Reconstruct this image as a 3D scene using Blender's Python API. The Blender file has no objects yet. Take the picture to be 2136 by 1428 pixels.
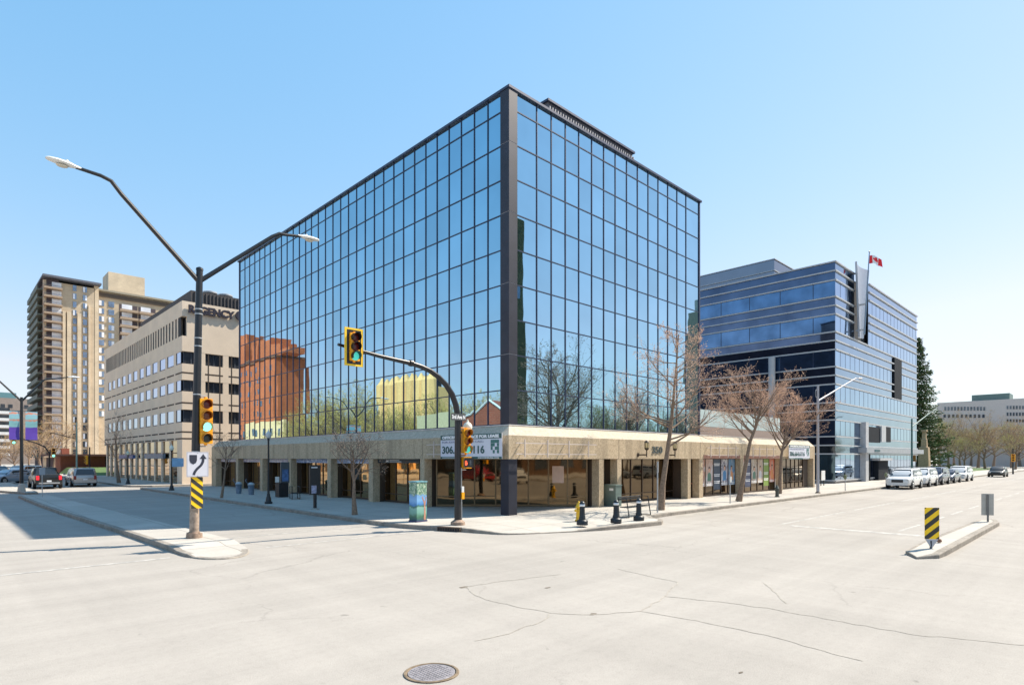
import bpy, bmesh, math, random
from mathutils import Vector, Matrix
rnd = random.Random(7)
PI = math.pi
scene = bpy.context.scene
COL = scene.collection
# ------------------------------------------------------------------ camera frame (used to survey positions)
FPX, CX, HY, CAMH = 1241.0, 1068.0, 955.0, 2.6
ANG = math.radians(45.9)
FW = (math.cos(ANG), math.sin(ANG)); RT = (math.sin(ANG), -math.cos(ANG))
def ray(px):
    t = (px-CX)/FPX
    return FW[0]+t*RT[0], FW[1]+t*RT[1]
def at(px, d):
    r = ray(px); return r[0]*d, r[1]*d
def gnd(px, py, z=0.0):
    return at(px, FPX*(CAMH-z)/(py-HY))
def onX(px, X):
    r = ray(px); d = X/r[0]; return d*r[1], d
def onY(px, Y):
    r = ray(px); d = Y/r[1]; return d*r[0], d
def zz(py, d): return CAMH+(HY-py)/FPX*d
def dep(x, y): return x*FW[0]+y*FW[1]
def proj(x, y, z):
    d = dep(x, y); l = x*RT[0]+y*RT[1]
    return CX+FPX*l/d, HY+FPX*(CAMH-z)/d
# ------------------------------------------------------------------ materials
MATS = {}
def newmat(name):
    m = bpy.data.materials.new(name); m.use_nodes = True
    nt = m.node_tree; nt.nodes.clear()
    out = nt.nodes.new('ShaderNodeOutputMaterial')
    p = nt.nodes.new('ShaderNodeBsdfPrincipled')
    nt.links.new(p.outputs[0], out.inputs[0])
    MATS[name] = m
    return m, nt, p
def noise(nt, scale, detail=4, rough=.6, coord=None, dist=0.0):
    n = nt.nodes.new('ShaderNodeTexNoise'); n.inputs['Scale'].default_value = scale
    n.inputs['Detail'].default_value = detail; n.inputs['Roughness'].default_value = rough
    n.inputs['Distortion'].default_value = dist
    if coord is None:
        coord = nt.nodes.new('ShaderNodeTexCoord').outputs['Object']
    nt.links.new(coord, n.inputs['Vector'])
    return n
def ramp(nt, fac, stops):
    r = nt.nodes.new('ShaderNodeValToRGB')
    els = r.color_ramp.elements
    while len(els) < len(stops): els.new(.5)
    for e, (p, c) in zip(els, stops):
        e.position = p; e.color = (c[0], c[1], c[2], 1) if not isinstance(c, (int, float)) else (c, c, c, 1)
    nt.links.new(fac, r.inputs[0])
    return r
def mixc(nt, a, b, fac, mode='MIX'):
    m = nt.nodes.new('ShaderNodeMix'); m.data_type = 'RGBA'; m.blend_type = mode
    for sock, v in ((m.inputs[0], fac), (m.inputs[6], a), (m.inputs[7], b)):
        if hasattr(v, 'links') or hasattr(v, 'is_linked'): nt.links.new(v, sock)
        elif isinstance(v, (int, float)): sock.default_value = v
        else: sock.default_value = (v[0], v[1], v[2], 1)
    return m.outputs[2]
def mat(name, col, rough=.6, metal=0.0, var=.12, scale=3.0, bump=0.0, bscale=40.0, emit=None, spec=.5, fine=0.0, fscale=60):
    if name in MATS: return MATS[name]
    m, nt, p = newmat(name)
    p.inputs['Roughness'].default_value = rough; p.inputs['Metallic'].default_value = metal
    p.inputs['Specular IOR Level'].default_value = spec
    c = col
    n = noise(nt, scale)
    d = tuple(max(0, v*(1-var)) for v in col); l = tuple(min(1, v*(1+var)) for v in col)
    c = ramp(nt, n.outputs['Fac'], [(.3, d), (.7, l)]).outputs[0]
    if fine:
        n2 = noise(nt, fscale, 2)
        r2 = ramp(nt, n2.outputs['Fac'], [(.35, 1-fine), (.65, 1+fine*.0)])
        c = mixc(nt, c, r2.outputs[0], 1.0, 'MULTIPLY')
    nt.links.new(c, p.inputs['Base Color'])
    if bump:
        nb = noise(nt, bscale, 3)
        b = nt.nodes.new('ShaderNodeBump'); b.inputs['Strength'].default_value = bump; b.inputs['Distance'].default_value = .02
        nt.links.new(nb.outputs['Fac'], b.inputs['Height']); nt.links.new(b.outputs[0], p.inputs['Normal'])
    if emit:
        p.inputs['Emission Color'].default_value = (*emit[:3], 1); p.inputs['Emission Strength'].default_value = emit[3]
    return m
def mirror_glass(name, tint, rough=.02, wav=.02, wscale=.9, base=None, mixf=1.0, dirt=.06):
    """coated facade glass: tinted reflection over a dark body, slightly wavy"""
    m, nt, p = newmat(name)
    p.inputs['Metallic'].default_value = mixf
    p.inputs['Roughness'].default_value = rough
    p.inputs['Specular IOR Level'].default_value = .6
    n0 = noise(nt, .35, 3)
    c = ramp(nt, n0.outputs['Fac'], [(.3, tuple(v*(1-dirt) for v in tint)), (.7, tuple(min(1, v*(1+dirt)) for v in tint))])
    nt.links.new(c.outputs[0], p.inputs['Base Color'])
    n = noise(nt, wscale, 1.5, .4)
    b = nt.nodes.new('ShaderNodeBump'); b.inputs['Strength'].default_value = 1.0; b.inputs['Distance'].default_value = wav
    nt.links.new(n.outputs['Fac'], b.inputs['Height']); nt.links.new(b.outputs[0], p.inputs['Normal'])
    return m
# --- setting surfaces
def road_mat():
    m, nt, p = newmat('asphalt_bleached')
    tc = nt.nodes.new('ShaderNodeTexCoord').outputs['Object']
    big = noise(nt, .12, 5, .6, tc, .6)
    c = ramp(nt, big.outputs['Fac'], [(.3, (.33, .305, .275)), (.5, (.36, .332, .30)), (.72, (.39, .36, .325))]).outputs[0]
    # worn wheel streaks in both directions
    mp = nt.nodes.new('ShaderNodeMapping'); mp.inputs['Scale'].default_value = (.05, 1.1, 1); nt.links.new(tc, mp.inputs[0])
    s1 = noise(nt, 1.0, 3, .6, mp.outputs[0])
    c = mixc(nt, c, ramp(nt, s1.outputs['Fac'], [(.35, .92), (.65, 1.03)]).outputs[0], 1, 'MULTIPLY')
    mp2 = nt.nodes.new('ShaderNodeMapping'); mp2.inputs['Scale'].default_value = (1.0, .05, 1); nt.links.new(tc, mp2.inputs[0])
    s2 = noise(nt, 1.0, 3, .6, mp2.outputs[0])
    c = mixc(nt, c, ramp(nt, s2.outputs['Fac'], [(.35, .94), (.65, 1.02)]).outputs[0], 1, 'MULTIPLY')
    f = noise(nt, 55, 3, .7, tc)
    c = mixc(nt, c, ramp(nt, f.outputs['Fac'], [(.32, .86), (.6, 1.04)]).outputs[0], 1, 'MULTIPLY')
    f2 = noise(nt, 9, 4, .7, tc)
    c = mixc(nt, c, ramp(nt, f2.outputs['Fac'], [(.30, .93), (.5, 1.0), (.75, 1.03)]).outputs[0], 1, 'MULTIPLY')
    # cracks
    dn = noise(nt, 1.3, 4, .7, tc)
    add = nt.nodes.new('ShaderNodeVectorMath'); add.operation = 'MULTIPLY_ADD'
    add.inputs[1].default_value = (.9, .9, 0); nt.links.new(dn.outputs['Color'], add.inputs[0]); nt.links.new(tc, add.inputs[2])
    v = nt.nodes.new('ShaderNodeTexVoronoi'); v.feature = 'DISTANCE_TO_EDGE'; v.inputs['Scale'].default_value = .17
    nt.links.new(add.outputs[0], v.inputs['Vector'])
    cr = ramp(nt, v.outputs['Distance'], [(0.0, .80), (.003, .93), (.006, 1.0)])
    msk = noise(nt, .22, 2, .5, tc)
    mk = ramp(nt, msk.outputs['Fac'], [(.45, 0.0), (.56, 1.0)])
    c = mixc(nt, c, cr.outputs[0], mk.outputs[0], 'MULTIPLY')
    # sparse oil spots
    sp = noise(nt, 2.6, 2, .5, tc)
    c = mixc(nt, c, ramp(nt, sp.outputs['Fac'], [(.2, .6), (.27, 1.0)]).outputs[0], 1, 'MULTIPLY')
    nt.links.new(c, p.inputs['Base Color'])
    p.inputs['Roughness'].default_value = .93; p.inputs['Specular IOR Level'].default_value = .2
    b = nt.nodes.new('ShaderNodeBump'); b.inputs['Strength'].default_value = .35; b.inputs['Distance'].default_value = .01
    nt.links.new(f.outputs['Fac'], b.inputs['Height']); nt.links.new(b.outputs[0], p.inputs['Normal'])
    return m
def walk_mat():
    m, nt, p = newmat('sidewalk_concrete')
    tc = nt.nodes.new('ShaderNodeTexCoord').outputs['Object']
    n = noise(nt, .5, 5, .6, tc)
    c = ramp(nt, n.outputs['Fac'], [(.3, (.40, .37, .33)), (.7, (.48, .45, .405))]).outputs[0]
    f = noise(nt, 30, 3, .7, tc)
    c = mixc(nt, c, ramp(nt, f.outputs['Fac'], [(.3, .86), (.6, 1.03)]).outputs[0], 1, 'MULTIPLY')
    br = nt.nodes.new('ShaderNodeTexBrick'); br.offset = 0; br.inputs['Scale'].default_value = 1
    br.inputs['Brick Width'].default_value = 1.5; br.inputs['Row Height'].default_value = 1.5
    br.inputs['Mortar Size'].default_value = .012; br.inputs['Mortar Smooth'].default_value = .2
    for i, v in ((1, .93), (2, 1.03)): br.inputs[i].default_value = (v, v, v, 1)
    br.inputs[3].default_value = (.42, .40, .37, 1)
    nt.links.new(tc, br.inputs[0])
    c = mixc(nt, c, br.outputs[0], 1, 'MULTIPLY')
    nt.links.new(c, p.inputs['Base Color']); p.inputs['Roughness'].default_value = .9
    p.inputs['Specular IOR Level'].default_value = .2
    b = nt.nodes.new('ShaderNodeBump'); b.inputs['Strength'].default_value = .25; b.inputs['Distance'].default_value = .01
    nt.links.new(f.outputs['Fac'], b.inputs['Height']); nt.links.new(b.outputs[0], p.inputs['Normal'])
    return m
def aggregate_mat(name, a, b_, stain=True):
    m, nt, p = newmat(name)
    tc = nt.nodes.new('ShaderNodeTexCoord').outputs['Object']
    v = nt.nodes.new('ShaderNodeTexVoronoi'); v.inputs['Scale'].default_value = 34; nt.links.new(tc, v.inputs['Vector'])
    bw = nt.nodes.new('ShaderNodeRGBToBW'); nt.links.new(v.outputs['Color'], bw.inputs[0])
    c = ramp(nt, bw.outputs[0], [(.2, a), (.8, b_)]).outputs[0]
    n = noise(nt, 6, 4, .6, tc)
    c = mixc(nt, c, ramp(nt, n.outputs['Fac'], [(.3, .84), (.7, 1.08)]).outputs[0], 1, 'MULTIPLY')
    if stain:   # vertical rain streaks
        mp = nt.nodes.new('ShaderNodeMapping'); mp.inputs['Scale'].default_value = (1.6, 1.6, .12); nt.links.new(tc, mp.inputs[0])
        s = noise(nt, 1.0, 4, .6, mp.outputs[0])
        c = mixc(nt, c, ramp(nt, s.outputs['Fac'], [(.33, .74), (.55, 1.0)]).outputs[0], 1, 'MULTIPLY')
    nt.links.new(c, p.inputs['Base Color']); p.inputs['Roughness'].default_value = .9
    p.inputs['Specular IOR Level'].default_value = .25
    b = nt.nodes.new('ShaderNodeBump'); b.inputs['Strength'].default_value = .35; b.inputs['Distance'].default_value = .008
    nt.links.new(v.outputs['Distance'], b.inputs['Height']); nt.links.new(b.outputs[0], p.inputs['Normal'])
    return m
def brick_mat(name, c1, c2, mortar, w=.6, h=.2):
    m, nt, p = newmat(name)
    tc = nt.nodes.new('ShaderNodeTexCoord').outputs['Object']
    sx = nt.nodes.new('ShaderNodeSeparateXYZ'); nt.links.new(tc, sx.inputs[0])
    ad = nt.nodes.new('ShaderNodeMath'); ad.operation = 'ADD'; nt.links.new(sx.outputs[0], ad.inputs[0]); nt.links.new(sx.outputs[1], ad.inputs[1])
    cb = nt.nodes.new('ShaderNodeCombineXYZ'); nt.links.new(ad.outputs[0], cb.inputs[0]); nt.links.new(sx.outputs[2], cb.inputs[1])
    br = nt.nodes.new('ShaderNodeTexBrick'); br.inputs['Scale'].default_value = 1
    br.inputs['Brick Width'].default_value = w; br.inputs['Row Height'].default_value = h; br.inputs['Mortar Size'].default_value = .01
    br.inputs[1].default_value = (*c1, 1); br.inputs[2].default_value = (*c2, 1); br.inputs[3].default_value = (*mortar, 1)
    nt.links.new(cb.outputs[0], br.inputs[0])
    n = noise(nt, .4, 4, .6, tc)
    c = mixc(nt, br.outputs[0], ramp(nt, n.outputs['Fac'], [(.3, .85), (.7, 1.1)]).outputs[0], 1, 'MULTIPLY')
    nt.links.new(c, p.inputs['Base Color']); p.inputs['Roughness'].default_value = .9
    return m
M_road = road_mat(); M_walk = walk_mat()
M_kerb = mat('kerb_concrete', (.30, .265, .225), .9, var=.25, scale=2.5, fine=.3, fscale=22, bump=.3)
M_ground = mat('city_ground', (.33, .31, .28), .95, var=.15, scale=.2)
M_grass = mat('lawn', (.10, .17, .045), .95, var=.35, scale=1.5, fine=.4, fscale=20)
M_agg = aggregate_mat('exposed_aggregate', (.40, .31, .205), (.59, .475, .33))
M_agg2 = aggregate_mat('coping_concrete', (.42, .36, .28), (.56, .49, .39), False)
M_mull = mat('navy_mullion', (.035, .045, .085), .4, .3, var=.1)
M_colmn = mat('corner_column_metal', (.02, .022, .036), .5, .2, var=.25, scale=1.2)
GLT = [mirror_glass('tower_glass_%s' % n_, tuple(v*k_ for v in (.355, .56, .675)), .012, .0026, .6) for n_, k_ in (('plain', 1.0), ('lighter', 1.06), ('darker', .93))]
M_glassL = GLT[0]
M_dark = mat('dark_core', (.02, .022, .028), .8)
M_bronze = mat('bronze_frame', (.075, .05, .035), .45, .3, var=.2)
M_bglass = mirror_glass('bronze_glass', (.15, .11, .068), .03, .005, .8, mixf=1.0, dirt=.2)
M_bglassL = mirror_glass('golden_reflection_glass', (.46, .31, .16), .03, .005, .8, mixf=1.0, dirt=.15)  # brighter bronze glass copy, golden street reflection put into its tint
M_black = mat('black_paint', (.012, .013, .016), .35, .0, var=.2, spec=.5)
M_blackm = mat('black_iron', (.018, .022, .026), .42, .2, var=.2)
M_rubber = mat('rubber', (.02, .02, .02), .8)
M_white = mat('white_paint', (.72, .72, .70), .5, var=.05)
M_galv = mat('galvanised_steel', (.42, .43, .44), .45, .5, var=.15, scale=6)
M_yellow = mat('signal_yellow', (.92, .40, .010), .4, var=.06)
M_yel2 = mat('reflective_yellow', (.85, .55, .02), .5, var=.05)
M_txtw = mat('letter_white', (.78, .78, .78), .6, var=.02)
M_txtg = mat('letter_dark_green', (.03, .09, .085), .6, var=.02)
M_bark = mat('tree_bark', (.22, .155, .11), .95, var=.35, scale=12, bump=.6, bscale=30)
M_twig = mat('bare_twigs', (.50, .34, .255), .9, var=.3, scale=2)
M_twigd = mat('dark_twigs', (.13, .10, .08), .9, var=.3, scale=2)
M_bud = mat('spring_buds', (.74, .50, .35), .9, var=.25, scale=3)
M_leafy = mat('young_leaves', (.22, .26, .055), .9, var=.4, scale=1.2)
# ------------------------------------------------------------------ mesh builder
class MB:
    def __init__(s): s.v = []; s.f = []; s.mi = []; s.cm = 0
    def face(s, pts):
        i = len(s.v); s.v += [tuple(p) for p in pts]; s.f.append(tuple(range(i, i+len(pts)))); s.mi.append(s.cm)
    def box(s, x0, y0, z0, x1, y1, z1):
        x0, x1 = sorted((x0, x1)); y0, y1 = sorted((y0, y1)); z0, z1 = sorted((z0, z1))
        i = len(s.v)
        s.v += [(x0,y0,z0),(x1,y0,z0),(x1,y1,z0),(x0,y1,z0),(x0,y0,z1),(x1,y0,z1),(x1,y1,z1),(x0,y1,z1)]
        for q in ((0,3,2,1),(4,5,6,7),(0,1,5,4),(1,2,6,5),(2,3,7,6),(3,0,4,7)):
            s.f.append(tuple(i+k for k in q)); s.mi.append(s.cm)
        return s
    def hexa(s, b, t):
        """8 corners: bottom ring b, top ring t (same order, ccw from above)"""
        i = len(s.v); n = len(b); s.v += [tuple(p) for p in b]+[tuple(p) for p in t]
        s.f.append(tuple(i+k for k in reversed(range(n)))); s.f.append(tuple(i+n+k for k in range(n))); s.mi += [s.cm]*2
        for k in range(n):
            s.f.append((i+k, i+(k+1) % n, i+n+(k+1) % n, i+n+k)); s.mi.append(s.cm)
        return s
    def prism(s, poly, axis, a, b):
        """extrude a 2D polygon along axis 0/1/2 from a to b"""
        def P(u, v, w):
            return {0: (w, u, v), 1: (u, w, v), 2: (u, v, w)}[axis]
        area = sum(poly[k][0]*poly[(k+1) % len(poly)][1]-poly[(k+1) % len(poly)][0]*poly[k][1] for k in range(len(poly)))
        pl = poly if (area > 0) == (axis != 1) else poly[::-1]
        if b < a: a, b = b, a
        return s.hexa([P(u, v, a) for u, v in pl], [P(u, v, b) for u, v in pl])
    def tube(s, pts, rad, n=8, cap=True, squash=1.0):
        pts = [Vector(p) for p in pts]
        if not hasattr(rad, '__len__'): rad = [rad]*len(pts)
        i0 = len(s.v); prev = None
        for k, p in enumerate(pts):
            d = (pts[min(k+1, len(pts)-1)]-pts[max(k-1, 0)])
            if d.length < 1e-9: d = Vector((0, 0, 1))
            d.normalize()
            if prev is None:
                a = Vector((0, 0, 1)) if abs(d.z) < .9 else Vector((1, 0, 0))
                u = d.cross(a).normalized()
            else:
                u = (prev-d*prev.dot(d))
                u = u.normalized() if u.length > 1e-6 else d.orthogonal().normalized()
            prev = u; w = d.cross(u)
            for j in range(n):
                t = 2*PI*j/n
                s.v.append(tuple(p+(u*math.cos(t)+w*math.sin(t)*squash)*rad[k]))
        for k in range(len(pts)-1):
            for j in range(n):
                a = i0+k*n+j; b = i0+k*n+(j+1) % n
                s.f.append((a, b, b+n, a+n)); s.mi.append(s.cm)
        if cap:
            s.f.append(tuple(i0+j for j in reversed(range(n)))); s.f.append(tuple(i0+(len(pts)-1)*n+j for j in range(n))); s.mi += [s.cm]*2
        return s
    def lathe(s, prof, c=(0, 0, 0), n=20, axis=2):
        i0 = len(s.v)
        for r, h in prof:
            for j in range(n):
                t = 2*PI*j/n; a, b = r*math.cos(t), r*math.sin(t)
                q = {2: (a, b, h), 0: (h, a, b), 1: (b, h, a)}[axis]
                s.v.append((c[0]+q[0], c[1]+q[1], c[2]+q[2]))
        for k in range(len(prof)-1):
            for j in range(n):
                a = i0+k*n+j; b = i0+k*n+(j+1) % n
                s.f.append((a, b, b+n, a+n)); s.mi.append(s.cm)
        s.f.append(tuple(i0+j for j in reversed(range(n)))); s.f.append(tuple(i0+(len(prof)-1)*n+j for j in range(n))); s.mi += [s.cm]*2
        return s
    def xf(s, M, start=0):
        s.v[start:] = [tuple(M @ Vector(p)) for p in s.v[start:]]; return s
    def build(s, name, m, parent=None, local=False, smooth=False, sharp=35, fix=False):
        me = bpy.data.meshes.new(name)
        off = Vector((0, 0, 0))
        if parent is not None and not local: off = world_loc(parent)
        me.from_pydata([(x-off.x, y-off.y, z-off.z) for x, y, z in s.v], [], s.f)
        ms = m if isinstance(m, (list, tuple)) else [m]
        for q in ms: me.materials.append(q)
        if len(ms) > 1: me.polygons.foreach_set('material_index', s.mi)
        if fix:
            bm = bmesh.new(); bm.from_mesh(me); bmesh.ops.recalc_face_normals(bm, faces=bm.faces); bm.to_mesh(me); bm.free()
        if smooth:
            me.polygons.foreach_set('use_smooth', [True]*len(me.polygons))
            me.set_sharp_from_angle(angle=math.radians(sharp))
        me.update()
        o = bpy.data.objects.new(name, me); COL.objects.link(o)
        if parent is not None: o.parent = parent
        return o
def world_loc(o):
    v = Vector(o.location)
    while o.parent is not None:
        o = o.parent; v += Vector(o.location)
    return v
def box(*a): return MB().box(*a)
def tag(o, label=None, cat=None, group=None, kind=None):
    if label: o['label'] = label
    if cat: o['category'] = cat
    if group: o['group'] = group
    if kind: o['kind'] = kind
    return o
def thing(name, label, cat, loc=(0, 0, 0), rz=0, group=None):
    o = bpy.data.objects.new(name, None); COL.objects.link(o)
    o.location = loc; o.rotation_euler = (0, 0, rz); o.empty_display_size = .2
    return tag(o, label, cat, group)
KIDS = {}
def dup(root, loc, rz=0, label=None, group=None, scale=None):
    r = root.copy(); COL.objects.link(r); r.location = loc; r.rotation_euler = (0, 0, rz)
    if scale: r.scale = scale
    if label: r['label'] = label
    if group: r['group'] = group
    for ch in list(root.children):
        c = ch.copy(); COL.objects.link(c); c.parent = r
        for g in list(ch.children):
            d = g.copy(); COL.objects.link(d); d.parent = c
    return r
def text_mesh(txt, size, width=None, bold=.0, depth=.004):
    cu = bpy.data.curves.new('lettering', 'FONT'); cu.body = txt; cu.size = size; cu.offset = bold; cu.extrude = depth
    cu.align_x = 'LEFT'; cu.resolution_u = 3
    o = bpy.data.objects.new('tmp', cu); COL.objects.link(o)
    dg = bpy.context.evaluated_depsgraph_get()
    me = bpy.data.meshes.new_from_object(o.evaluated_get(dg))
    bpy.data.objects.remove(o)
    xs = [v.co.x for v in me.vertices]
    w = max(xs)-min(xs) if xs else 1; x0 = min(xs) if xs else 0
    s = width/w if width else 1
    for v in me.vertices: v.co.x = (v.co.x-x0)*s
    return me, (width or w)
def place_text(txt, size, origin, right, m, parent, name='lettering', width=None, bold=0.0, normal_off=0.0, depth=.004):
    """origin = world lower-left; right = unit vector of reading direction; text stands upright"""
    me, w = text_mesh(txt, size, width, bold, depth)
    R = Vector(right); U = Vector((0, 0, 1)); N = R.cross(U)
    off = world_loc(parent) if parent else Vector((0, 0, 0))
    O = Vector(origin)
    for v in me.vertices:
        c = v.co.copy(); v.co = O+R*c.x+U*c.y+N*(c.z+normal_off)-off
    me.materials.clear(); me.materials.append(m)
    o = bpy.data.objects.new(name, me); COL.objects.link(o)
    if parent: o.parent = parent
    return o
def struct(name, mb, m, **k):
    return tag(mb.build(name, m, **k), kind='structure')
# ------------------------------------------------------------------ key dimensions of the corner block
X0, Y0 = 17.53, 18.29             # podium fascia planes
SB = .5
XL, YR = X0+SB, Y0+SB             # tower corner planes
GX, GY = XL+.1, YR+.1             # glass planes
TOPZ = 18.95
PEY = onX(441, X0)[0]             # podium north-west end
PEX = onY(1700, Y0)[0]            # podium east end
FZ0, FZ1, CPZ = 2.56, 3.58, 4.06  # fascia bottom, top, coping top
SW = .15                          # sidewalk level
# ------------------------------------------------------------------ ground, roads, sidewalks
g = MB(); g.face([(-900, -900, -.03), (1500, -900, -.03), (1500, 1500, -.03), (-900, 1500, -.03)])
struct('ground', g, M_ground)
r = MB()
def sheet(mb, x0, y0, x1, y1, z): mb.face([(x0, y0, z), (x1, y0, z), (x1, y1, z), (x0, y1, z)])
sheet(r, -4, -300, 14.0, 700, 0)          # avenue
sheet(r, 14.0, -6.5, 700, 16.5, 0)        # cross street to the right
sheet(r, -300, -6.5, -4, 16.5, 0)
sheet(r, 14.0, 56.9, 130, 60.9, 0)
sheet(r, 190, 16.5, 200, 250, 0)
struct('road', r, M_road)
def slab(name, pts, zt=SW, kerb=True, kname='kerb', m=None, kp=None):
    """pts: list of (x,y[,z]) ccw; concrete slab with a kerb along its open edges"""
    p3 = [(p[0], p[1], p[2] if len(p) > 2 else zt) for p in pts]
    bm = bmesh.new(); vs = [bm.verts.new(p) for p in p3]; f = bm.faces.new(vs)
    bmesh.ops.triangulate(bm, faces=[f])
    me = bpy.data.meshes.new(name)
    lows = [bm.verts.new((p[0], p[1], -.02)) for p in p3]
    n = len(vs)
    for i in range(n): bm.faces.new((vs[i], lows[i], lows[(i+1) % n], vs[(i+1) % n]))
    bmesh.ops.recalc_face_normals(bm, faces=bm.faces); bm.to_mesh(me); bm.free()
    me.materials.append(m or M_walk)
    o = bpy.data.objects.new(name, me); COL.objects.link(o); tag(o, kind='structure')
    if kerb:
        q = p3 if kp is None else p3[kp[0]:kp[1]]
        closed = kp is None
        k = MB(); N = len(q); inn = []; out = []
        for i in range(N):
            a = Vector(q[i-1][:2]) if (closed or i > 0) else None
            b = Vector(q[i][:2]); c = Vector(q[(i+1) % N][:2]) if (closed or i < N-1) else None
            nn = Vector((0, 0))
            if a is not None: d = (b-a).normalized(); nn += Vector((d.y, -d.x))
            if c is not None: d = (c-b).normalized(); nn += Vector((d.y, -d.x))
            nn.normalize()
            out.append((b+nn*.012, q[i][2]+.004)); inn.append((b-nn*.17, q[i][2]+.004))
        for i in range(N if closed else N-1):
            j = (i+1) % N
            (a, za), (b, zb) = out[i], out[j]; (c, zc), (d, zd) = inn[i], inn[j]
            bev = .02
            ah = a.lerp(c, .1); bh = b.lerp(d, .1)
            k.face([(a.x, a.y, -.02), (b.x, b.y, -.02), (b.x, b.y, max(zb-bev, .005)), (a.x, a.y, max(za-bev, .005))])
            k.face([(a.x, a.y, max(za-bev, .005)), (b.x, b.y, max(zb-bev, .005)), (bh.x, bh.y, zb), (ah.x, ah.y, za)])
            k.face([(ah.x, ah.y, za), (bh.x, bh.y, zb), (d.x, d.y, zd), (c.x, c.y, zc)])
        struct(kname, k, M_kerb)
    return o
def arc(pts, n=4):
    """Catmull-Rom resample"""
    res = []
    for i in range(len(pts)-1):
        p0 = pts[max(i-1, 0)]; p1 = pts[i]; p2 = pts[i+1]; p3 = pts[min(i+2, len(pts)-1)]
        for k in range(n):
            t = k/n
            res.append(tuple(.5*((2*b)+(-a+c)*t+(2*a-5*b+4*c-d)*t*t+(-a+3*b-3*c+d)*t*t*t) for a, b, c, d in zip(p0, p1, p2, p3)))
    res.append(pts[-1]); return res
corner = arc([(12.25, 21.5, .15), (12.35, 19.2, .15), (12.85, 17.4, .15), (13.3, 16.3, .14), (13.55, 15.4, .10), (13.95, 14.6, .05), (15.3, 13.9, .03), (16.3, 13.45, .05), (17.2, 13.1, .12), (18.8, 12.75, .15), (20.3, 12.6, .15)], 4)
blockA = [(12.2, 56.9, .15), (12.2, 40, .15)]+corner+[(20.9, 12.9, .15), (21.3, 13.6, .15), (21.9, 14.15, .15), (23.4, 14.3, .15), (44, 14.35, .15), (190, 14.35, .15), (190, 56.9, .15)]
slab('sidewalk', blockA, kp=(0, len(blockA)-1))
blockB = [(12.2, 250, .15), (12.2, 63.5, .15), (12.6, 62, .15), (14, 60.9, .15), (130, 60.9, .15), (130, 250, .15)]
slab('sidewalk', blockB, kp=(0, 5))
slab('sidewalk', [(-300, 250, .15), (-300, 16.5, .15), (-7, 16.5, .15), (-4.6, 17.5, .15), (-4, 20, .15), (-4, 250, .15)][::1], kp=(1, 6))
slab('sidewalk', [(700, -6.5, .15), (17.5, -6.5, .15), (15, -7.5, .15), (14, -10, .15), (14, -300, .15), (700, -300, .15)][::1], kp=(0, 5))
slab('sidewalk', [(-4, -300, .15), (-4, -10, .15), (-5, -7.5, .15), (-7.5, -6.5, .15), (-300, -6.5, .15), (-300, -300, .15)], kp=(0, 5))
slab('sidewalk', [(200, 250, .15), (200, 19, .15), (204, 16.5, .15), (700, 16.5, .15), (700, 250, .15)], kp=(0, 4))
# traffic islands
islandL = [(3.9, 50.5), (4.0, 40)]+arc([(4.15, 34), (4.45, 27), (4.62, 22), (4.7, 18.6), (4.75, 17.2), (5.0, 16.4, ), (5.55, 16.1), (6.1, 16.6), (6.42, 18.0), (6.42, 20.0), (6.32, 22.5), (6.1, 29)], 3)+[(5.7, 40), (5.4, 50.5), (4.7, 51.4)]
def zi(y): return .15 if y > 18.4 else (.03 if y < 16.9 else .08)
o = slab('traffic_island', [(x, y, zi(y)) for x, y in islandL], kp=(0, 25))
slab('traffic_island', [(3.3, 60), (4.6, 54.5), (5.3, 54.5), (5.5, 60), (5.5, 120), (3.2, 120)])
islandR = [(18.15, 3.75, .05), (18.7, 3.38, .10), (19.3, 3.34, .14), (20.4, 3.34, .15), (29.4, 3.4, .15), (30.4, 3.6, .15), (30.5, 3.95, .13), (29.9, 4.13, .13), (21.3, 4.2, .13), (18.9, 4.15, .09)]
slab('traffic_island', islandR)
# worn lane markings on the cross street
M_mark = mat('worn_road_paint', (.43, .41, .38), .85, var=.35, scale=3, fine=.25, fscale=8)
mk = MB()
for yy in (9.45,):
    x = 24.0
    while x < 120: sheet(mk, x, yy-.06, x+7.5, yy+.06, .004); x += 9
x = 24.6
while x < 110: sheet(mk, x, 5.55, x+3, 5.67, .004); x += 4.5
sheet(mk, 23.5, 4.5, 23.9, 9.0, .004)
for y in (17.35, 20.2): sheet(mk, 6.9, y, 12.0, y+.12, .004)
sheet(mk, -1.2, 17.3, 4.4, 17.45, .004)
struct('lane_marking', mk, M_mark)
# manhole cover with ring
mhx, mhy = gnd(900, 1403)
mh = thing('manhole_cover', 'round dark iron manhole cover set in the road at the bottom of the photo', 'manhole', (mhx, mhy, .002))
MB().lathe([(.335, 0), (.335, .010), (.325, .014), (.30, .014), (.295, .006), (.29, 0)], n=40).build('ring', mat('rusty_ring', (.20, .15, .10), .8, .3, var=.4, scale=8), mh, local=True)
c = MB().lathe([(.285, 0), (.285, .009), (.28, .011)], n=40)
for i in range(-6, 7):
    for j in range(-6, 7):
        x, y = i*.042+(j % 2)*.0, j*.042
        if math.hypot(x, y) < .255: c.box(x-.015, y-.015, .011, x+.015, y+.015, .015)
c.build('cover', mat('cast_iron', (.27, .25, .26), .6, .3, var=.25, scale=14), mh, local=True)
# road patches of darker repaired asphalt and potholes
pt = MB()
for (px, py, r0) in ((968, 1224, .10), (1143, 1225, .055), (1238, 1280, .07), (1545, 1402, .03)):
    x, y = gnd(px, py); q = []
    for k in range(12):
        t = k*PI/6; rr = r0*(.7+.6*rnd.random()); q.append((x+rr*math.cos(t)*1.3, y+rr*math.sin(t)*.7, .004))
    pt.face(q)
struct('road_patch', pt, mat('pothole_patch', (.13, .105, .08), .95, var=.4, scale=10))
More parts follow.
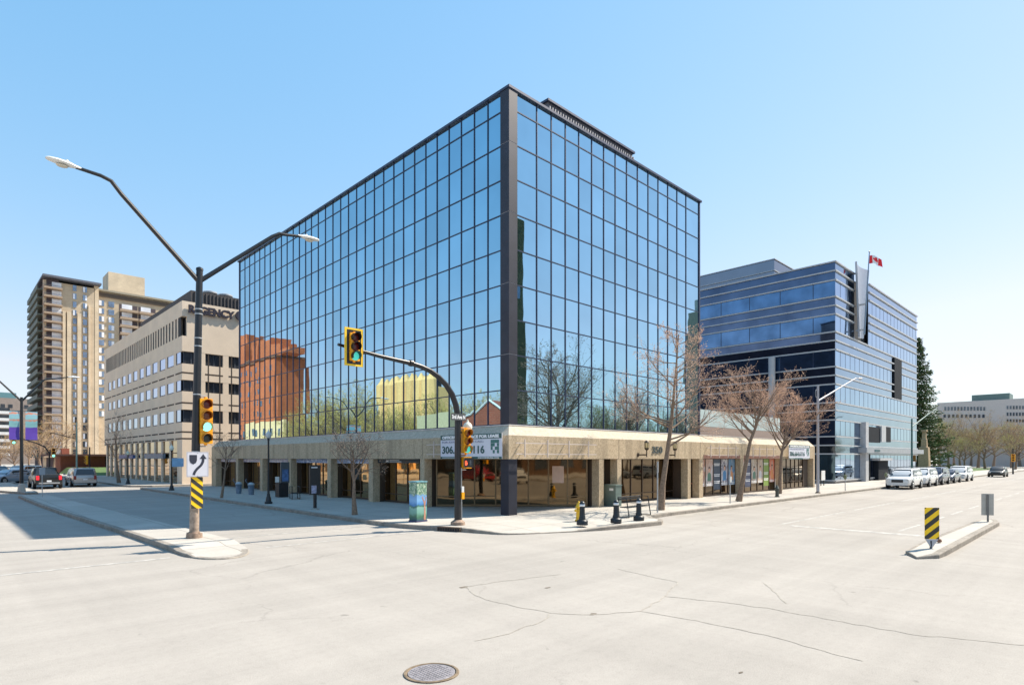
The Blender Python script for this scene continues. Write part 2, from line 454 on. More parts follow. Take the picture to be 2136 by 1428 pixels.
# meandering sealed cracks surveyed from the picture
def crack(px_pts, w=.022, name='road_crack'):
    b = MB(); P = [Vector((*gnd(a, c), .0045)) for a, c in px_pts]
    Q = []
    for i in range(len(P)-1):
        n = max(2, int((P[i+1]-P[i]).length/.18))
        for k in range(n):
            q = P[i].lerp(P[i+1], k/n); q.x += rnd.uniform(-.035, .035); q.y += rnd.uniform(-.035, .035); Q.append(q)
    Q.append(P[-1])
    for i in range(len(Q)-1):
        d = (Q[i+1]-Q[i]); d.normalize(); nn = Vector((-d.y, d.x, 0))
        wa = w*(.5+.5*abs(math.sin(i*1.7))); wb = w*(.5+.5*abs(math.sin((i+1)*1.7)))
        b.face([Q[i]-nn*wa, Q[i]+nn*wa, Q[i+1]+nn*wb, Q[i+1]-nn*wb])
    return b
cr = MB()
for ps in ([(968, 1224), (1010, 1250), (1075, 1264), (1150, 1278), (1240, 1281), (1340, 1274), (1385, 1244), (1413, 1214), (1290, 1186)],
           [(1150, 1278), (1130, 1295), (1060, 1320), (990, 1336)], [(1340, 1274), (1400, 1285), (1510, 1305), (1600, 1325), (1800, 1378)],
           [(1385, 1244), (1480, 1252), (1600, 1268), (1900, 1322), (2136, 1345)],
           [(968, 1224), (1060, 1210), (1170, 1197)], [(1595, 1215), (1640, 1258)]):
    q = crack(ps, .010 if ps[0][0] < 800 else .014); i = len(cr.v); cr.v += q.v; cr.f += [tuple(k+i for k in f) for f in q.f]; cr.mi += q.mi
struct('road_crack', cr, mat('crack_dirt', (.32, .29, .25), .95, var=.25, scale=6))
# dirt strip in the gutter
gt = MB(); sheet(gt, 23.6, 13.75, 150, 14.335, .004); sheet(gt, 11.75, 22, 12.185, 56, .004)
struct('gutter', gt, mat('gutter_concrete', (.34, .31, .27), .9, var=.25, scale=1.2, fine=.2, fscale=12))
# ================================================================== CORNER OFFICE BLOCK
ob = thing('office_building', 'blue mirror-glass office block on an exposed-aggregate podium at the street corner', 'office building', (X0, Y0, SW))
# --- measured mullion positions
ML = [1047,1018,989.8,962.6,937,912,888.4,865,842,821.5,800.4,781,762,744,727,710.7,694.5,679,664,649.7,637.6,624.5,611.6,599,587,575,563.7,552.5,541.8,531.5,520.8,511,500.6]
yl = [onX(p, GX)[0] for p in ML]
MR = [1076,1119.4,1149.7,1179,1207,1234,1259,1283,1306.8,1329.4,1351.5,1372.4,1392.6,1411.8,1430.6,1457]
xr = [onY(p, GY)[0] for p in MR]
# smooth the measured spacing into the regular module of the facade
y_first, y_last = yl[0], yl[-1]
stepL = (yl[-2]-yl[0])/31
zl = [4.1, 5.62, 7.17, 8.74, 10.30, 11.86, 13.42, 14.97, 16.50, 18.02, 18.84]
WY1 = y_last+.12; WX1 = xr[-1]+.12
core = box(XL+.35, YR+.35, 3.0, WX1-.02, WY1-.02, 18.6)
core.build('core_wall', M_dark, ob)
box(XL+.3, YR+.3, 18.6, WX1-.03, WY1-.03, 18.72).build('roof', mat('roof_gravel', (.20, .19, .18), .95), ob)
pr = MB()
pr.box(XL-.03, YR-.03, 18.84, WX1+.1, YR+.25, TOPZ); pr.box(XL-.03, YR+.25, 18.84, XL+.25, WY1+.1, TOPZ)
pr.box(WX1-.15, YR+.25, 18.84, WX1+.1, WY1+.1, TOPZ); pr.box(XL+.25, WY1-.15, 18.84, WX1-.15, WY1+.1, TOPZ)
pr.build('parapet', M_mull, ob)
cc = MB()
cwL = yl[0]-YR; cwR = xr[0]-XL
zj = [CPZ-.5]+[z for z in (7.17, 10.30, 13.42, 16.50)]+[18.84]
for a, b in zip(zj, zj[1:]): cc.box(XL, YR, a+.012, XL+cwR, YR+cwL, b-.012)
cc.build('corner_column', M_colmn, ob)
cj = MB()
for z in zj[1:-1]: cj.box(XL+.01, YR+.01, z-.012, XL+cwR-.01, YR+cwL-.01, z+.012)
cj.build('column_joint', mat('sealant', (.30, .30, .33), .7), ob)
mu = MB(); hw = .022
for y in yl[1:]: mu.box(GX-.035, y-hw, zl[0]-.06, GX+.06, y+hw, 18.84)
for z in zl[:-1]: mu.box(GX-.03, yl[0], z-hw, GX+.055, yl[-1], z+hw)
mu.box(GX-.056, yl[-1], zl[0]-.06, GX+.1, WY1, 18.84)
mu.box(GX-.06, yl[0], zl[0]-.28, GX+.08, yl[-1]+.1, zl[0]-hw-.001)
mu.build('mullion_grid', M_mull, ob)
mu = MB()
for x in xr[1:]: mu.box(x-hw, GY-.035, zl[0]-.06, x+hw, GY+.06, 18.84)
for z in zl[:-1]: mu.box(xr[0], GY-.03, z-hw, xr[-1], GY+.055, z+hw)
mu.box(xr[-1], GY-.056, zl[0]-.06, WX1, GY+.1, 18.84)
mu.box(xr[0], GY-.06, zl[0]-.28, xr[-1]+.1, GY+.08, zl[0]-hw-.001)
mu.build('mullion_grid', M_mull, ob)
# back and side walls (seen only from elsewhere)
box(WX1-.02, YR+.25, 3.0, WX1+.04, WY1, 18.84).build('side_wall', M_colmn, ob)
box(XL+.25, WY1-.02, 3.0, WX1-.02, WY1+.04, 18.84).build('rear_wall', M_colmn, ob)
# --- panes: the hundred largest in the picture are parts, the rest one mass
panes = []
for i in range(32):
    for j in range(10):
        a, b = yl[i], yl[i+1]; z0, z1 = zl[j], zl[j+1]
        P = [proj(GX, a, z0), proj(GX, b, z0), proj(GX, b, z1), proj(GX, a, z1)]
        ar = abs(sum(P[k][0]*P[(k+1) % 4][1]-P[(k+1) % 4][0]*P[k][1] for k in range(4)))
        panes.append((ar, 'L', a, b, z0, z1))
for i in range(15):
    for j in range(10):
        a, b = xr[i], xr[i+1]; z0, z1 = zl[j], zl[j+1]
        P = [proj(a, GY, z0), proj(b, GY, z0), proj(b, GY, z1), proj(a, GY, z1)]
        ar = abs(sum(P[k][0]*P[(k+1) % 4][1]-P[(k+1) % 4][0]*P[k][1] for k in range(4)))
        panes.append((ar, 'R', a, b, z0, z1))
panes.sort(key=lambda t: -t[0])
rest = MB()
def pane_geo(mb, s, a, b, z0, z1):
    t1 = rnd.uniform(-1, 1)*.0018*(b-a); t2 = rnd.uniform(-1, 1)*.0014*(z1-z0); th = .02
    o = [(-t1-t2), (t1-t2), (t1+t2), (-t1+t2)]
    q = [(a, z0), (b, z0), (b, z1), (a, z1)]
    if s == 'L':
        f = [(GX+d, y, z) for (y, z), d in zip(q, o)]; k = [(GX+th, y, z) for (y, z) in q]
        mb.hexa(f, k) if False else None
        i = len(mb.v); mb.v += f+k
        for c in ((3, 2, 1, 0), (4, 5, 6, 7), (0, 1, 5, 4), (1, 2, 6, 5), (2, 3, 7, 6), (3, 0, 4, 7)): mb.f.append(tuple(i+n for n in c)); mb.mi.append(mb.cm)
    else:
        f = [(x, GY+d, z) for (x, z), d in zip(q, o)]; k = [(x, GY+th, z) for (x, z) in q]
        i = len(mb.v); mb.v += f+k
        for c in ((0, 1, 2, 3), (7, 6, 5, 4), (4, 5, 1, 0), (5, 6, 2, 1), (6, 7, 3, 2), (7, 4, 0, 3)): mb.f.append(tuple(i+n for n in c)); mb.mi.append(mb.cm)
for k, (ar, s, a, b, z0, z1) in enumerate(panes):
    if k < 100:
        p = MB(); pane_geo(p, s, a, b, z0, z1); p.build('window_pane', GLT[rnd.choice((0, 0, 0, 1, 2))], ob, fix=True)
    else: rest.cm = rnd.choice((0, 0, 0, 1, 2)); pane_geo(rest, s, a, b, z0, z1)
tag(rest.build('window_panes', GLT, ob, fix=True), kind='stuff')
# --- rooftop plant room with vertical ribs
py_ = YR+3.2
xa, da = onY(1143, py_); xb, db = onY(1319, py_); ztop = zz(208, da)
ph = box(xa, py_, 18.7, xb, py_+9, ztop-.12); ph.build('plant_room', mat('plant_room_steel', (.10, .10, .12), .6, .3), ob)
ribs = MB(); x = xa+.06
while x < xb: ribs.box(x, py_-.09, 18.72, x+.07, py_, ztop-.35); x += .22
ribs.build('plant_room_ribs', mat('rib_grey', (.30, .29, .31), .6), ob)
box(xa-.12, py_-.14, ztop-.12, xb+.12, py_+9.1, ztop).build('plant_room_cap', M_mull, ob)
# --- podium fascia with sloped coping (profile extruded along both streets, mitred at the corner)
def ringprof(prof, x1, y1):
    """profile points (inset, z) swept along the two street sides of the podium"""
    mb = MB(); n = len(prof)
    A = [(X0+i, y1-(i if i > 0 else 0)*0, z) for i, z in prof]
    Bc = [(X0+i, Y0+i, z) for i, z in prof]
    C = [(x1, Y0+i, z) for i, z in prof]
    for P, Q in ((A, Bc), (Bc, C)):
        for k in range(n):
            j = (k+1) % n
            mb.face([P[k], Q[k], Q[j], P[j]])
    mb.face(A[::-1]); mb.face(C)
    return mb
zc0 = FZ1
ringprof([(0, FZ0), (0, FZ1), (.75, FZ1), (.75, FZ0)], PEX-.25, PEY-.25).build('fascia', M_agg, ob, fix=True)
ringprof([(0, FZ1+.002), (.48, CPZ-.03), (.48, FZ1+.002)], PEX-.25, PEY-.25).build('coping', M_agg2, ob, fix=True)
ringprof([(.44, CPZ-.028), (.44, CPZ+.012), (.60, CPZ+.012), (.60, CPZ-.028)], PEX-.3, PEY-.3).build('flashing', mat('white_flashing', (.62, .60, .57), .5), ob, fix=True)
# end walls of the podium with their chamfered shoulders
e = MB()
e.prism([(Y0+.02, SW), (Y0+.02, FZ1-.02), (Y0+.5, CPZ-.05), (Y0+26, CPZ-.05), (Y0+26, SW)], 0, PEX-.25, PEX)
e.build('end_wall', M_agg, ob, fix=True)
e = MB()
e.prism([(X0+.02, SW), (X0+.02, FZ1-.02), (X0+.5, CPZ-.05), (X0+30, CPZ-.05), (X0+30, SW)], 1, PEY-.25, PEY)
e.build('end_wall', M_agg, ob, fix=True)
sf = MB()
sf.face([(X0+.75, Y0+.75, FZ0+.05), (PEX-.25, Y0+.75, FZ0+.05), (PEX-.25, Y0+6, FZ0+.05), (X0+.75, Y0+6, FZ0+.05)])
sf.face([(X0+.75, Y0+6, FZ0+.05), (X0+6, Y0+6, FZ0+.05), (X0+6, PEY-.25, FZ0+.05), (X0+.75, PEY-.25, FZ0+.05)])
sf.build('soffit', mat('soffit', (.18, .14, .10), .9), ob)
box(XL+.5, YR+.5, 3.65, PEX-.26, PEY-.26, 3.9).build('podium_roof', mat('podium_membrane', (.30, .28, .26), .95), ob)
# vertical panel joints on the fascia
jt = MB()
for px in (877, 1047+0):
    pass
for px in (612, 746, 881): y = onX(px, X0)[0]; jt.box(X0-.004, y-.012, FZ0+.01, X0+.02, y+.012, FZ1-.005)
for px in (1291, 1441.5, 1461.5, 1548, 1630): x = onY(px, Y0)[0]; jt.box(x-.012, Y0-.004, FZ0+.01, x+.012, Y0+.02, FZ1-.005)
jt.build('fascia_joint', mat('joint_dark', (.10, .08, .065), .9), ob)
# --- piers.  left street: (front left px, front right px, pixel where side ends)
pierL = [(443, 450.5, 461), (491.5, 496.5, 508), (541.5, 547, 559), (600.5, 606, 619), (682.5, 690, 702), (768.5, 777.5, 790), (876, 885, 898)]
PL = []
for a, b, c in pierL:
    ya = onX(a, X0)[0]; yb = onX(b, X0)[0]
    PL.append((yb, ya))
    box(X0+.01, yb, SW, X0+.46, ya, FZ0).build('pier', M_agg, ob); box(X0+.46, yb+.04, SW, X0+.79, ya-.04, FZ0).build('return_panel', mat('brown_panel', (.06, .04, .028), .6), ob)
pierR = [(1250, 1259.4), (1288, 1296.6), (1435, 1441), (1458.8, 1466.5), (1545.2, 1551), (1627, 1633), (1697.3, 1700)]
PR = []
for a, b in pierR:
    xa_, xb_ = onY(a, Y0)[0], onY(b, Y0)[0]; PR.append((xa_, xb_))
for k, (a, b) in enumerate(PR[:-1]):
    box(a, Y0+.01, SW, b, Y0+.46, FZ0).build('pier', M_agg, ob); box(a+.04, Y0+.46, SW, b-.04, Y0+1.1, FZ0).build('return_panel', MATS['brown_panel'], ob)
box(PR[-1][0]-.05, Y0+.01, SW, PEX-.25, Y0+1.15, FZ0).build('pier', M_agg, ob)
# solid recess walls beside the entrance (wall niches)
for (a, b, dpt) in ((PR[0][1], PR[1][0], .85), (PR[2][1], PR[3][0], .6)):
    box(a, Y0+dpt, SW, b, Y0+dpt+.3, FZ0).build('recess_wall', M_agg, ob)
nb = box(PR[2][1]+.05, Y0+.45, 1.0, PR[3][0]-.05, Y0+.62, 1.06); nb.build('ledge', mat('red_brick_ledge', (.35, .13, .08), .9), ob)
# --- recessed bronze glazing, left street
GLX = X0+.8; GRY = Y0+1.0; GPY = Y0+.42
def glazing(a0, a1, fixed, side, n, z0=SW+.02, z1=FZ0+.04, sill=.62, dark_first=.22, door=None):
    """one bay of storefront: window (frame) > glass.  side 'L' runs in y at x=fixed, 'R' runs in x at y=fixed"""
    fr = MB(); gl = MB()
    def B(mb, s0, s1, q0, q1, za, zb):
        if side == 'L': mb.box(fixed+q0, s0, za, fixed+q1, s1, zb)
        else: mb.box(s0, fixed+q0, za, s1, fixed+q1, zb)
    w = (a1-a0)
    B(fr, a0, a1, -.03, .06, z0, z0+.09); B(fr, a0, a1, -.03, .06, z1-.07, z1)
    for k in range(n+1):
        s = a0+w*k/n; B(fr, s-.03, s+.03, -.04, .06, z0+.09, z1-.07)
    if sill: B(fr, a0+.03, a1-.03, -.025, .05, sill-.025, sill+.025)
    f = fr.build('window', M_bronze, ob)
    B(gl, a0, a1, .0, .03, z0+.05, z1-.05)
    gl.build('glass', M_bglassL if side == 'L' else M_bglass, f)
    return f
for k in range(len(PL)-1):
    lo = PL[k+1][1]; hi = PL[k][0]
    glazing(lo, hi, GLX, 'L', max(3, round((hi-lo)/1.05)))
# diagonal corner recess
A = Vector((*at(911, 30.1), 0)); Bv = Vector((*at(1224, 30.1), 0))
yG = PL[-1][0]
# brown return panels on either side of the recess
rp = MB(); rp.hexa([(X0+1.0, yG, SW), (X0+1.05, yG, SW), (A.x+.05, A.y, SW), (A.x, A.y, SW)][::-1] if False else [(X0+1.05, yG-.0, SW), (X0+.95, yG-.0, SW), (A.x-.02, A.y, SW), (A.x+.1, A.y, SW)], [(X0+1.05, yG, FZ0+.04), (X0+.95, yG, FZ0+.04), (A.x-.02, A.y, FZ0+.04), (A.x+.1, A.y, FZ0+.04)])
rp.build('return_panel', mat('brown_panel', (.11, .07, .045), .6), ob, fix=True)
xE = PR[0][0]
rp = MB(); rp.hexa([(xE, Y0+.95, SW), (xE, Y0+1.05, SW), (Bv.x, Bv.y+.1, SW), (Bv.x, Bv.y-.02, SW)], [(xE, Y0+.95, FZ0+.04), (xE, Y0+1.05, FZ0+.04), (Bv.x, Bv.y+.1, FZ0+.04), (Bv.x, Bv.y-.02, FZ0+.04)])
rp.build('return_panel', MATS['brown_panel'], ob, fix=True)
D = (Bv-A).normalized(); Nn = Vector((D.y, -D.x, 0))
if Nn.dot(Vector((*FW, 0))) > 0: Nn = -Nn
L = (Bv-A).length
def dbox(mb, s0, s1, q0, q1, z0, z1):
    P = [A+D*s0-Nn*q0, A+D*s1-Nn*q0, A+D*s1-Nn*q1, A+D*s0-Nn*q1]
    mb.hexa([(p.x, p.y, z0) for p in P], [(p.x, p.y, z1) for p in P])
posts = [0, .5, (1102-911)/313*L*.0+3.3, (1034-911)/313*L, (1102-911)/313*L, (1144-911)/313*L, (1184-911)/313*L, L]
posts = sorted(set([0, (990-911)/313*L, (1034-911)/313*L, (1102-911)/313*L, (1144-911)/313*L, (1184-911)/313*L, L]))
fr = MB()
for s in posts: dbox(fr, s-.035, s+.035, -.04, .05, SW+.02, FZ0+.04)
for s0, s1 in zip(posts, posts[1:]):
    dbox(fr, s0+.035, s1-.035, -.03, .04, SW+.02, SW+.12); dbox(fr, s0+.035, s1-.035, -.03, .04, FZ0-.04, FZ0+.04)
for s0, s1 in ((posts[0], posts[1]), (posts[1], posts[2]), (posts[-2], posts[-1])): dbox(fr, s0+.035, s1-.035, -.02, .03, .66, .70)
f = fr.build('corner_entrance', mat('tan_bronze', (.20, .13, .065), .5, .2), ob, fix=True)
gl = MB(); dbox(gl, 0, L, 0, .02, SW+.05, FZ0); gl.build('glass', M_bglass, f, fix=True)
nt_ = MB(); dbox(nt_, (1152-911)/313*L, (1176-911)/313*L, -.02, -.005, 1.35, 2.2)
nt_.build('notice', mat('faded_paper', (.55, .40, .33), .8), f, fix=True)
# corner column under the podium
box(X0-.0, Y0-.0, SW, X0+.5, Y0+.5, FZ0).build('corner_pillar', M_colmn, ob)
# --- right street bays
fE = glazing(PR[1][1], PR[2][0], GRY, 'R', 6, sill=.62)
fP1 = glazing(PR[3][1], PR[4][0], GPY, 'R', 5, sill=0)
fP2 = glazing(PR[4][1], PR[5][0], GPY, 'R', 6, sill=0)
fW = glazing(PR[5][1], PR[6][0]-1.3, GPY, 'R', 6, sill=.75)
box(PR[6][0]-1.3, GPY-.03, SW, PR[6][0]-.3, GPY+.05, FZ0).build('return_panel', MATS['brown_panel'], ob)
# printed window posters: a strip of each colour with soft portraits, as flat panels behind the mullions
def poster_mat(name, base, skin, seed, kind):
    m, nt, p = newmat(name)
    tc = nt.nodes.new('ShaderNodeTexCoord').outputs['Object']
    mp = nt.nodes.new('ShaderNodeMapping'); mp.inputs['Location'].default_value = (seed*3.1, 0, seed*1.7); mp.inputs['Scale'].default_value = (2.2, 2, .9); nt.links.new(tc, mp.inputs[0])
    n = noise(nt, 1.3, 3, .6, mp.outputs[0], .8)
    c = ramp(nt, n.outputs['Fac'], [(.32, base), (.48, skin), (.58, tuple(v*.5+.35 for v in base)), (.72, tuple(v*.35 for v in base))])
    if kind == 'plain': nt.links.new(ramp(nt, n.outputs['Fac'], [(.3, base), (.8, tuple(v*1.2 for v in base))]).outputs[0], p.inputs['Base Color'])
    else: nt.links.new(c.outputs[0], p.inputs['Base Color'])
    p.inputs['Roughness'].default_value = .35
    return m
pal = [[((.45, .40, .42), (.45, .22, .14), 0), ((.60, .52, .52), (.50, .30, .22), 0), ((.035, .06, .10), (.1, .1, .1), 1), ((.62, .60, .66), (.06, .05, .10), 0), ((.30, .38, .42), (.10, .25, .45), 0)],
       [((.50, .45, .42), (.75, .22, .10), 0), ((.06, .075, .14), (.1, .1, .1), 1), ((.62, .58, .52), (.35, .25, .18), 0), ((.42, .33, .26), (.55, .40, .30), 0), ((.20, .30, .06), (.3, .3, .1), 1), ((.60, .35, .22), (.65, .12, .06), 0)]]
pi = 0
for f, (lo, hi), cols in ((fP1, (PR[3][1], PR[4][0]), pal[0]), (fP2, (PR[4][1], PR[5][0]), pal[1])):
    n = len(cols); w = (hi-lo)/n
    for k, (b0, s0, pl) in enumerate(cols):
        pi += 1
        zb = .8 if not pl else .55
        po = box(lo+k*w+.035, GPY-.012, zb, lo+(k+1)*w-.035, GPY-.003, FZ0-.03).build('poster', poster_mat('poster_print_%s' % 'abcdefghijklmn'[pi], b0, s0, pi, 'plain' if pl else 'photo'), f)
        tx = MB()
        zs = (2.2, 1.5, 1.05) if pl else (.92,)
        for q, z in enumerate(zs):
            for r_ in range(2):
                tx.box(lo+k*w+.12+.04*r_, GPY-.016, z-.10*r_, lo+(k+1)*w-.12-.05*r_, GPY-.0125, z+.055-.10*r_)
        tx.build('caption', M_txtw, po)
        if not pl:
            fgm = MB(); cxm = lo+(k+.5)*w+rnd.uniform(-.08, .08); zc = rnd.uniform(1.75, 1.95)
            fgm.prism([(cxm+.11*math.cos(a_*PI/6), zc+.15*math.sin(a_*PI/6)) for a_ in range(12)], 1, GPY-.0155, GPY-.0125)
            fgm.build('printed_face', mat('printed_skin', (.62, .36, .25), .4), po, fix=True)
            fgm = MB(); fgm.prism([(cxm-.13, zc), (cxm-.11, zc+.17), (cxm, zc+.23), (cxm+.12, zc+.16), (cxm+.13, zc+.0), (cxm+.09, zc+.10), (cxm-.08, zc+.11)], 1, GPY-.0175, GPY-.0157)
            fgm.build('printed_hair', mat('printed_hair', (.05, .03, .03), .5), po, fix=True)
            fgm = MB(); fgm.prism([(cxm-.24, 1.12), (cxm+.24, 1.12), (cxm+.22, zc-.28), (cxm+.07, zc-.17), (cxm-.07, zc-.17), (cxm-.22, zc-.28)], 1, GPY-.0150, GPY-.0125)
            fgm.build('printed_clothes', mat('printed_clothes_%s' % 'abcdefghijklmn'[pi], [(.55, .52, .50), (.16, .10, .22), (.10, .22, .16), (.62, .60, .62), (.08, .25, .48), (.70, .30, .14)][pi % 6], .5), po, fix=True)
# --- brown header strips above the poster bays, and light trellis frames on the fascia
M_tre = mat('pale_trellis', (.55, .47, .42), .6, var=.08)
for (lo, hi) in ((PR[3][1], PR[4][0]), (PR[4][1], PR[5][0])):
    box(lo+.05, Y0-.015, FZ0+.0+.005, hi-.1, Y0+.03, FZ0+.24).build('header', mat('brown_header', (.20, .10, .075), .8), ob)
def trellis(side, s0, s1, posts_, zlo=2.78, zhi=3.25, off=.22):
    t = MB()
    def B(a, b, q0, q1, z0, z1):
        if side == 'L': t.box(X0-q1, a, z0, X0-q0, b, z1)
        else: t.box(a, Y0-q1, z0, b, Y0-q0, z1)
    for z in (zlo, zhi): B(s0, s1, off, off+.04, z-.02, z+.02)
    for s in posts_:
        B(s-.02, s+.02, off+.041, off+.08, zlo-.14, zhi+.16)
        for z in (zlo, zhi): B(s-.018, s+.018, 0, off, z-.018, z+.018)
    return t.build('sign_trellis', M_tre, ob)
tx_ = [onY(p, Y0-.22)[0] for p in (1093, 1140.5, 1185, 1225.5)]
trellis('R', onY(1076, Y0-.22)[0], onY(1243, Y0-.22)[0], tx_)
tx_ = [onY(p, Y0-.22)[0] for p in (1481, 1499, 1517, 1533.5)]
trellis('R', onY(1475, Y0-.22)[0], onY(1540, Y0-.22)[0], tx_)
tx_ = [onY(p, Y0-.22)[0] for p in (1569, 1583, 1598, 1612)]
trellis('R', onY(1564, Y0-.22)[0], onY(1618, Y0-.22)[0], tx_)
trellis('L', onX(921, X0-.22)[0], onX(891, X0-.22)[0], [onX(907, X0-.22)[0]])
# house number
place_text('350', .52, (onY(1360, Y0)[0], Y0-.02, 2.88), (1, 0, 0), mat('bronze_number', (.10, .12, .12), .5, .4), ob, 'house_number', width=onY(1381, Y0)[0]-onY(1360, Y0)[0], bold=.012, depth=.02)
# wall lanterns
def wall_lantern(px_a, px_b):
    x = onY(px_b, Y0-.55)[0]
    xa2 = onY(px_a, Y0)[0]
    b = MB()
    b.tube([(x, Y0, 2.78), (x, Y0-.55, 2.78)], .035, 8); b.box(x-.07, Y0-.03, 2.68, x+.07, Y0, 2.88)
    b.tube([(x, Y0-.55, 2.66), (x, Y0-.55, 3.0)], .03, 8)
    b.lathe([(.02, 3.0), (.09, 3.05), (.12, 3.11), (.12, 3.14)], (x, Y0-.55, 0), 12)
    for k in range(6):
        t = k*PI/3; b.tube([(x+.115*math.cos(t), Y0-.55+.115*math.sin(t), 3.12), (x+.115*math.cos(t), Y0-.55+.115*math.sin(t), 3.42)], .012, 5)
    b.lathe([(.135, 3.42), (.13, 3.46), (.07, 3.52), (.02, 3.54)], (x, Y0-.55, 0), 12)
    f = b.build('wall_lantern', mat('lantern_bronze', (.05, .035, .025), .4, .4), ob, smooth=True, fix=True)
    MB().lathe([(.09, 3.14), (.10, 3.2), (.10, 3.4)], (x, Y0-.55, 0), 12).build('lantern_glass', mat('amber_glass', (.75, .58, .30), .3), f, smooth=True)
wall_lantern(1340, 1349); wall_lantern(1398, 1408)
# banners under the fascia between the left piers
def valance_mat(name, seed, c0, c1, c2):
    m, nt, p = newmat(name)
    tc = nt.nodes.new('ShaderNodeTexCoord').outputs['Object']
    mp = nt.nodes.new('ShaderNodeMapping'); mp.inputs['Location'].default_value = (0, seed*2.3, 0); mp.inputs['Scale'].default_value = (1, 2.4, 3.5); nt.links.new(tc, mp.inputs[0])
    v = noise(nt, 2.0, 2, .7, mp.outputs[0], 1.2)
    nt.links.new(ramp(nt, v.outputs['Fac'], [(.38, c0), (.5, c1), (.62, c2)]).outputs[0], p.inputs['Base Color']); p.inputs['Roughness'].default_value = .6
    return m
for k in range(5):
    lo = PL[k+1][1]; hi = PL[k][0]
    m = valance_mat('valance_print_%s' % 'abcde'[k], k, (.50, .50, .56), (.75, .74, .80), (.22, .17, .34)) if k < 3 else valance_mat('valance_print_%s' % 'abcde'[k], k, (.16, .24, .42), (.30, .40, .62), (.72, .76, .85))
    box(X0+.42, lo, FZ0-.27, X0+.45, hi, FZ0-.01).build('window_banner', m, ob)
# dark shop sign in the bay next to the corner
lo = PL[6][1]; hi = PL[5][0]
s = box(X0+.3, lo+.5, FZ0-.22, X0+.36, hi-.02, FZ0+.0).build('shop_sign_board', mat('slate_sign', (.03, .045, .055), .5), ob)
place_text('M', .17, (X0+.295, hi-.9, FZ0-.18), (0, -1, 0), M_txtw, s, 'emblem', width=.24, bold=.01)
ln = MB(); ln.box(X0+.290, hi-2.2, FZ0-.085, X0+.2985, hi-1.25, FZ0-.055); ln.box(X0+.290, hi-2.4, FZ0-.165, X0+.2985, hi-1.25, FZ0-.135)
ln.build('small_print', M_txtw, s)
# rooftop screen wall on the podium east of the tower
sy = Y0+3.0
xs0 = WX1+.05; xs1, ds1 = onY(1627, sy)
zt1 = zz(872, ds1); zb1 = zz(901, ds1)
sc = box(xs0, sy, zb1+.02, xs1, sy+.3, zt1); sc.build('roof_screen', mat('pale_green_panel', (.50, .60, .585), .35, var=.08, scale=.6), ob)
sc = MB(); x = xs0+2.2
while x < xs1-.5: sc.box(x-.02, sy-.006, zb1+.03, x+.02, sy, zt1-.01); x += 3.0
sc.build('screen_joint', mat('screen_joint_grey', (.33, .40, .40), .6), ob)
sl = MB(); sl.prism([(sy-1.6, 3.9), (sy-.05, zb1), (sy+.3, zb1), (sy+.3, 3.9)], 0, xs0, xs1); sl.build('sloped_roof', mat('brown_shingle', (.095, .062, .05), .9, fine=.3, fscale=14), ob, fix=True)
# --- lease banners (signs of their own)
def lease_banner(name, label, org, right, w, h, group):
    R = Vector(right); N = R.cross(Vector((0, 0, 1)))
    root = thing(name, label, 'sign', tuple(Vector(org)), group=group)
    def q(u0, u1, v0, v1, n0, n1, nm, m, par=root):
        O = Vector(org); mb = MB()
        P = [O+R*u0+N*n0, O+R*u1+N*n0, O+R*u1+N*n1, O+R*u0+N*n1]
        mb.hexa([(p.x, p.y, org[2]+v0) for p in P], [(p.x, p.y, org[2]+v1) for p in P])
        return mb.build(nm, m, par, fix=True)
    q(0, w, 0, h, -.03, 0, 'board', mat('banner_white', (.62, .63, .70), .6, var=.03))
    dk = mat('banner_green', (.03, .095, .09), .6, var=.05)
    tb = q(0, w, h*.80, h, .0005, .006, 'title_band', dk); bb = q(0, w, 0, h*.09, .0005, .006, 'footer_band', dk)
    O = Vector(org)
    def T(t, u, v, s, wd, m, bold=0, nm='lettering', par=root):
        place_text(t, s, tuple(O+R*u+Vector((0, 0, v))), right, m, par, nm, width=wd, bold=bold, normal_off=.011)
    T('OFFICE/RETAIL SPACE FOR LEASE', w*.03, h*.845, h*.155, w*.93, M_txtw, .012, par=tb)
    T('FOR AVAILABLE LEASE CALL:', w*.03, h*.665, h*.11, w*.70, mat('letter_grey', (.18, .20, .30), .6), .0)
    T('306.664.6116', w*.03, h*.23, h*.42, w*.71, M_txtg, .012)
    q(w*.03, w*.27, h*.035, h*.055, .0065, .010, 'small_print', M_txtw, bb)
    T('ICRCOMMERCIAL.COM', w*.64, h*.02, h*.07, w*.32, M_txtw, .003, par=bb)
    # emblem of green blocks with a white peak
    lg = MB(); u0, v0, s = w*.835, h*.22, h*.54
    for i in range(4):
        for j in range(4):
            if (i, j) in ((1, 1), (2, 0), (0, 0), (2, 2)): continue
            a = O+R*(u0+s*i/4*.9)+N*.0005; b = a+R*(s*.21); z = org[2]+v0+s*j/4
            P = [a, b, b+N*.006, a+N*.006]
            lg.hexa([(p.x, p.y, z) for p in P], [(p.x, p.y, z+s*.235) for p in P])
    lg.build('emblem', mat('emblem_green', (.05, .16, .14), .6), root, fix=True)
    return root
ya = onX(920, X0-.24)[0]; yb = onX(1047.5, X0-.24)[0]
lease_banner('lease_banner', 'lease banner on the shaded fascia, partly hidden behind the signal pole', (X0-.26, ya, 2.57), (0, -1, 0), ya-yb, 1.10, 'office lease banners')
xa3 = onY(1646, Y0-.3)[0]; xb3 = onY(1689, Y0-.3)[0]
lease_banner('lease_banner', 'sunlit lease banner at the far right end of the podium fascia', (xa3, Y0-.3, 2.52), (1, 0, 0), xb3-xa3, 1.12, 'office lease banners')
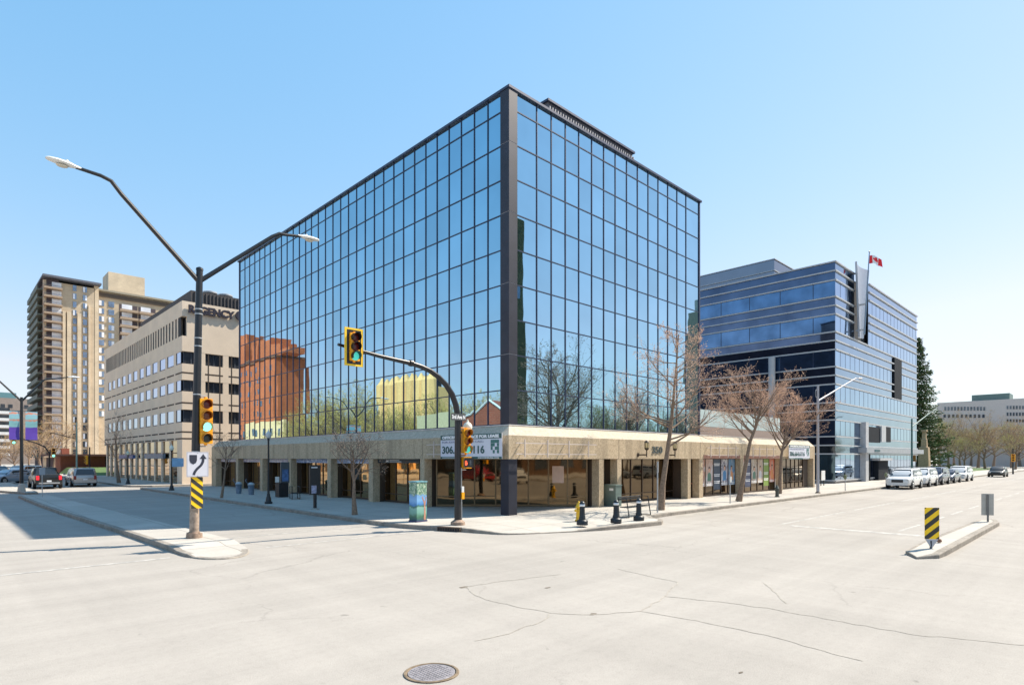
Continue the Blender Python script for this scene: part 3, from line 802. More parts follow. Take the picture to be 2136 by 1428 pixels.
# ================================================================== BUILDINGS BEYOND
M_beige = mat('hotel_precast', (.72, .59, .455), .85, var=.07, scale=.5, fine=.1, fscale=14)
M_wing = mirror_glass('dark_window', (.10, .12, .15), .05, .01, .8, mixf=.6, dirt=.3)
M_wskyr = mirror_glass('hotel_window', (.42, .50, .66), .03, .015, .5)
# ---- hotel
HX = 16.7; HD = 56.0
HY0 = onX(380, HX)[0]; HY1 = onX(218, HX)[0]
def hz(y): return zz(y, HD)
HZ = hz(626)
HXE = HX+34
ho = thing('hotel', 'beige concrete hotel with narrow slot windows in its top storey, left of the mirror-glass block', 'hotel', (HX, HY0, SW))
zb = {k: hz(v) for k, v in dict(slot1=658, slot0=699, w3t=731, w3b=757, l3=776, w2t=791, w2b=815, l2=839, w1t=853, w1b=880, l1=900, l0=914, gt=917).items()}
yw = []
# left face: eleven window bays
wpx = [(376,367)]+[(362,348.5),(344.5,333),(328,318),(313.5,304),(299.5,291),(286,278),(273.5,266.5),(261.5,255),(250.5,244.5),(240,234.5),(231,226)]
wl = MB()
wl.box(HX+.4, HY0+.4, SW, HXE, HY1, HZ-.2); wl.build('core_wall', M_dark, ho)
wl = MB()
bands = [(zb['w3t'], HZ), (zb['w2t'], zb['w3b']), (zb['w1t'], zb['w2b']), (zb['gt'], zb['w1b'])]
ysl = [onX(p, HX)[0] for p in (373.5, 367, 360.3, 353.7, 347.5, 341.5, 336, 330.5, 325, 320, 315, 310, 305.2, 300.6, 296, 291.8, 287.6, 283.6, 279.6, 275.8, 272, 268.4, 264.9, 261.5, 258.2, 255, 252, 249, 246.2, 243.5, 240.8, 238.2, 235.7, 233.3, 231, 228.8, 226.6, 224.5, 222.4)]
for k, (a, b) in enumerate(bands):
    if k == 0:
        wl.box(HX, HY0, zb['w3t'], HXE, HY0+.4, zb['slot0']); wl.box(HX, HY0, zb['slot1'], HXE, HY0+.4, HZ)
        xs_, _ = onY(390, HY0); wl.box(xs_, HY0, zb['slot0'], HXE, HY0+.4, zb['slot1'])
        wl.box(HX, HY0+.4, zb['w3t'], HX+.4, HY1, zb['slot0']); wl.box(HX, HY0+.4, zb['slot1'], HX+.4, HY1, HZ)
        prev = HY0+.4
        for i, y in enumerate(ysl):
            if i == 0: prev = y+.35; continue
            if y-.26 > prev: wl.box(HX, prev, zb['slot0'], HX+.4, y-.26, zb['slot1'])
            prev = y+.26
        wl.box(HX, prev, zb['slot0'], HX+.4, HY1, zb['slot1'])
    else:
        wl.box(HX, HY0, a, HXE, HY0+.4, b); wl.box(HX, HY0+.4, a, HX+.4, HY1, b)
wl.build('wall', M_beige, ho)
ln = MB()   # dark reveal lines in the spandrels
ybs = [(onX(b, HX)[0], onX(a, HX)[0]) for b, a in wpx]
edges = [HY0]+[(ybs[i][1]+ybs[i+1][0])/2 for i in range(len(ybs)-1)]+[HY1]
for zc in (zb['l3'], zb['l2'], zb['l1'], zb['l0']):
    for a, b in zip(edges, edges[1:]): ln.box(HX-.01, a+.25 if a > HY0 else a, zc-.07, HX+.02, b-.25, zc+.07)
    ln.box(HX-.01, HY0-.01, zc-.07, onY(417, HY0)[0], HY0, zc+.07)
    for a, b in ((428, 465), (477, 500)): ln.box(onY(a, HY0)[0], HY0-.01, zc-.07, onY(b, HY0)[0], HY0+.02, zc+.07)
for px in (422, 471):
    x = onY(px, HY0)[0]
    for d_ in (-.55, .55): ln.box(x+d_-.05, HY0-.012, zb['gt']-.2, x+d_+.05, HY0+.01, zb['w3t'])
ln.build('reveal_line', mat('reveal_dark', (.06, .045, .035), .9), ho)
def win(parent, x0, y0, z0, x1, y1, z1, m, name='window'):
    return box(x0, y0, z0, x1, y1, z1).build(name, m, parent)
M_frm = mat('window_frame_dark', (.05, .06, .08), .5)
fl = [(zb['w3b'], zb['w3t']), (zb['w2b'], zb['w2t']), (zb['w1b'], zb['w1t'])]
for (z0, z1) in fl:
    for i in range(len(ybs)-1): box(HX+.01, ybs[i][1], z0, HX+.39, ybs[i+1][0], z1).build('window_pier', M_beige, ho)
    box(HX+.01, ybs[-1][1], z0, HX+.39, HY1-.01, z1).build('window_pier', M_beige, ho)
    for a, b in ybs:
        w = win(ho, HX+.041, a, z0, HX+.12, b, z1, M_wskyr)
        f = MB(); f.box(HX+.01, b-.16, z0, HX+.04, b, z1); f.box(HX+.01, a, z0, HX+.04, b-.16, z0+.1); f.build('frame', M_frm, w)
    for a, b in ((416.5, 428.5), (465.5, 477)): box(onY(a, HY0)[0], HY0+.01, z0, onY(b, HY0)[0], HY0+.39, z1).build('window_pier', M_beige, ho)
    for a, b in ((384, 416.5), (428.5, 465.5), (477, 506)):
        xa_, xb_ = onY(a, HY0)[0], onY(b, HY0)[0]
        w = win(ho, xa_, HY0+.25, z0, xb_, HY0+.3, z1, M_wing)
        box((xa_+xb_)/2-.05, HY0+.2, z0, (xa_+xb_)/2+.05, HY0+.25, z1).build('frame', M_frm, w)
box(HX+.03, HY0+.5, zb['slot0'], HX+.07, HY1-.05, zb['slot1']).build('slot_glazing', M_dark, ho)
box(HX+.35, HY0+.3, zb['slot0'], xs_, HY0+.35, zb['slot1']).build('slot_glazing', M_dark, ho)
# ground floor arcade
gp = MB(); gp.box(HX, HY0, SW, HXE, HY0+.4, zb['gt'])
epx = [369, 354, 337, 322, 307.5, 295, 283, 272, 260.5, 249.5, 239, 230, 222]
eys = [onX(p, HX)[0] for p in epx]
gp.box(HX, HY0+.4, SW, HX+.4, eys[0]-.1, zb['gt'])
gp.build('ground_wall', M_beige, ho)
for y in eys[1:]: box(HX+.02, y-.26, SW, HX+.42, y+.26, zb['gt']).build('ground_pier', M_beige, ho)
for a, b in zip(eys, eys[1:]):
    lo = a+(.26 if a != eys[0] else -.1); hi = b-.26
    w = win(ho, HX+.14, lo, SW, HX+.19, hi, zb['gt'], M_bglassL)
    f = MB()
    for z in (.5, 2.6, 3.1): f.box(HX+.08, lo, z-.05, HX+.14, hi, z+.05)
    f.build('frame', M_bronze, w)
box(HX-.25, onX(345, HX)[0], 2.55, HX-.0, onX(306, HX)[0], 3.05).build('shop_sign', mat('blue_grey_sign', (.14, .20, .27), .5, var=.4, scale=4), ho)
box(HX-.25, onX(282, HX)[0], 2.55, HX-.0, onX(253, HX)[0], 3.0).build('shop_sign', mat('blue_sign', (.03, .08, .24), .5, var=.3, scale=4), ho)
# dark ribbed penthouse and vents
pz = zz(606, 60.0); px0, _ = onY(398, HY0+3.5)
ph = MB(); ph.box(px0, HY0+3.5, HZ-.2, HXE-2, HY1-12, pz); ph.build('penthouse', mat('dark_cladding', (.045, .04, .042), .7), ho)
rb = MB(); x = px0
while x < px0+16: rb.box(x, HY0+3.42, HZ-.2, x+.12, HY0+3.5, pz-.1); x += .35
rb.build('penthouse_ribs', mat('dark_ribs', (.06, .053, .053), .7), ho)
for px in (438, 470):
    x = onY(px, HY0+6)[0]
    MB().lathe([(.35, 0), (.35, .5), (.75, .62), (.75, .75), (.2, .95)], (x, HY0+6, pz), 12).build('roof_vent', M_galv, ho, smooth=True)
# letters on the parapet
sg = thing('building_sign', 'dark purple REGENCY letters mounted on the hotel parapet, casting shadows', 'sign', (onY(392, HY0)[0], HY0-.3, hz(650)))
mlet = mat('plum_letters', (.012, .01, .025), .5)
xl = onY(392, HY0)[0]; xl1 = onY(488, HY0)[0]
me, w_ = text_mesh('REGENCY', .95, xl1-xl, .05, .08)
zl0 = zz(651, dep(xl, HY0))
for v in me.vertices: c_ = v.co.copy(); v.co = Vector((c_.x, -c_.z+.1, c_.y+zl0-sg.location.z))
me.materials.clear(); me.materials.append(mlet); o = bpy.data.objects.new('lettering', me); COL.objects.link(o); o.parent = sg
MB().lathe([(.3, -.1), (.48, -.1), (.48, .1), (.3, .1)], (onY(500, HY0)[0], HY0-.2, zl0+.4), 20, 1).build('emblem', mlet, sg)
# ---- tall apartment tower
M_tan = brick_mat('tan_brick', (.53, .43, .31), (.48, .385, .275), (.30, .26, .2))
M_tan2 = brick_mat('light_tan_brick', (.64, .52, .37), (.59, .475, .34), (.36, .31, .24))
M_apw = mirror_glass('apartment_window', (.24, .29, .36), .05, .02, .5, mixf=.8, dirt=.4)
AD = 150.0; AX0, AY0 = at(92, AD); AZ = zz(571, AD)
FLH = AD*17.75/FPX
ap = thing('apartment_tower', 'tall tan brick apartment tower with stacked balconies on its left end and corner', 'apartment building', (AX0, AY0, 0))
AX1 = onY(200, AY0)[0]; AYB = onX(66, AX0)[0]
AWX = onY(365, AY0+4)[0]
box(AX0+3.2, AY0+1.6, 0, AX1, AYB, AZ-1.2).build('wall', M_tan, ap)
wz = zz(603, dep(AX1, AY0+4)); box(AX1, AY0+4, 0, AWX, AYB-4, wz).build('wing_wall', M_tan, ap)
box(AX0-.3, AY0-.4, AZ-.5, AX1+1.2, AYB, AZ).build('roof_slab', mat('slate_roof', (.10, .11, .14), .7), ap)
box(AX1+1.2, AY0+3.2, wz-.2, AWX, AYB-4, wz+.3).build('roof_slab', mat('buff_edge', (.28, .25, .19), .8), ap)
box(AX1+.95, AY0+3.6, wz-1.7, AWX, AY0+4, wz-.6).build('eave_band', mat('dark_eave', (.08, .06, .045), .8), ap)
px_, dd = onY(226, AY0+12); pz_ = zz(566, dd); px2 = onY(302, AY0+12)[0]
box(px_, AY0+12, wz, px2, AY0+20, pz_).build('elevator_penthouse', M_tan2, ap)
# projecting light brick fins
fx = [(onY(a, AY0)[0], onY(b, AY0)[0]) for a, b in ((132, 138), (141, 150), (163, 171), (186, 190))]
for k, (a, b) in enumerate(fx): box(a, AY0+.9, 0, b, AY0+1.6, AZ-(8.5 if k < 3 else 6)).build('brick_fin', M_tan2, ap)
box(AX1-.1, AY0+1.6, 0, AX1+.9, AY0+4, wz+.8).build('brick_fin', M_tan2, ap)
nfl = 21
M_balc = mat('balcony_concrete', (.33, .25, .18), .85, var=.1)
M_rail = mat('balcony_rail', (.10, .085, .09), .6)
M_bg = mat('balcony_shutter', (.72, .75, .82), .5, var=.2, scale=.4)
xb1 = onY(131, AY0)[0]
for k in range(nfl):
    z = AZ-1.4-k*FLH-1.7
    if z < 2: break
    box(AX0, AY0, z-.25, xb1, AY0+1.6, z).build('balcony', M_balc, ap)
    bl = ap.children[-1] if False else None
    r_ = MB(); r_.box(AX0+.05, AY0+.02, z, xb1, AY0+.1, z+.22); r_.box(AX0-.02, AY0+.1, z, AX0+.06, AY0+1.6, z+.9)
    r_.build('balcony_rail', M_balc, ap)
    box(AX0+.05, AY0+.04, z+.50, xb1, AY0+.09, z+.60).build('handrail', M_rail, ap)
    xw = onY(110, AY0)[0]
    box(xw, AY0+1.5, z, xb1-.1, AY0+1.58, z+FLH-.35).build('balcony_door', M_bg, ap)
    sb = MB(); y = AY0+4
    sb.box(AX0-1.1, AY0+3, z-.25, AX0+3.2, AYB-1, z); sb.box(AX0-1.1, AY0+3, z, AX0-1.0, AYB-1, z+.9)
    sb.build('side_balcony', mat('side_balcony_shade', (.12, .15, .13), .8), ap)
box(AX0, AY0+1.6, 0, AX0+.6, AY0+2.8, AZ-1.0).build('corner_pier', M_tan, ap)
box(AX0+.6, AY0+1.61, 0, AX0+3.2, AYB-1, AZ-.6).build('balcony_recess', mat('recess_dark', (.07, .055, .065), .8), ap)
for k in range(nfl):
    z = AZ-1.4-k*FLH-1.35
    if z < 3: break
    for (a, b) in ((154, 161.5), (175, 183.5)):
        xa_, xb_ = onY(a, AY0)[0], onY(b, AY0)[0]
        w = win(ap, xa_, AY0+1.45, z, xb_, AY0+1.59, z+1.45, M_apw)
        if rnd.random() < .75: c0_ = rnd.choice((0, .5)); box(xa_+(xb_-xa_)*c0_+.05, AY0+1.42, z+.06, xa_+(xb_-xa_)*(c0_+.5), AY0+1.449, z+1.4).build('curtain', M_bg, w)
    for (a, b) in ((206, 217), (226, 238)):
        xa_, xb_ = onY(a, AY0+4)[0], onY(b, AY0+4)[0]
        zz_ = z-2.3
        if zz_ > 12 and zz_ < wz-3:
            w = win(ap, xa_, AY0+3.85, zz_, xb_, AY0+3.99, zz_+1.45, M_apw)
            if rnd.random() < .75: c0_ = rnd.choice((0, .5)); box(xa_+(xb_-xa_)*c0_+.05, AY0+3.82, zz_+.06, xa_+(xb_-xa_)*(c0_+.5), AY0+3.849, zz_+1.4).build('curtain', M_bg, w)
    for (a, b) in ((250, 288), (290, 326)):
        xa_, xb_ = onY(a, AY0+3.2)[0], onY(b, AY0+3.2)[0]; zz_ = z-2.9
        if zz_ > 24 and zz_ < wz-3:
            box(xa_, AY0+2.6, zz_-.25, xb_, AY0+4, zz_).build('balcony', M_balc, ap)
            box(xa_, AY0+2.6, zz_, xb_, AY0+2.7, zz_+.4).build('balcony_rail', M_balc, ap)
            box(xa_+.6, AY0+3.93, zz_+.1, (xa_+xb_)/2+.9, AY0+3.995, zz_+1.95).build('balcony_door', M_bg, ap)
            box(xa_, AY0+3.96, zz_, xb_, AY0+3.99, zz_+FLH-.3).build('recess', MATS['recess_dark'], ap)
# ---- far block at the left edge with white balconies
fd = 250.0; fx0, fy0 = at(-60, fd); fx1 = onY(78, fy0)[0]; fz = zz(833, dep(fx1, fy0))
fb = thing('apartment_block', 'distant grey-brown block with rows of white balconies at the left edge', 'apartment building', (fx0, fy0, 0))
box(fx0, fy0, 0, fx1, fy0+20, fz).build('wall', brick_mat('grey_brown_brick', (.30, .24, .21), (.26, .21, .18), (.2, .2, .2)), fb)
box(fx0, fy0+2, fz, onY(35, fy0)[0], fy0+14, fz+2.5).build('roof_screen', mat('teal_roof', (.10, .22, .25), .6), fb)
for k in range(8):
    z = fz-7.0-k*3.0
    if z < 1: break
    x1_ = onY(21, fy0-1.5)[0]
    box(fx0, fy0-1.6, z, x1_, fy0-1.5, z+1.2).build('balcony', mat('white_balcony', (.62, .62, .62), .7), fb)
    box(fx0, fy0-.06, z+1.2, x1_, fy0-.01, z+2.7).build('window', M_wing, fb)
for k, px in enumerate((-8, 6, 22, 55)):
    x = onY(px, fy0)[0]; win(fb, x-.7, fy0-.1, fz-4.2, x+.7, fy0-.01, fz-2.7, M_wing)
# ---- low brown pavilion in the park beyond the hotel
lbY = 118.0
xa_, d1 = onY(112, lbY); xb_, d2 = onY(215, lbY)
lb = thing('pavilion', 'low dark brown pavilion with a flat roof and posts at the end of the street', 'building', (xa_, lbY, 0))
box(xa_-.8, lbY-1.0, 2.95, xb_+8, lbY+8, 3.25).build('roof', mat('dark_brown_fascia', (.07, .03, .025), .8), lb)
box(xa_+1.0, lbY+1.2, 0, xa_+7, lbY+7, 2.95).build('wall', mat('rust_panel', (.22, .075, .05), .8), lb)
box(xa_+7, lbY+4, 0, xb_+7, lbY+7, 2.95).build('rear_wall', mat('dark_wall', (.035, .02, .018), .8), lb)
for k in range(9):
    x = xa_+7.5+k*1.6; box(x, lbY-.5, 0, x+.22, lbY-.2, 2.95).build('post', MATS['rust_panel'], lb)
x = onY(137, lbY+3)[0]; box(x-.5, lbY+3, 3.25, x+.5, lbY+4.5, 4.2).build('chimney', mat('red_brick', (.32, .10, .06), .9), lb)
gr = MB(); sheet(gr, 4.0+10, 102, 60, 117.5, .16); gr.box(13, 104, 0, 45, 117, .5)
gr = MB(); gr.hexa([(14, 101, .14), (60, 101, .14), (60, 117.6, .14), (14, 117.6, .14)], [(15, 103, .6), (60, 103, .6), (60, 117.6, 1.1), (15, 117.6, 1.1)])
struct('grass_bank', gr, M_grass, fix=True)
# ---- dark glass office building on the right
RD = 57.4; RX, RY = at(1742, RD); RXE = onY(1912, RY)[0]
def rz(y): return zz(y, RD)
RZ = rz(545)
M_dg = mirror_glass('shaded_west_spandrel_glass', (.085, .12, .19), .03, .008, .35, dirt=.25)  # west side only: shade and dark reflection put into the tint
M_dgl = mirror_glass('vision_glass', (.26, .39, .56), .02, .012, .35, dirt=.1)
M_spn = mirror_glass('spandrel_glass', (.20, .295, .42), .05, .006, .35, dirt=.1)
M_fin = mat('white_fin', (.47, .48, .49), .45, var=.05)
gb = thing('glass_office_building', 'dark blue glass office building with white horizontal fins and a curved grey pylon', 'office building', (RX, RY, SW))
fins = [545, 564, 583.5, 618, 636.3, 654.5, 691.4, 709.6, 728.4, 764, 782, 800.4, 838.7, 855, 875, 909.7, 928, 946, 1002]
RYB = RY+45
box(RX+.4, RY+.4, SW, RXE-.1, RYB, RZ-.3).build('core_wall', M_dark, gb)
M_int = mat('dim_interior', (.05, .06, .075), .8)
xSl0 = onY(1782, RY)[0]; xSl1 = onY(1811, RY)[0]
for k in range(len(fins)-1):
    z1, z0 = rz(fins[k]), rz(fins[k+1])
    vis = k in (2, 5, 8, 11, 14, 17)
    # left (street-side west) face, its shade put into darker glass tints
    nm = 'window_band' if vis else 'spandrel_band'
    box(RX, RY, z0, RX+.1, RYB, z1).build(nm, mirror_glass('shaded_west_vision_glass', (.095, .18, .31), .03, .02, .3, dirt=.35) if (vis and 'shaded_west_vision_glass' not in MATS) else (MATS['shaded_west_vision_glass'] if vis else M_dg), gb)
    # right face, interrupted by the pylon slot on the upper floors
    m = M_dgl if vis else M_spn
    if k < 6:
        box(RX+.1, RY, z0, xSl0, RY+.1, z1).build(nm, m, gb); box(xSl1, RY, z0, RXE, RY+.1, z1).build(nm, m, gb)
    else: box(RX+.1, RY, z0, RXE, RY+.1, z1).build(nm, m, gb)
for k, y in enumerate(fins):
    z = rz(y); f = MB()
    f.box(RX-.14, RY-.14, z-.06, RX, RYB, z+.06)
    if k < 6: f.box(RX, RY-.14, z-.06, xSl0-.1, RY, z+.06); f.box(xSl1+.1, RY-.14, z-.06, RXE+.1, RY, z+.06)
    else: f.box(RX, RY-.14, z-.06, RXE+.1, RY, z+.06)
    f.build('fin', M_fin, gb)
for k in (2, 5, 8, 11, 14, 17):
    z1, z0 = rz(fins[k]), rz(fins[k+1])
    ms_ = MB(); y = RY+2.0
    ms_.box(RX-.02, RY+.3, z0+.061, RX-.001, RYB, z0+.11)
    while y < RYB: ms_.box(RX-.015, y-.03, z0+.11, RX, y+.03, z1-.06); y += 3.2
    ms_.build('mullions', M_mull, gb)
    ms_ = MB(); x = RX+1.5
    ms_.box(RX+.3, RY-.02, z0+.061, xSl0 if k < 6 else RXE, RY-.001, z0+.10)
    if k < 6: ms_.box(xSl1, RY-.02, z0+.061, RXE, RY-.001, z0+.10)
    while x < RXE:
        if not (k < 6 and xSl0 < x < xSl1): ms_.box(x-.02, RY-.012, z0+.10, x+.02, RY, z1-.06)
        x += 1.5
    ms_.build('mullions', M_mull, gb)
box(RX, RY, SW, RXE, RY+.3, rz(1002)).build('base_course', mat('grey_granite', (.25, .24, .24), .6, var=.2, scale=10), gb)
box(RX+.02, RY+.3, SW, RX+.3, RYB, rz(1002)).build('base_course', MATS['grey_granite'], gb)
box(xSl0, RY+1.6, rz(691.4)+.07, xSl1, RY+1.7, RZ-.3).build('slot_wall', mat('slot_shadow_panel', (.10, .12, .16), .6), gb)
# curved pylon: tapering half-cylinder of brushed metal leaning out of the slot
pyx0 = onY(1782, RY-.2)[0]; zpt = zz(549, dep(pyx0, RY)); zpb = zz(712, dep(onY(1800, RY)[0], RY))
pm = MB(); n = 14; secs = []
for s in range(13):
    t = s/12; z = zpb+(zpt-zpb)*t
    xa_ = onY(1788+(1782-1788)*t, RY-.3)[0]; xb_ = onY(1796+(1808-1796)*t, RY-.3)[0]
    secs.append([(xa_+(xb_-xa_)*j/n, RY-.55+.35*math.sin(PI*j/n)**.8*(.4+.6*t), z) for j in range(n+1)]+[(xa_+(xb_-xa_)*(n-j)/n, RY-.38+.35*math.sin(PI*(n-j)/n)**.8*(.4+.6*t), z) for j in range(n+1)])
i0 = 0; N = len(secs[0])
for s in secs: pm.v += s
for s in range(12):
    for j in range(N):
        a, b = s*N+j, s*N+(j+1) % N; pm.f.append((a, b, b+N, a+N)); pm.mi.append(0)
pm.f.append(tuple(range(N))[::-1]); pm.f.append(tuple(12*N+j for j in range(N))); pm.mi += [0, 0]
pm.build('pylon', mat('brushed_metal', (.42, .44, .48), .38, .6, var=.06), gb, smooth=True, fix=True)
# dark vertical window, entrance and canopy
def frect(p0, p1, y0, y1, nm, m, dy0=-.03, dy1=.0):
    xa_, da_ = onY(p0, RY); xb_, db_ = onY(p1, RY)
    return box(xa_, RY+dy0, zz(y1, da_), xb_, RY+dy1, zz(y0, da_)).build(nm, m, gb)
M_dkr = mat('dark_opening', (.012, .016, .022), .8, spec=.2)
frect(1863, 1878, 746, 830, 'slot_window', M_dkr, -.16)
frect(1800, 1833, 888, 921, 'loggia', M_dkr, -.16); frect(1842, 1855, 890, 921, 'loggia', M_dkr, -.16)
frect(1833, 1842, 888, 921, 'loggia_column', M_fin, -.3)
frect(1794, 1800, 880, 1007, 'entrance_column', mat('pale_grey_column', (.46, .46, .47), .5), -.55)
frect(1790, 1912, 933, 944, 'canopy', mat('canopy_metal', (.36, .38, .41), .4, .3), -.8)
frect(1801, 1812, 946, 1006, 'entrance_door', M_dkr, -.17)
frect(1822, 1842, 960, 1005, 'entrance_door', M_dkr, -.5); frect(1819, 1845, 955, 960, 'door_canopy', MATS['pale_grey_column'], -.8)
xs5, d5 = onY(1825, RY-.82)
place_text('HUGS CAFE', .42, (xs5, RY-1.61, zz(942, d5)), (1, 0, 0), mat('teal_letters', (.02, .09, .11), .5), gb, 'lettering', width=2.2) if False else None
sx_ = MB(); sx_.box(xs5, RY-.84, zz(941.5, d5), xs5+1.9, RY-.79, zz(937, d5)); sx_.build('canopy_plaque', mat('teal_plaque', (.03, .10, .12), .5, var=.6, scale=6), gb)
# pale column and recessed lower bays on the west face
yc, dc = onX(1610, RX-.6); MB().lathe([(.33, zz(905, dc)), (.33, zz(745, dc))], (RX-.6, yc, 0), 20).build('round_column', M_fin, gb, smooth=True)
# set back upper block
ux, ud = onX(1615, RX+9); uz = zz(540, ud); uyy = ux
box(RX+9, ux, RZ-.3, RXE-6, RYB+8, uz).build('upper_block', mirror_glass('upper_block_glass', (.20, .22, .26), .1, .004, .4), gb)
f = MB()
for z in (uz, uz-1.35, uz-2.7): f.box(RX+8.9, ux-.1, z-.05, RXE-5.9, RYB+8, z+.05)
f.build('fin', M_fin, gb)
# flagpole and flag
fpx, fpd = onY(1804, RY-.9); zt_ = zz(519, fpd)
fp = thing('flagpole', 'slim grey flagpole leaning up beside the curved pylon of the glass office building', 'flagpole', (fpx, RY-.9, zpb))
xt_ = onY(1813.5, RY-.9)[0]
MB().tube([(fpx-.2, RY-.9, zpb+.2), (xt_, RY-.9, zt_)], [.09, .05], 8).build('pole', mat('pole_grey', (.25, .29, .33), .4, .5), fp, smooth=True)
MB().lathe([(.02, 0), (.09, .06), (.09, .1), (.02, .16)], (xt_, RY-.9, zt_), 10).build('finial', M_galv, fp, smooth=True)
for tt in (.05, .35): box(fpx-.2+(xt_-fpx)*tt-.05, RY-.9, zpb+.2+(zt_-zpb)*tt, fpx-.1+(xt_-fpx)*tt, RY-.1, zpb+.35+(zt_-zpb)*tt).build('bracket', M_galv, fp)
fg = MB(); NX, NY = 48, 24; fw, fh = 1.5, .85
leaf = [(0, -.44), (.02, -.17), (.24, -.21), (.20, -.13), (.42, .06), (.36, .09), (.39, .20), (.27, .18), (.24, .23), (.14, .12), (.18, .36), (.11, .32), (0, .46)]
leaf = leaf+[(-x, y) for x, y in leaf[::-1]]
def inside(x, y, P):
    r_ = False
    for i in range(len(P)):
        (a, b), (c_, d_) = P[i], P[i-1]
        if (b > y) != (d_ > y) and x < (c_-a)*(y-b)/(d_-b)+a: r_ = not r_
    return r_
def fpnt(u, v, s):
    x = u*fw; sag = .42*u*u+.12*u
    q_ = .10*math.sin(u*9+v*1.1)*u**.5+s
    return (xt_-.02+x*.88*RT[0]+q_*RT[1], RY-.9+x*.88*RT[1]+q_*RT[0], zt_-.25-v*fh*(1-.08*u)-sag-.05*math.sin(u*11+1))
for side, s in ((0, -.006), (1, .006)):
    i0 = len(fg.v)
    for i in range(NX+1):
        for j in range(NY+1): fg.v.append(fpnt(i/NX, j/NY, s))
    for i in range(NX):
        for j in range(NY):
            u, v = (i+.5)/NX, (j+.5)/NY
            red = u < .25 or u > .75 or inside((u-.5)*fw/fh*1.0, (.5-v), leaf)
            a = i0+i*(NY+1)+j; q = (a, a+1, a+NY+2, a+NY+1)
            fg.f.append(q if side == 0 else q[::-1]); fg.mi.append(1 if red else 0)
fl_ = fg.build('flag', [mat('flag_white', (.78, .78, .78), .8, var=.02), mat('flag_red', (.75, .02, .03), .8, var=.02)], None, smooth=True)
tag(fl_, 'red and white maple leaf flag drooping from the pole above the glass office building', 'flag')
# ---- government block far right
gx = 230.0
y1_, d1_ = onX(1955, gx); y0_, d0_ = onX(2190, gx); gz = zz(840, d1_)
gv = thing('government_building', 'long pale concrete building with rows of windows beyond the park trees at far right', 'building', (gx, y0_, 0))
box(gx, y0_, 0, gx+30, y1_, gz).build('wall', mat('pale_concrete_wall', (.56, .50, .47), .85, var=.06), gv)
ya_, _ = onX(2106, gx+6); yb_, dq = onX(2027, gx+6)
box(gx+6, ya_, gz, gx+14, yb_, zz(824, dq)).build('roof_screen', mat('green_roof_screen', (.10, .16, .15), .6), gv)
for (pa, pb, ya3, yb3, n) in ((1970, 2058, 848, 856, 13), (2100, 2190, 846, 853, 14), (1968, 2058, 864, 871, 10), (2100, 2190, 860, 867, 14), (2100, 2190, 874, 880, 14)):
    for k in range(n):
        p = pa+(pb-pa)*k/n
        a, da_ = onX(p, gx); b, _ = onX(p+(pb-pa)/n*.55, gx)
        win(gv, gx-.1, b, zz(yb3, da_), gx-.01, a, zz(ya3, da_), M_wing)
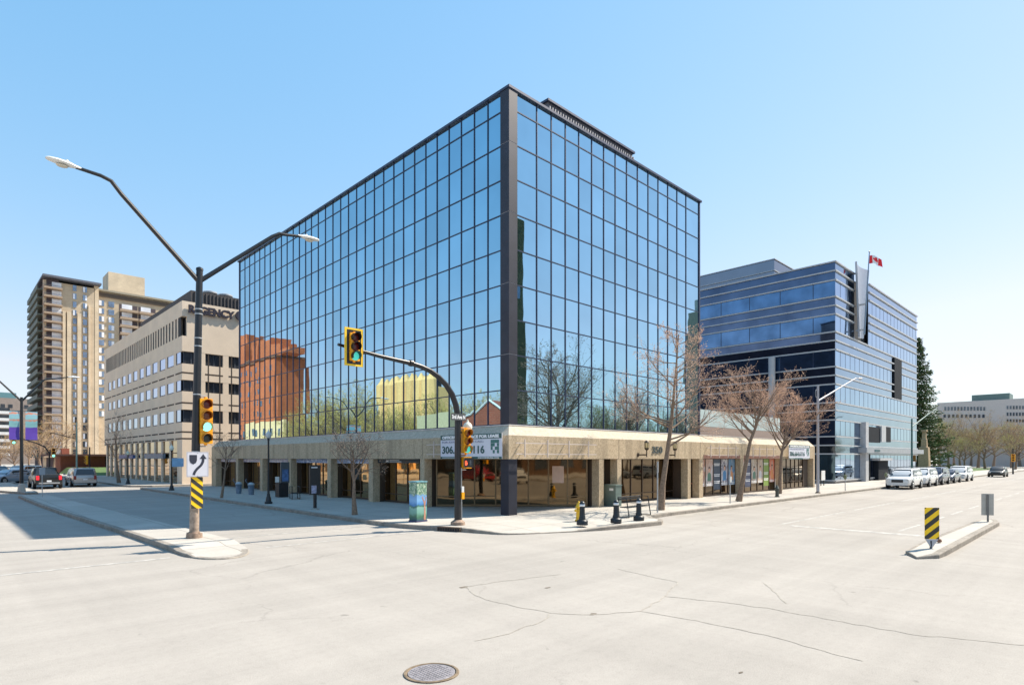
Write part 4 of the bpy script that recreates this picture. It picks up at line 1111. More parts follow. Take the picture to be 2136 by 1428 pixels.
# ================================================================== STREET FURNITURE
def lens_col(name, c, e=0): return mat(name, c, .25, emit=(c[0], c[1], c[2], e) if e else None)
M_red0 = lens_col('unlit_red_lens', (.10, .008, .006)); M_amb0 = lens_col('unlit_amber_lens', (.13, .03, .006))
M_grn0 = lens_col('unlit_green_lens', (.02, .025, .02)); M_grn1 = mat('lit_green_lens', (.05, .45, .40), .3, emit=(.25, .95, .80, 1.1))
M_grn2 = mat('dim_green_lens', (.03, .30, .25), .3, emit=(.08, .6, .5, .45))
def signal_head(parent, x, y, z0, lenses, sec=.335, w=.34, name='signal_head', backboard=False, face=(0, -1)):
    """housing centred on (x,y), bottom z0, facing 'face'; lens list from top to bottom"""
    F = Vector((face[0], face[1], 0)).normalized(); S = Vector((-F.y, F.x, 0))  # S: viewer's left->right when looking at it is -S
    n = len(lenses); H = n*sec
    b = MB(); st = 0
    for k in range(n):
        b.box(-w/2, -.10, k*sec+.006, w/2, .10, (k+1)*sec-.006)
    b.box(-w/2+.02, -.085, 0, w/2-.02, .09, H)
    b.lathe([(.05, H), (.05, H+.05)], (0, 0, 0), 10); b.lathe([(.05, -.05), (.05, 0)], (0, 0, 0), 10)
    vi = MB()
    for k in range(n):
        zc = k*sec+sec/2
        # hooded visor: open tube
        N = 18; R0 = .148; i = len(vi.v)
        for q, rr in ((0, R0), (.20, R0*.97), (.20, R0*.90), (0, R0*.93)):
            for j in range(N+1):
                t = math.radians(-35)+math.radians(250)*j/N
                vi.v.append((rr*math.cos(t), -.10-q*(1.0 if q == 0 else (.75+.25*math.sin(t))), zc+rr*math.sin(t)))
        for s_ in range(3):
            for j in range(N):
                a = i+s_*(N+1)+j; vi.f.append((a, a+1, a+N+2, a+N+1)); vi.mi.append(0)
    M = Matrix.Translation((x, y, z0)) @ Matrix(((S.x, -F.x, 0, 0), (S.y, -F.y, 0, 0), (0, 0, 1, 0), (0, 0, 0, 1)))
    b.xf(M); vi.xf(M)
    h = b.build(name, M_yellow, parent, fix=True)
    vi.build('visor', M_black if backboard else mat('visor_amber', (.45, .17, .01), .5), h, smooth=True)
    for k, m in enumerate(lenses):
        zc = (n-1-k)*sec+sec/2
        MB().lathe([(.138, -.101), (.125, -.118), (.07, -.135), (.01, -.14)], (0, 0, zc), 22, 1).xf(M).build('lens', m, h, smooth=True, fix=True)
    if backboard:
        bb = MB(); bb.box(-.31, -.02, -.16, .31, .0, H+.16); bb.xf(M); k_ = bb.build('backboard', M_black, h, fix=True)
        yb = MB()
        for q in ((-.31, -.16, .31, -.10), (-.31, H+.10, .31, H+.16), (-.31, -.10, -.25, H+.10), (.25, -.10, .31, H+.10)):
            yb.box(q[0], -.024, q[1], q[2], -.0205, q[3])
        yb.box(-.316, -.03, -.166, -.311, .01, H+.166); yb.box(.311, -.03, -.166, .316, .01, H+.166)
        yb.xf(M); yb.build('reflective_border', M_yel2, h, fix=True)
    return h
def cobra(parent, tip, direction, length=.62, m=None):
    """flat cobra-head luminaire pointing along direction"""
    D = Vector(direction).normalized(); S = D.cross(Vector((0, 0, 1))).normalized(); U = S.cross(D)
    b = MB(); secs = [(-.12, .05, .04), (0, .07, .055), (.12, .13, .075), (length*.6, .16, .075), (length*.9, .12, .055), (length, .05, .03)]
    n = 12; T = Vector(tip)
    for s, w, h in secs:
        for j in range(n):
            t = 2*PI*j/n; p = T+D*s+S*(w*math.cos(t))+U*(h*math.sin(t)*(1 if math.sin(t) > 0 else .6)); b.v.append(tuple(p))
    for k in range(len(secs)-1):
        for j in range(n): a = k*n+j; c = k*n+(j+1) % n; b.f.append((a, c, c+n, a+n)); b.mi.append(0)
    b.f.append(tuple(range(n))[::-1]); b.f.append(tuple((len(secs)-1)*n+j for j in range(n))); b.mi += [0, 0]
    h = b.build('lamp_head', m or M_white, parent, smooth=True, fix=True)
    g = MB(); c0 = T+D*(length*.45)-U*.045
    g.lathe([(.11, -.03), (.09, -.055), (.02, -.065)], (0, 0, 0), 12); g.xf(Matrix.Translation(c0) @ Matrix.Diagonal((1.3, 1, 1, 1)))
    g.build('diffuser', mat('lamp_diffuser', (.60, .55, .45), .3), h, smooth=True)
    g = MB(); c0 = T+D*(length*.3)+U*.06
    g.lathe([(.035, 0), (.035, .06), (.01, .07)], tuple(c0), 8); g.build('photocell', M_white, h, smooth=True)
    return h
# ---- median lamp column with a four-section signal
bx, by = gnd(405, 1121, .15)
ml = thing('street_lamp', 'tall double-arm lamp with a four-light signal on the near island', 'street lamp', (bx, by, .15), group='double-arm street lamps')
tx0 = bx+.19; ty0 = by+.12
topz = 8.45
MB().tube([(bx, by, .15), (bx+.01, by, .30)], [.23, .22], 20).tube([(bx, by, .30), (bx, by, .34)], [.17, .16], 20).build('base_flange', mat('rusty_base', (.28, .20, .15), .8, .2, var=.4, scale=10), ml, smooth=True)
MB().tube([(bx, by, .32), (bx+.03, by+.02, 1.78)], [.135, .13], 16).build('rusty_sleeve', mat('rusty_galvanised', (.36, .28, .22), .7, .3, var=.45, scale=5), ml, smooth=True)
MB().tube([(bx+.03, by+.02, 1.78), (tx0, ty0, topz)], [.125, .095], 16).build('pole', M_black, ml, smooth=True)
bd = MB()
for z in (2.78, 4.55, 6.05, 6.3, 7.05, 7.2):
    t = (z-.3)/(topz-.3); c_ = (bx+.19*t, by+.12*t); bd.tube([(c_[0], c_[1], z), (c_[0], c_[1], z+.035)], .132-.02*t, 16)
bd.build('steel_band', M_galv, ml, smooth=True)
ex, ed = onY(232, ty0); exz = zz(376, ed); hx, hd = onY(158, ty0); hzz = zz(349, hd)
MB().tube([(tx0-.05, ty0, 8.12), (ex+.25, ty0, exz-.32), (ex, ty0, exz-.02), (ex-.25, ty0, exz+.05), (hx, ty0, hzz)], [.075, .06, .055, .05, .045], 10).build('arm', M_black, ml, smooth=True)
cobra(ml, (hx, ty0, hzz), (-1, 0, .06), .66)
ex, ed = onY(583, ty0); exz = zz(487, ed); hx, hd = onY(628, ty0); hzz = zz(493, hd)
MB().tube([(tx0+.05, ty0, 8.15), (ex-.25, ty0, exz-.17), (ex, ty0, exz), (ex+.2, ty0, exz+.01), (hx, ty0, hzz)], [.075, .06, .055, .05, .045], 10).build('arm', M_black, ml, smooth=True)
cobra(ml, (hx, ty0, hzz), (1, 0, .02), .66)
MB().lathe([(.11, topz), (.10, topz+.06), (.03, topz+.1)], (tx0, ty0, 0), 14).build('pole_cap', M_black, ml, smooth=True)
sx = bx+.32; sy_ = by-.02; zs = zz(925, dep(sx, sy_))
signal_head(ml, sx, sy_, zs, [M_red0, M_amb0, M_grn1, M_grn0], sec=.35, w=.36)
bk = MB(); bk.tube([(bx+.05, by+.03, zs-.08), (sx, sy_, zs-.08), (sx, sy_, zs-.02)], .022, 8); bk.tube([(bx+.05, by+.03, zs+1.47), (sx, sy_, zs+1.47), (sx, sy_, zs+1.42)], .022, 8)
bk.build('signal_bracket', M_galv, ml, smooth=True)
# keep-right sign
d0 = dep(bx, by)-.15
s0 = at(391, d0); s1 = at(433.5, d0)
rz0 = CAMH+(HY-994)/FPX*d0; rz1 = CAMH+(HY-942)/FPX*d0
w = .62; h = rz1-rz0
kr = thing('keep_right_sign', 'white keep-right sign with a curving black arrow on the island lamp column', 'road sign', (bx-.16, by-.20, rz0))
ox, oy, oz = bx-.27, by-.20, rz0
MB().box(ox, oy-.006, oz, ox+w, oy, oz+h).build('plate', mat('sign_edge_white', (.60, .60, .66), .5, var=.02), kr)
bt = MB()
for v0 in (.02, h-.045): bt.lathe([(.014, -.012), (.014, -.006)], (ox+w*.5, oy, oz+v0+.012), 8, 1)
bt.build('bolt', M_galv, kr)
def flat_shape(parent, name, pts, m, ox, oy, oz, th=.004, off=.0065):
    b = MB(); b.prism([(ox+u, oz+v) for u, v in pts], 1, oy-off-th, oy-off); return b.build(name, m, parent, fix=True)
M_sblk = mat('sign_black', (.02, .025, .045), .6, var=.02)
flat_shape(kr, 'shield', [(.08, h*.88), (.29, h*.88), (.29, h*.66), (.26, h*.56), (.185, h*.50), (.11, h*.56), (.08, h*.66)], M_sblk, ox, oy, oz)
# arrow shaft as an S curve plus head
cen = [(.20, .06), (.23, .15), (.30, .25), (.40, .35), (.455, .46), (.465, .56)]
cen = arc(cen, 5); wv = .037
Lp, Rp = [], []
for i, p in enumerate(cen):
    a = cen[max(i-1, 0)]; b_ = cen[min(i+1, len(cen)-1)]; dx, dy = b_[0]-a[0], b_[1]-a[1]; l = math.hypot(dx, dy)
    Lp.append((p[0]-dy/l*wv, (p[1]+dx/l*wv))); Rp.append((p[0]+dy/l*wv, (p[1]-dx/l*wv)))
sb = MB(); sc_ = h/.76
for i in range(len(cen)-1):
    q = [Rp[i], Rp[i+1], Lp[i+1], Lp[i]]
    sb.prism([(ox+u, oz+v*sc_) for u, v in q], 1, oy-.0105, oy-.0065)
sb.prism([(ox+.365, oz+.55*sc_), (ox+.565, oz+.55*sc_), (ox+.465, oz+.70*sc_)], 1, oy-.0105, oy-.0065)
sb.build('arrow', M_sblk, kr, fix=True)
bdr = MB(); e_ = .012
for q in ((e_, e_, w-e_, e_+.008), (e_, h-e_-.008, w-e_, h-e_), (e_, e_+.008, e_+.008, h-e_-.008), (w-e_-.008, e_+.008, w-e_, h-e_-.008)):
    bdr.box(ox+q[0], oy-.0085, oz+q[1], ox+q[2], oy-.0065, oz+q[3])
bdr.build('border', mat('border_grey', (.25, .25, .30), .6), kr)
def hazard_board(parent, ox, oy, oz, w, h, R=(1, 0, 0), n=3, slope=-1, name='plate', nstripe=.155, yofs=0):
    """yellow board with diagonal black stripes, as clipped polygons proud of the plate; R = reading direction"""
    R = Vector(R); N = R.cross(Vector((0, 0, 1)))
    def W(u, v, q): p = Vector((ox, oy, oz))+R*u+N*q; return (p.x, p.y, oz+v)
    mb = MB(); mb.hexa([W(0, 0, 0), W(w, 0, 0), W(w, 0, -.008), W(0, 0, -.008)], [W(0, h, 0), W(w, h, 0), W(w, h, -.008), W(0, h, -.008)])
    p = mb.build(name, mat('hazard_yellow', (1.0, .60, .008), .5, var=.03), parent, fix=True)
    st = MB(); pitch = nstripe*2; k = -4
    while k < 14:
        v0 = k*pitch+yofs; poly = []
        q = [(0, v0), (w, v0+slope*w*.85), (w, v0+slope*w*.85+nstripe), (0, v0+nstripe)]
        # clip to 0..h
        for lim, sgn in ((0, 1), (h, -1)):
            out = []
            for i in range(len(q)):
                a, b = q[i-1], q[i]; da, db = (a[1]-lim)*sgn, (b[1]-lim)*sgn
                if (da >= 0) != (db >= 0):
                    t = da/(da-db); out.append((a[0]+(b[0]-a[0])*t, a[1]+(b[1]-a[1])*t))
                if db >= 0: out.append(b)
            q = out
            if not q: break
        if len(q) >= 3: st.hexa([W(u, v, .0005) for u, v in q], [W(u, v, .004) for u, v in q])
        k += 1
    st.build('stripes', mat('hazard_black', (.035, .035, .03), .6), p, fix=True)
    return p
hb = thing('hazard_marker', 'yellow and black striped board strapped to the lamp column below the keep-right sign', 'hazard marker', (bx, by-.2, .9))
hh0 = CAMH+(HY-1060)/FPX*d0; hh1 = rz0-.005
hazard_board(hb, bx-.13, by-.16, hh0, .33, hh1-hh0, slope=-1, nstripe=.135)
# ---- corner signal pole with curved mast arm
cx_, cy_ = gnd(955, 1094, .15)
sp = thing('traffic_signal', 'black curved-arm signal pole with yellow heads standing on the near sidewalk corner', 'traffic signal', (cx_, cy_, .15))
MB().lathe([(.27, .15), (.26, .26), (.2, .30), (.15, .34)], (cx_, cy_, 0), 20).build('base_flange', MATS['rusty_base'], sp, smooth=True)
arm = [(955, 868), (951, 845), (943, 822), (931, 803), (915, 786), (897, 773), (878, 764), (860, 758)]
P = [(cx_, cy_, .3), (cx_, cy_, 4.05)]
MB().tube(P, [.13, .115], 16).build('pole', M_black, sp, smooth=True)
P = [(cx_, cy_, 4.05)]
for a, b in arm: x, d = onY(a, cy_); P.append((x, cy_, zz(b, d)))
for a, b in ((790, 742), (705, 718)): x, d = onY(a, cy_); P.append((x, cy_, zz(b, d)))
MB().tube(P, [.115, .11, .108, .105, .10, .095, .09, .085, .08, .065, .045], 14).build('mast_arm', M_black, sp, smooth=True)
x, d = onY(857, cy_); zc = zz(757, d); MB().lathe([(.11, -.06), (.115, 0), (.11, .06)], (x, cy_, zc), 14, 0).build('arm_collar', M_black, sp, smooth=True)
x, d = onY(737, cy_-.2); zs = zz(753, d)
signal_head(sp, x, cy_-.22, zs, [M_red0, M_red0, M_grn2], sec=.29, w=.32, backboard=True)
x2 = cx_+.36; d = dep(x2, cy_); zs = zz(945, d)
signal_head(sp, x2, cy_-.02, zs, [M_red0, M_red0, M_grn2], sec=.30, w=.32)
bk = MB()
for z in (zs-.06, zs+.94): bk.tube([(cx_, cy_, z), (x2, cy_-.02, z)], .024, 8)
bk.build('signal_bracket', mat('bracket_amber', (.55, .24, .02), .5), sp, smooth=True)
# pedestrian signal facing the avenue
pz_ = zz(976, d); px_c = cx_+.42
pb = box(cx_+.20, cy_-.30, pz_, cx_+.42, cy_+.12, pz_+.46)
pb.box(cx_+.40, cy_-.34, pz_-.02, cx_+.46, cy_+.16, pz_+.50)
pb = box(cx_+.13, cy_-.19, pz_, cx_+.50, cy_-.0, pz_+.42); ps = pb.build('pedestrian_signal', M_yellow, sp)
fc = MB(); Fd = Vector((-.45, -.9, 0)).normalized(); Sd = Vector((-Fd.y, Fd.x, 0))
C0 = Vector((cx_+.31, cy_-.22, pz_+.21))
def fbox(mb, u0, u1, v0, v1, q0, q1):
    P = [C0+Sd*u0+Fd*q0, C0+Sd*u1+Fd*q0, C0+Sd*u1+Fd*q1, C0+Sd*u0+Fd*q1]
    mb.hexa([(p.x, p.y, C0.z+v0) for p in P], [(p.x, p.y, C0.z+v1) for p in P])
fbox(fc, -.19, .19, -.18, .18, 0, .05); fc.build('signal_face', M_black, ps, fix=True)
M_hand = mat('lit_hand', (.75, .06, .02), .4, emit=(1, .12, .05, .9))
hd_ = MB(); fbox(hd_, -.125, -.055, -.10, 0, .052, .058)
for i in range(4): fbox(hd_, -.128+i*.02, -.113+i*.02, 0, .055+.02*(1 if i in (1, 2) else 0), .052, .058)
fbox(hd_, -.052, -.036, -.06, -.005, .052, .058)
hd_.build('hand_symbol', M_hand, ps, fix=True)
wk = MB(); fbox(wk, .06, .09, .07, .10, .052, .056); fbox(wk, .055, .095, -.02, .065, .052, .056); fbox(wk, .045, .068, -.11, -.02, .052, .056); fbox(wk, .082, .105, -.11, -.02, .052, .056); fbox(wk, .03, .055, .0, .02, .052, .056); fbox(wk, .095, .12, .02, .04, .052, .056)
wk.build('walk_symbol', mat('unlit_walk', (.12, .13, .14), .5), ps, fix=True)
bk = MB()
for z in (pz_+.46, pz_-.05): bk.tube([(cx_, cy_, z), (cx_+.32, cy_-.08, z)], .022, 8)
bk.build('signal_bracket', M_galv, sp, smooth=True)
# push button unit and conduit
box(cx_+.06, cy_-.17, 1.35, cx_+.16, cy_-.10, 1.56).build('button_plate', M_white, sp)
box(cx_+.06, cy_-.18, 1.10, cx_+.17, cy_-.10, 1.345).build('push_button', M_yellow, sp)
MB().tube([(cx_+.115, cy_-.08, .34), (cx_+.105, cy_-.075, 2.25)], .02, 8).build('conduit', M_galv, sp, smooth=True)
# street name plate and globe
ss = thing('street_name_sign', 'small street name plate reading 3rd Ave N on top of the corner signal pole', 'street sign', (cx_, cy_-.14, 4.0))
zz0 = zz(877, dep(cx_, cy_)); x0_ = onY(941.5, cy_-.15)[0]; x1_ = onY(971.5, cy_-.15)[0]
box(x0_, cy_-.15, zz0, x1_, cy_-.142, zz0+.25).build('plate', mat('name_plate_dark', (.07, .075, .08), .5), ss)
place_text('3rd Ave N', .19, (x0_+.03, cy_-.151, zz0+.06), (1, 0, 0), M_txtw, ss, width=(x1_-x0_)-.06, bold=.008)
def globe(parent, x, y, z, r=.14, m=None):
    g = MB(); pr_ = [(.05, -.02), (r*.6, .01)]+[(r*math.cos(t), r*1.0+r*1.05*math.sin(t)) for t in [math.radians(a) for a in (-50, -25, 0, 25, 50, 70)]]+[(r*.30, r*2.1), (r*.16, r*2.3), (r*.18, r*2.4), (r*.05, r*2.7)]
    g.lathe([(a, b) for a, b in pr_], (x, y, z), 18)
    return g.build('globe', m or mat('opal_globe', (.75, .74, .62), .25, var=.02), parent, smooth=True, sharp=60)
gx_, gd_ = onY(975.5, cy_+.1)
MB().tube([(cx_, cy_, 3.55), (gx_, cy_+.1, 3.55), (gx_, cy_+.1, zz(903, gd_))], [.03, .03, .035], 8).build('globe_bracket', M_black, sp, smooth=True)
globe(sp, gx_, cy_+.1, zz(900, gd_), .175)
# storm drain grate
dr = thing('storm_drain', 'dark slotted drain grate let into the kerb below the corner signal pole', 'drain', (cx_+.0, cy_-.55, 0))
dx, dy = gnd(951, 1108)
base = Vector((13.10, 16.72, 0)); along = Vector((-.38, .925, 0)).normalized(); outw = Vector((-along.y, along.x, 0))
if outw.x > 0: outw = -outw
dr.location = tuple(base)
def dpiece(mb, s0, s1, q0, q1, z0, z1):
    P = [base+along*s0+outw*q0, base+along*s1+outw*q0, base+along*s1+outw*q1, base+along*s0+outw*q1]
    mb.hexa([(p.x, p.y, z0) for p in P], [(p.x, p.y, z1) for p in P])
pit_ = MB(); dpiece(pit_, -.42, .42, -.10, .045, .004, .125); pit_.build('pit', M_dark, dr, fix=True)
fr_ = MB(); dpiece(fr_, -.46, .46, -.10, .06, .126, .158); dpiece(fr_, -.46, -.425, -.10, .06, .004, .125); dpiece(fr_, .425, .46, -.10, .06, .004, .125)
fr_.build('frame', mat('drain_iron', (.10, .07, .05), .7, .3, var=.3, scale=10), dr, fix=True)
for k in range(8): b_ = MB(); dpiece(b_, -.36+k*.10, -.33+k*.10, .046, .06, .004, .125); b_.build('bar', MATS['drain_iron'], dr, fix=True)
# ---- black globe lamps on the left sidewalk
def globe_lamp(label, bx, by, topz, glass=None):
    t = thing('globe_lamp', label, 'street lamp', (bx, by, SW), group='black globe lamps along the avenue')
    MB().lathe([(.20, 0), (.20, .10), (.15, .14), (.13, .30), (.09, .42), (.075, .55)], (0, 0, 0), 12).build('base', M_blackm, t, local=True, smooth=True)
    H = topz-SW
    MB().lathe([(.06, .55), (.045, H-.5), (.06, H-.42), (.05, H-.38), (.09, H-.33)], (0, 0, 0), 12).build('pole', M_blackm, t, local=True, smooth=True)
    g = MB(); r = .155; z = H-.33
    g.lathe([(.08, z), (r*.8, z+.04), (r, z+.14), (r*.95, z+.22), (r*.6, z+.33), (r*.25, z+.37), (r*.2, z+.42), (.01, z+.5)], (0, 0, 0), 16)
    g.build('globe', glass or MATS['opal_globe'], t, local=True, smooth=True)
    return t
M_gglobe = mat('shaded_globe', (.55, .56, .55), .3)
x, y = gnd(560, 1050, .15); globe_lamp('black lamp post with a pale globe in front of the shaded podium piers', x, y, 4.0, M_gglobe)
x, y = onY(358, 60)[0], 60; x = 12.9; y = onX(358, x)[0]; globe_lamp('black globe lamp post with a blue plate near the hotel corner', x, y, zz(930, dep(x, y)))
sg_ = box(x-.05, y-.30, 1.95, x+.75, y-.26, 2.6).build('parking_plate', mat('light_blue_plate', (.30, .50, .72), .5)); tag(sg_, 'light blue parking plate fixed to the globe lamp near the hotel corner', 'sign')
x = 13.1; y = onX(267, x)[0]; globe_lamp('black globe lamp post beside the hotel ground floor windows', x, y, zz(941, dep(x, y)), mat('greenish_globe', (.42, .52, .45), .3))
# ---- information kiosk, pay station, benches, bins (left sidewalk)
x, y = gnd(657, 1062, .15)
k = thing('kiosk_sign', 'tall black wayfinding board on a single post in front of the shaded podium', 'sign', (x, y, SW), 0)
MB().lathe([(.2, 0), (.18, .05), (.05, .08)], n=12).build('base', mat('concrete_foot', (.3, .29, .26), .9), k, local=True)
MB().box(-.06, -.06, .05, .06, .06, .72).build('post', M_blackm, k, local=True)
b_ = MB().box(-.27, -.05, .72, .27, .05, 2.12).build('board', M_blackm, k, local=True)
MB().box(-.2, -.056, .78, .05, -.0505, 1.15).build('map', mat('map_print', (.35, .35, .48), .5, var=.5, scale=8), b_, local=True)
MB().box(-.2, -.056, 1.98, .1, -.0505, 2.03).build('heading', M_txtw, b_, local=True)
x, y = gnd(588, 1036, .15)
k = thing('pay_station', 'dark pay station with a blue poster beside a podium pier on the left sidewalk', 'pay station', (x, y, SW))
MB().box(-.3, -.3, 0, .3, .3, .9).build('body', M_blackm, k, local=True)
p_ = MB().box(-.12, -.16, .9, .42, -.02, 2.2).build('panel', mat('panel_grey', (.07, .08, .09), .5), k, local=True)
MB().box(-.05, -.168, 1.0, .35, -.161, 1.75).build('poster', mat('blue_poster', (.08, .16, .34), .5, var=.6, scale=5), p_, local=True)
MB().box(-.55, -.32, .95, -.3, -.30, 1.3).build('notice', M_white, k, local=True)
def bike_rack(name, label, x, y, rz, L=.9, H=.75, grp='black tubular racks'):
    t = thing(name, label, 'bike rack', (x, y, SW), rz, grp)
    b = MB()
    for s in (-.22, .22): b.tube([(-L/2, s, 0), (-L/2, s, H), (L/2, s, H), (L/2, s, 0)], .022, 8)
    b.build('hoop', M_blackm, t, local=True)
    b = MB(); b.box(-L/2, -.25, H*.45, L/2, .25, H*.45+.03); b.tube([(-L/2, -.22, .04), (L/2, -.22, .04)], .02, 6); b.tube([(-L/2, .22, .04), (L/2, .22, .04)], .02, 6)
    b.build('shelf', M_blackm, t, local=True)
    return t
x, y = gnd(615, 1040, .15); bike_rack('bike_rack', 'black tubular rack beside the pay station in the shade', x, y, 1.3)
M_blug = mat('blue_grey_metal', (.16, .22, .30), .5, .3, var=.3, scale=8)
for (px, py, lb_) in ((498, 1029, 'blue-grey litter bin next to a podium pier, nearer the hotel'), (524, 1031, 'blue-grey litter bin in front of the dark glazing, nearer the lamp post')):
    x, y = gnd(px, py, .15)
    t = thing('litter_bin', lb_, 'litter bin', (x, y, SW), group='litter bins on the shaded sidewalk')
    MB().lathe([(.16, 0), (.19, .3), (.21, .62), (.22, .64)], n=12).build('body', M_blug, t, local=True, smooth=True)
    MB().lathe([(.22, .64), (.24, .68), (.16, .78), (.05, .82)], n=12).build('lid', M_galv, t, local=True, smooth=True)
    b = MB(); b.tube([(-.2, 0, .7), (-.38, 0, .95), (-.3, .05, 1.05)], .02, 6); b.build('handle', M_blug, t, local=True)
# ---- painted utility box at the corner
bxx, byy = gnd(872, 1087, .15)
m, nt, p = newmat('painted_mural')
tc = nt.nodes.new('ShaderNodeTexCoord').outputs['Object']
sx3 = nt.nodes.new('ShaderNodeSeparateXYZ'); nt.links.new(tc, sx3.inputs[0])
nz = noise(nt, 2.5, 4, .7, tc, .5); ad = nt.nodes.new('ShaderNodeMath'); ad.operation = 'MULTIPLY_ADD'; ad.inputs[1].default_value = .38
nt.links.new(nz.outputs['Fac'], ad.inputs[0]); nt.links.new(sx3.outputs[2], ad.inputs[2])
mr = nt.nodes.new('ShaderNodeMapRange'); mr.inputs[1].default_value = .15; mr.inputs[2].default_value = 2.05; nt.links.new(ad.outputs[0], mr.inputs[0])
c = ramp(nt, mr.outputs[0], [(.0, (.03, .05, .14)), (.12, (.05, .16, .10)), (.2, (.16, .36, .30)), (.30, (.22, .42, .38)), (.34, (.04, .14, .10)), (.38, (.07, .24, .55)), (.47, (.20, .42, .70)), (.55, (.16, .34, .62)), (.58, (.10, .22, .16))]).outputs[0]
fn_ = noise(nt, 9, 3, .8, tc, 1.0)
lf = ramp(nt, fn_.outputs['Fac'], [(.36, (.05, .13, .09)), (.5, (.17, .30, .22)), (.64, (.55, .62, .48))]).outputs[0]
mkk = nt.nodes.new('ShaderNodeMapRange'); mkk.inputs[1].default_value = .55; mkk.inputs[2].default_value = .58; nt.links.new(mr.outputs[0], mkk.inputs[0])
nt.links.new(mixc(nt, c, lf, mkk.outputs[0]), p.inputs['Base Color']); p.inputs['Roughness'].default_value = .4
ub = thing('painted_utility_box', 'tall utility box painted with a tree, blue sky and lake, on the shaded sidewalk corner', 'utility box', (bxx, byy, SW), 0)
UW, UD, UH = .52, .42, 1.52
MB().box(-UW/2-.02, -UD/2-.02, 0, UW/2+.02, UD/2+.02, .06).build('plinth', mat('navy_plinth', (.04, .05, .12), .8), ub, local=True)
MB().box(-UW/2, -UD/2, .06, UW/2, UD/2, UH).build('cabinet', m, ub, local=True)
MB().box(-UW/2-.02, -UD/2-.02, UH, UW/2+.02, UD/2+.02, UH+.05).build('lid', mat('teal_lid', (.14, .32, .38), .5, var=.3, scale=8), ub, local=True)
tr_ = MB()
for q in ([(.10, .07), (.20, .07), (.19, .5), (.16, .75), (.03, .98), (.0, .95), (.10, .74), (.12, .45)], [(.12, .6), (.17, .6), (.245, .95), (.215, .97)]):
    tr_.prism(q, 1, -UD/2-.006, -UD/2-.0015)
tr_.build('painted_trunk', mat('painted_trunk_pink', (.48, .24, .17), .5, var=.3, scale=12), ub, local=True, fix=True)
MB().box(-UW/2-.006, -UD/2+.03, .1, -UW/2-.001, UD/2-.03, UH-.04).build('door', m, ub, local=True)
ub.rotation_euler = (0, 0, math.radians(8))
# ---- green-grey cabinet by the entrance
gx1, gy1 = onY(1266, Y0+.2)[0], Y0+.0
gc = thing('utility_cabinet', 'grey-green metal cabinet standing in the wall niche left of the 350 entrance', 'utility cabinet', (gx1, Y0-.05, SW))
M_gcab = mat('cabinet_green', (.13, .18, .165), .5, .2, var=.12, scale=6)
gw = onY(1289, Y0-.1)[0]-gx1
box(gx1, Y0-.35, SW, gx1+gw*.92, Y0+.55, SW+1.05).build('body', M_gcab, gc)
box(gx1-.02, Y0-.38, SW+1.05, gx1+gw*.92+.02, Y0+.57, SW+1.10).build('lid', M_gcab, gc)
box(gx1-.004, Y0-.2, SW+.8, gx1-.0005, Y0+.05, SW+.92).build('label_plate', M_white, gc)
# ---- bollards, hydrant, rack at the corner
def bollard_lathe(t):
    MB().lathe([(.21, 0), (.21, .14), (.19, .17), (.13, .20), (.12, .28), (.105, .32), (.095, .62), (.09, .68)], n=18).build('post', M_blackm, t, local=True, smooth=True)
    MB().lathe([(.098, .68), (.105, .70), (.105, .745), (.098, .76)], n=18).build('silver_ring', mat('silver_band', (.65, .68, .72), .3, .6), t, local=True, smooth=True)
    MB().lathe([(.095, .76), (.11, .775), (.105, .80), (.07, .85), (.02, .875)], n=18).build('cap', M_blackm, t, local=True, smooth=True)
bl_ = None
for (px, py, lb_) in ((1214.5, 1094, 'cast bollard nearest the kerb ramp, with the yellow hydrant behind it'), (1285, 1090, 'middle dark green cast bollard, in front of the grey-green cabinet'), (1332.5, 1085, 'dark green cast bollard in front of the black rack and the tree trunk')):
    x, y = gnd(px, py, .15)
    if bl_ is None: bl_ = thing('bollard', lb_, 'bollard', (x, y, SW), 0, 'bollards on the sidewalk corner'); bollard_lathe(bl_)
    else: dup(bl_, (x, y, SW), 0, lb_)
def hydrant(label, x, y, m, rz=0):
    t = thing('fire_hydrant', label, 'fire hydrant', (x, y, SW), rz)
    MB().lathe([(.15, 0), (.15, .05), (.11, .06), (.10, .5), (.13, .52), (.13, .56), (.10, .60), (.06, .70), (.03, .74), (.03, .78)], n=14).build('barrel', m, t, local=True, smooth=True)
    MB().lathe([(.05, .10), (.05, .17), (.06, .17), (.06, .20)], (0, 0, .42), 10, 0).build('nozzle', m, t, local=True, smooth=True)
    MB().lathe([(.05, -.10), (.05, -.17), (.06, -.17), (.06, -.20)], (0, 0, .42), 10, 0).build('nozzle', m, t, local=True, smooth=True)
    return t
x, y = gnd(1209.5, 1086, .15); hydrant('yellow fire hydrant half hidden behind the first bollard', x, y+.05, mat('hydrant_yellow', (.72, .42, .02), .5, var=.15))
x, y = gnd(1621, 1036, .15); h_ = hydrant('dark fire hydrant with a white marker rod beside the third street tree', x, y, mat('hydrant_dark', (.06, .07, .06), .5))
MB().tube([(-.05, .1, .6), (-.06, .1, 1.15)], .012, 5).build('marker_rod', M_white, h_, local=True)
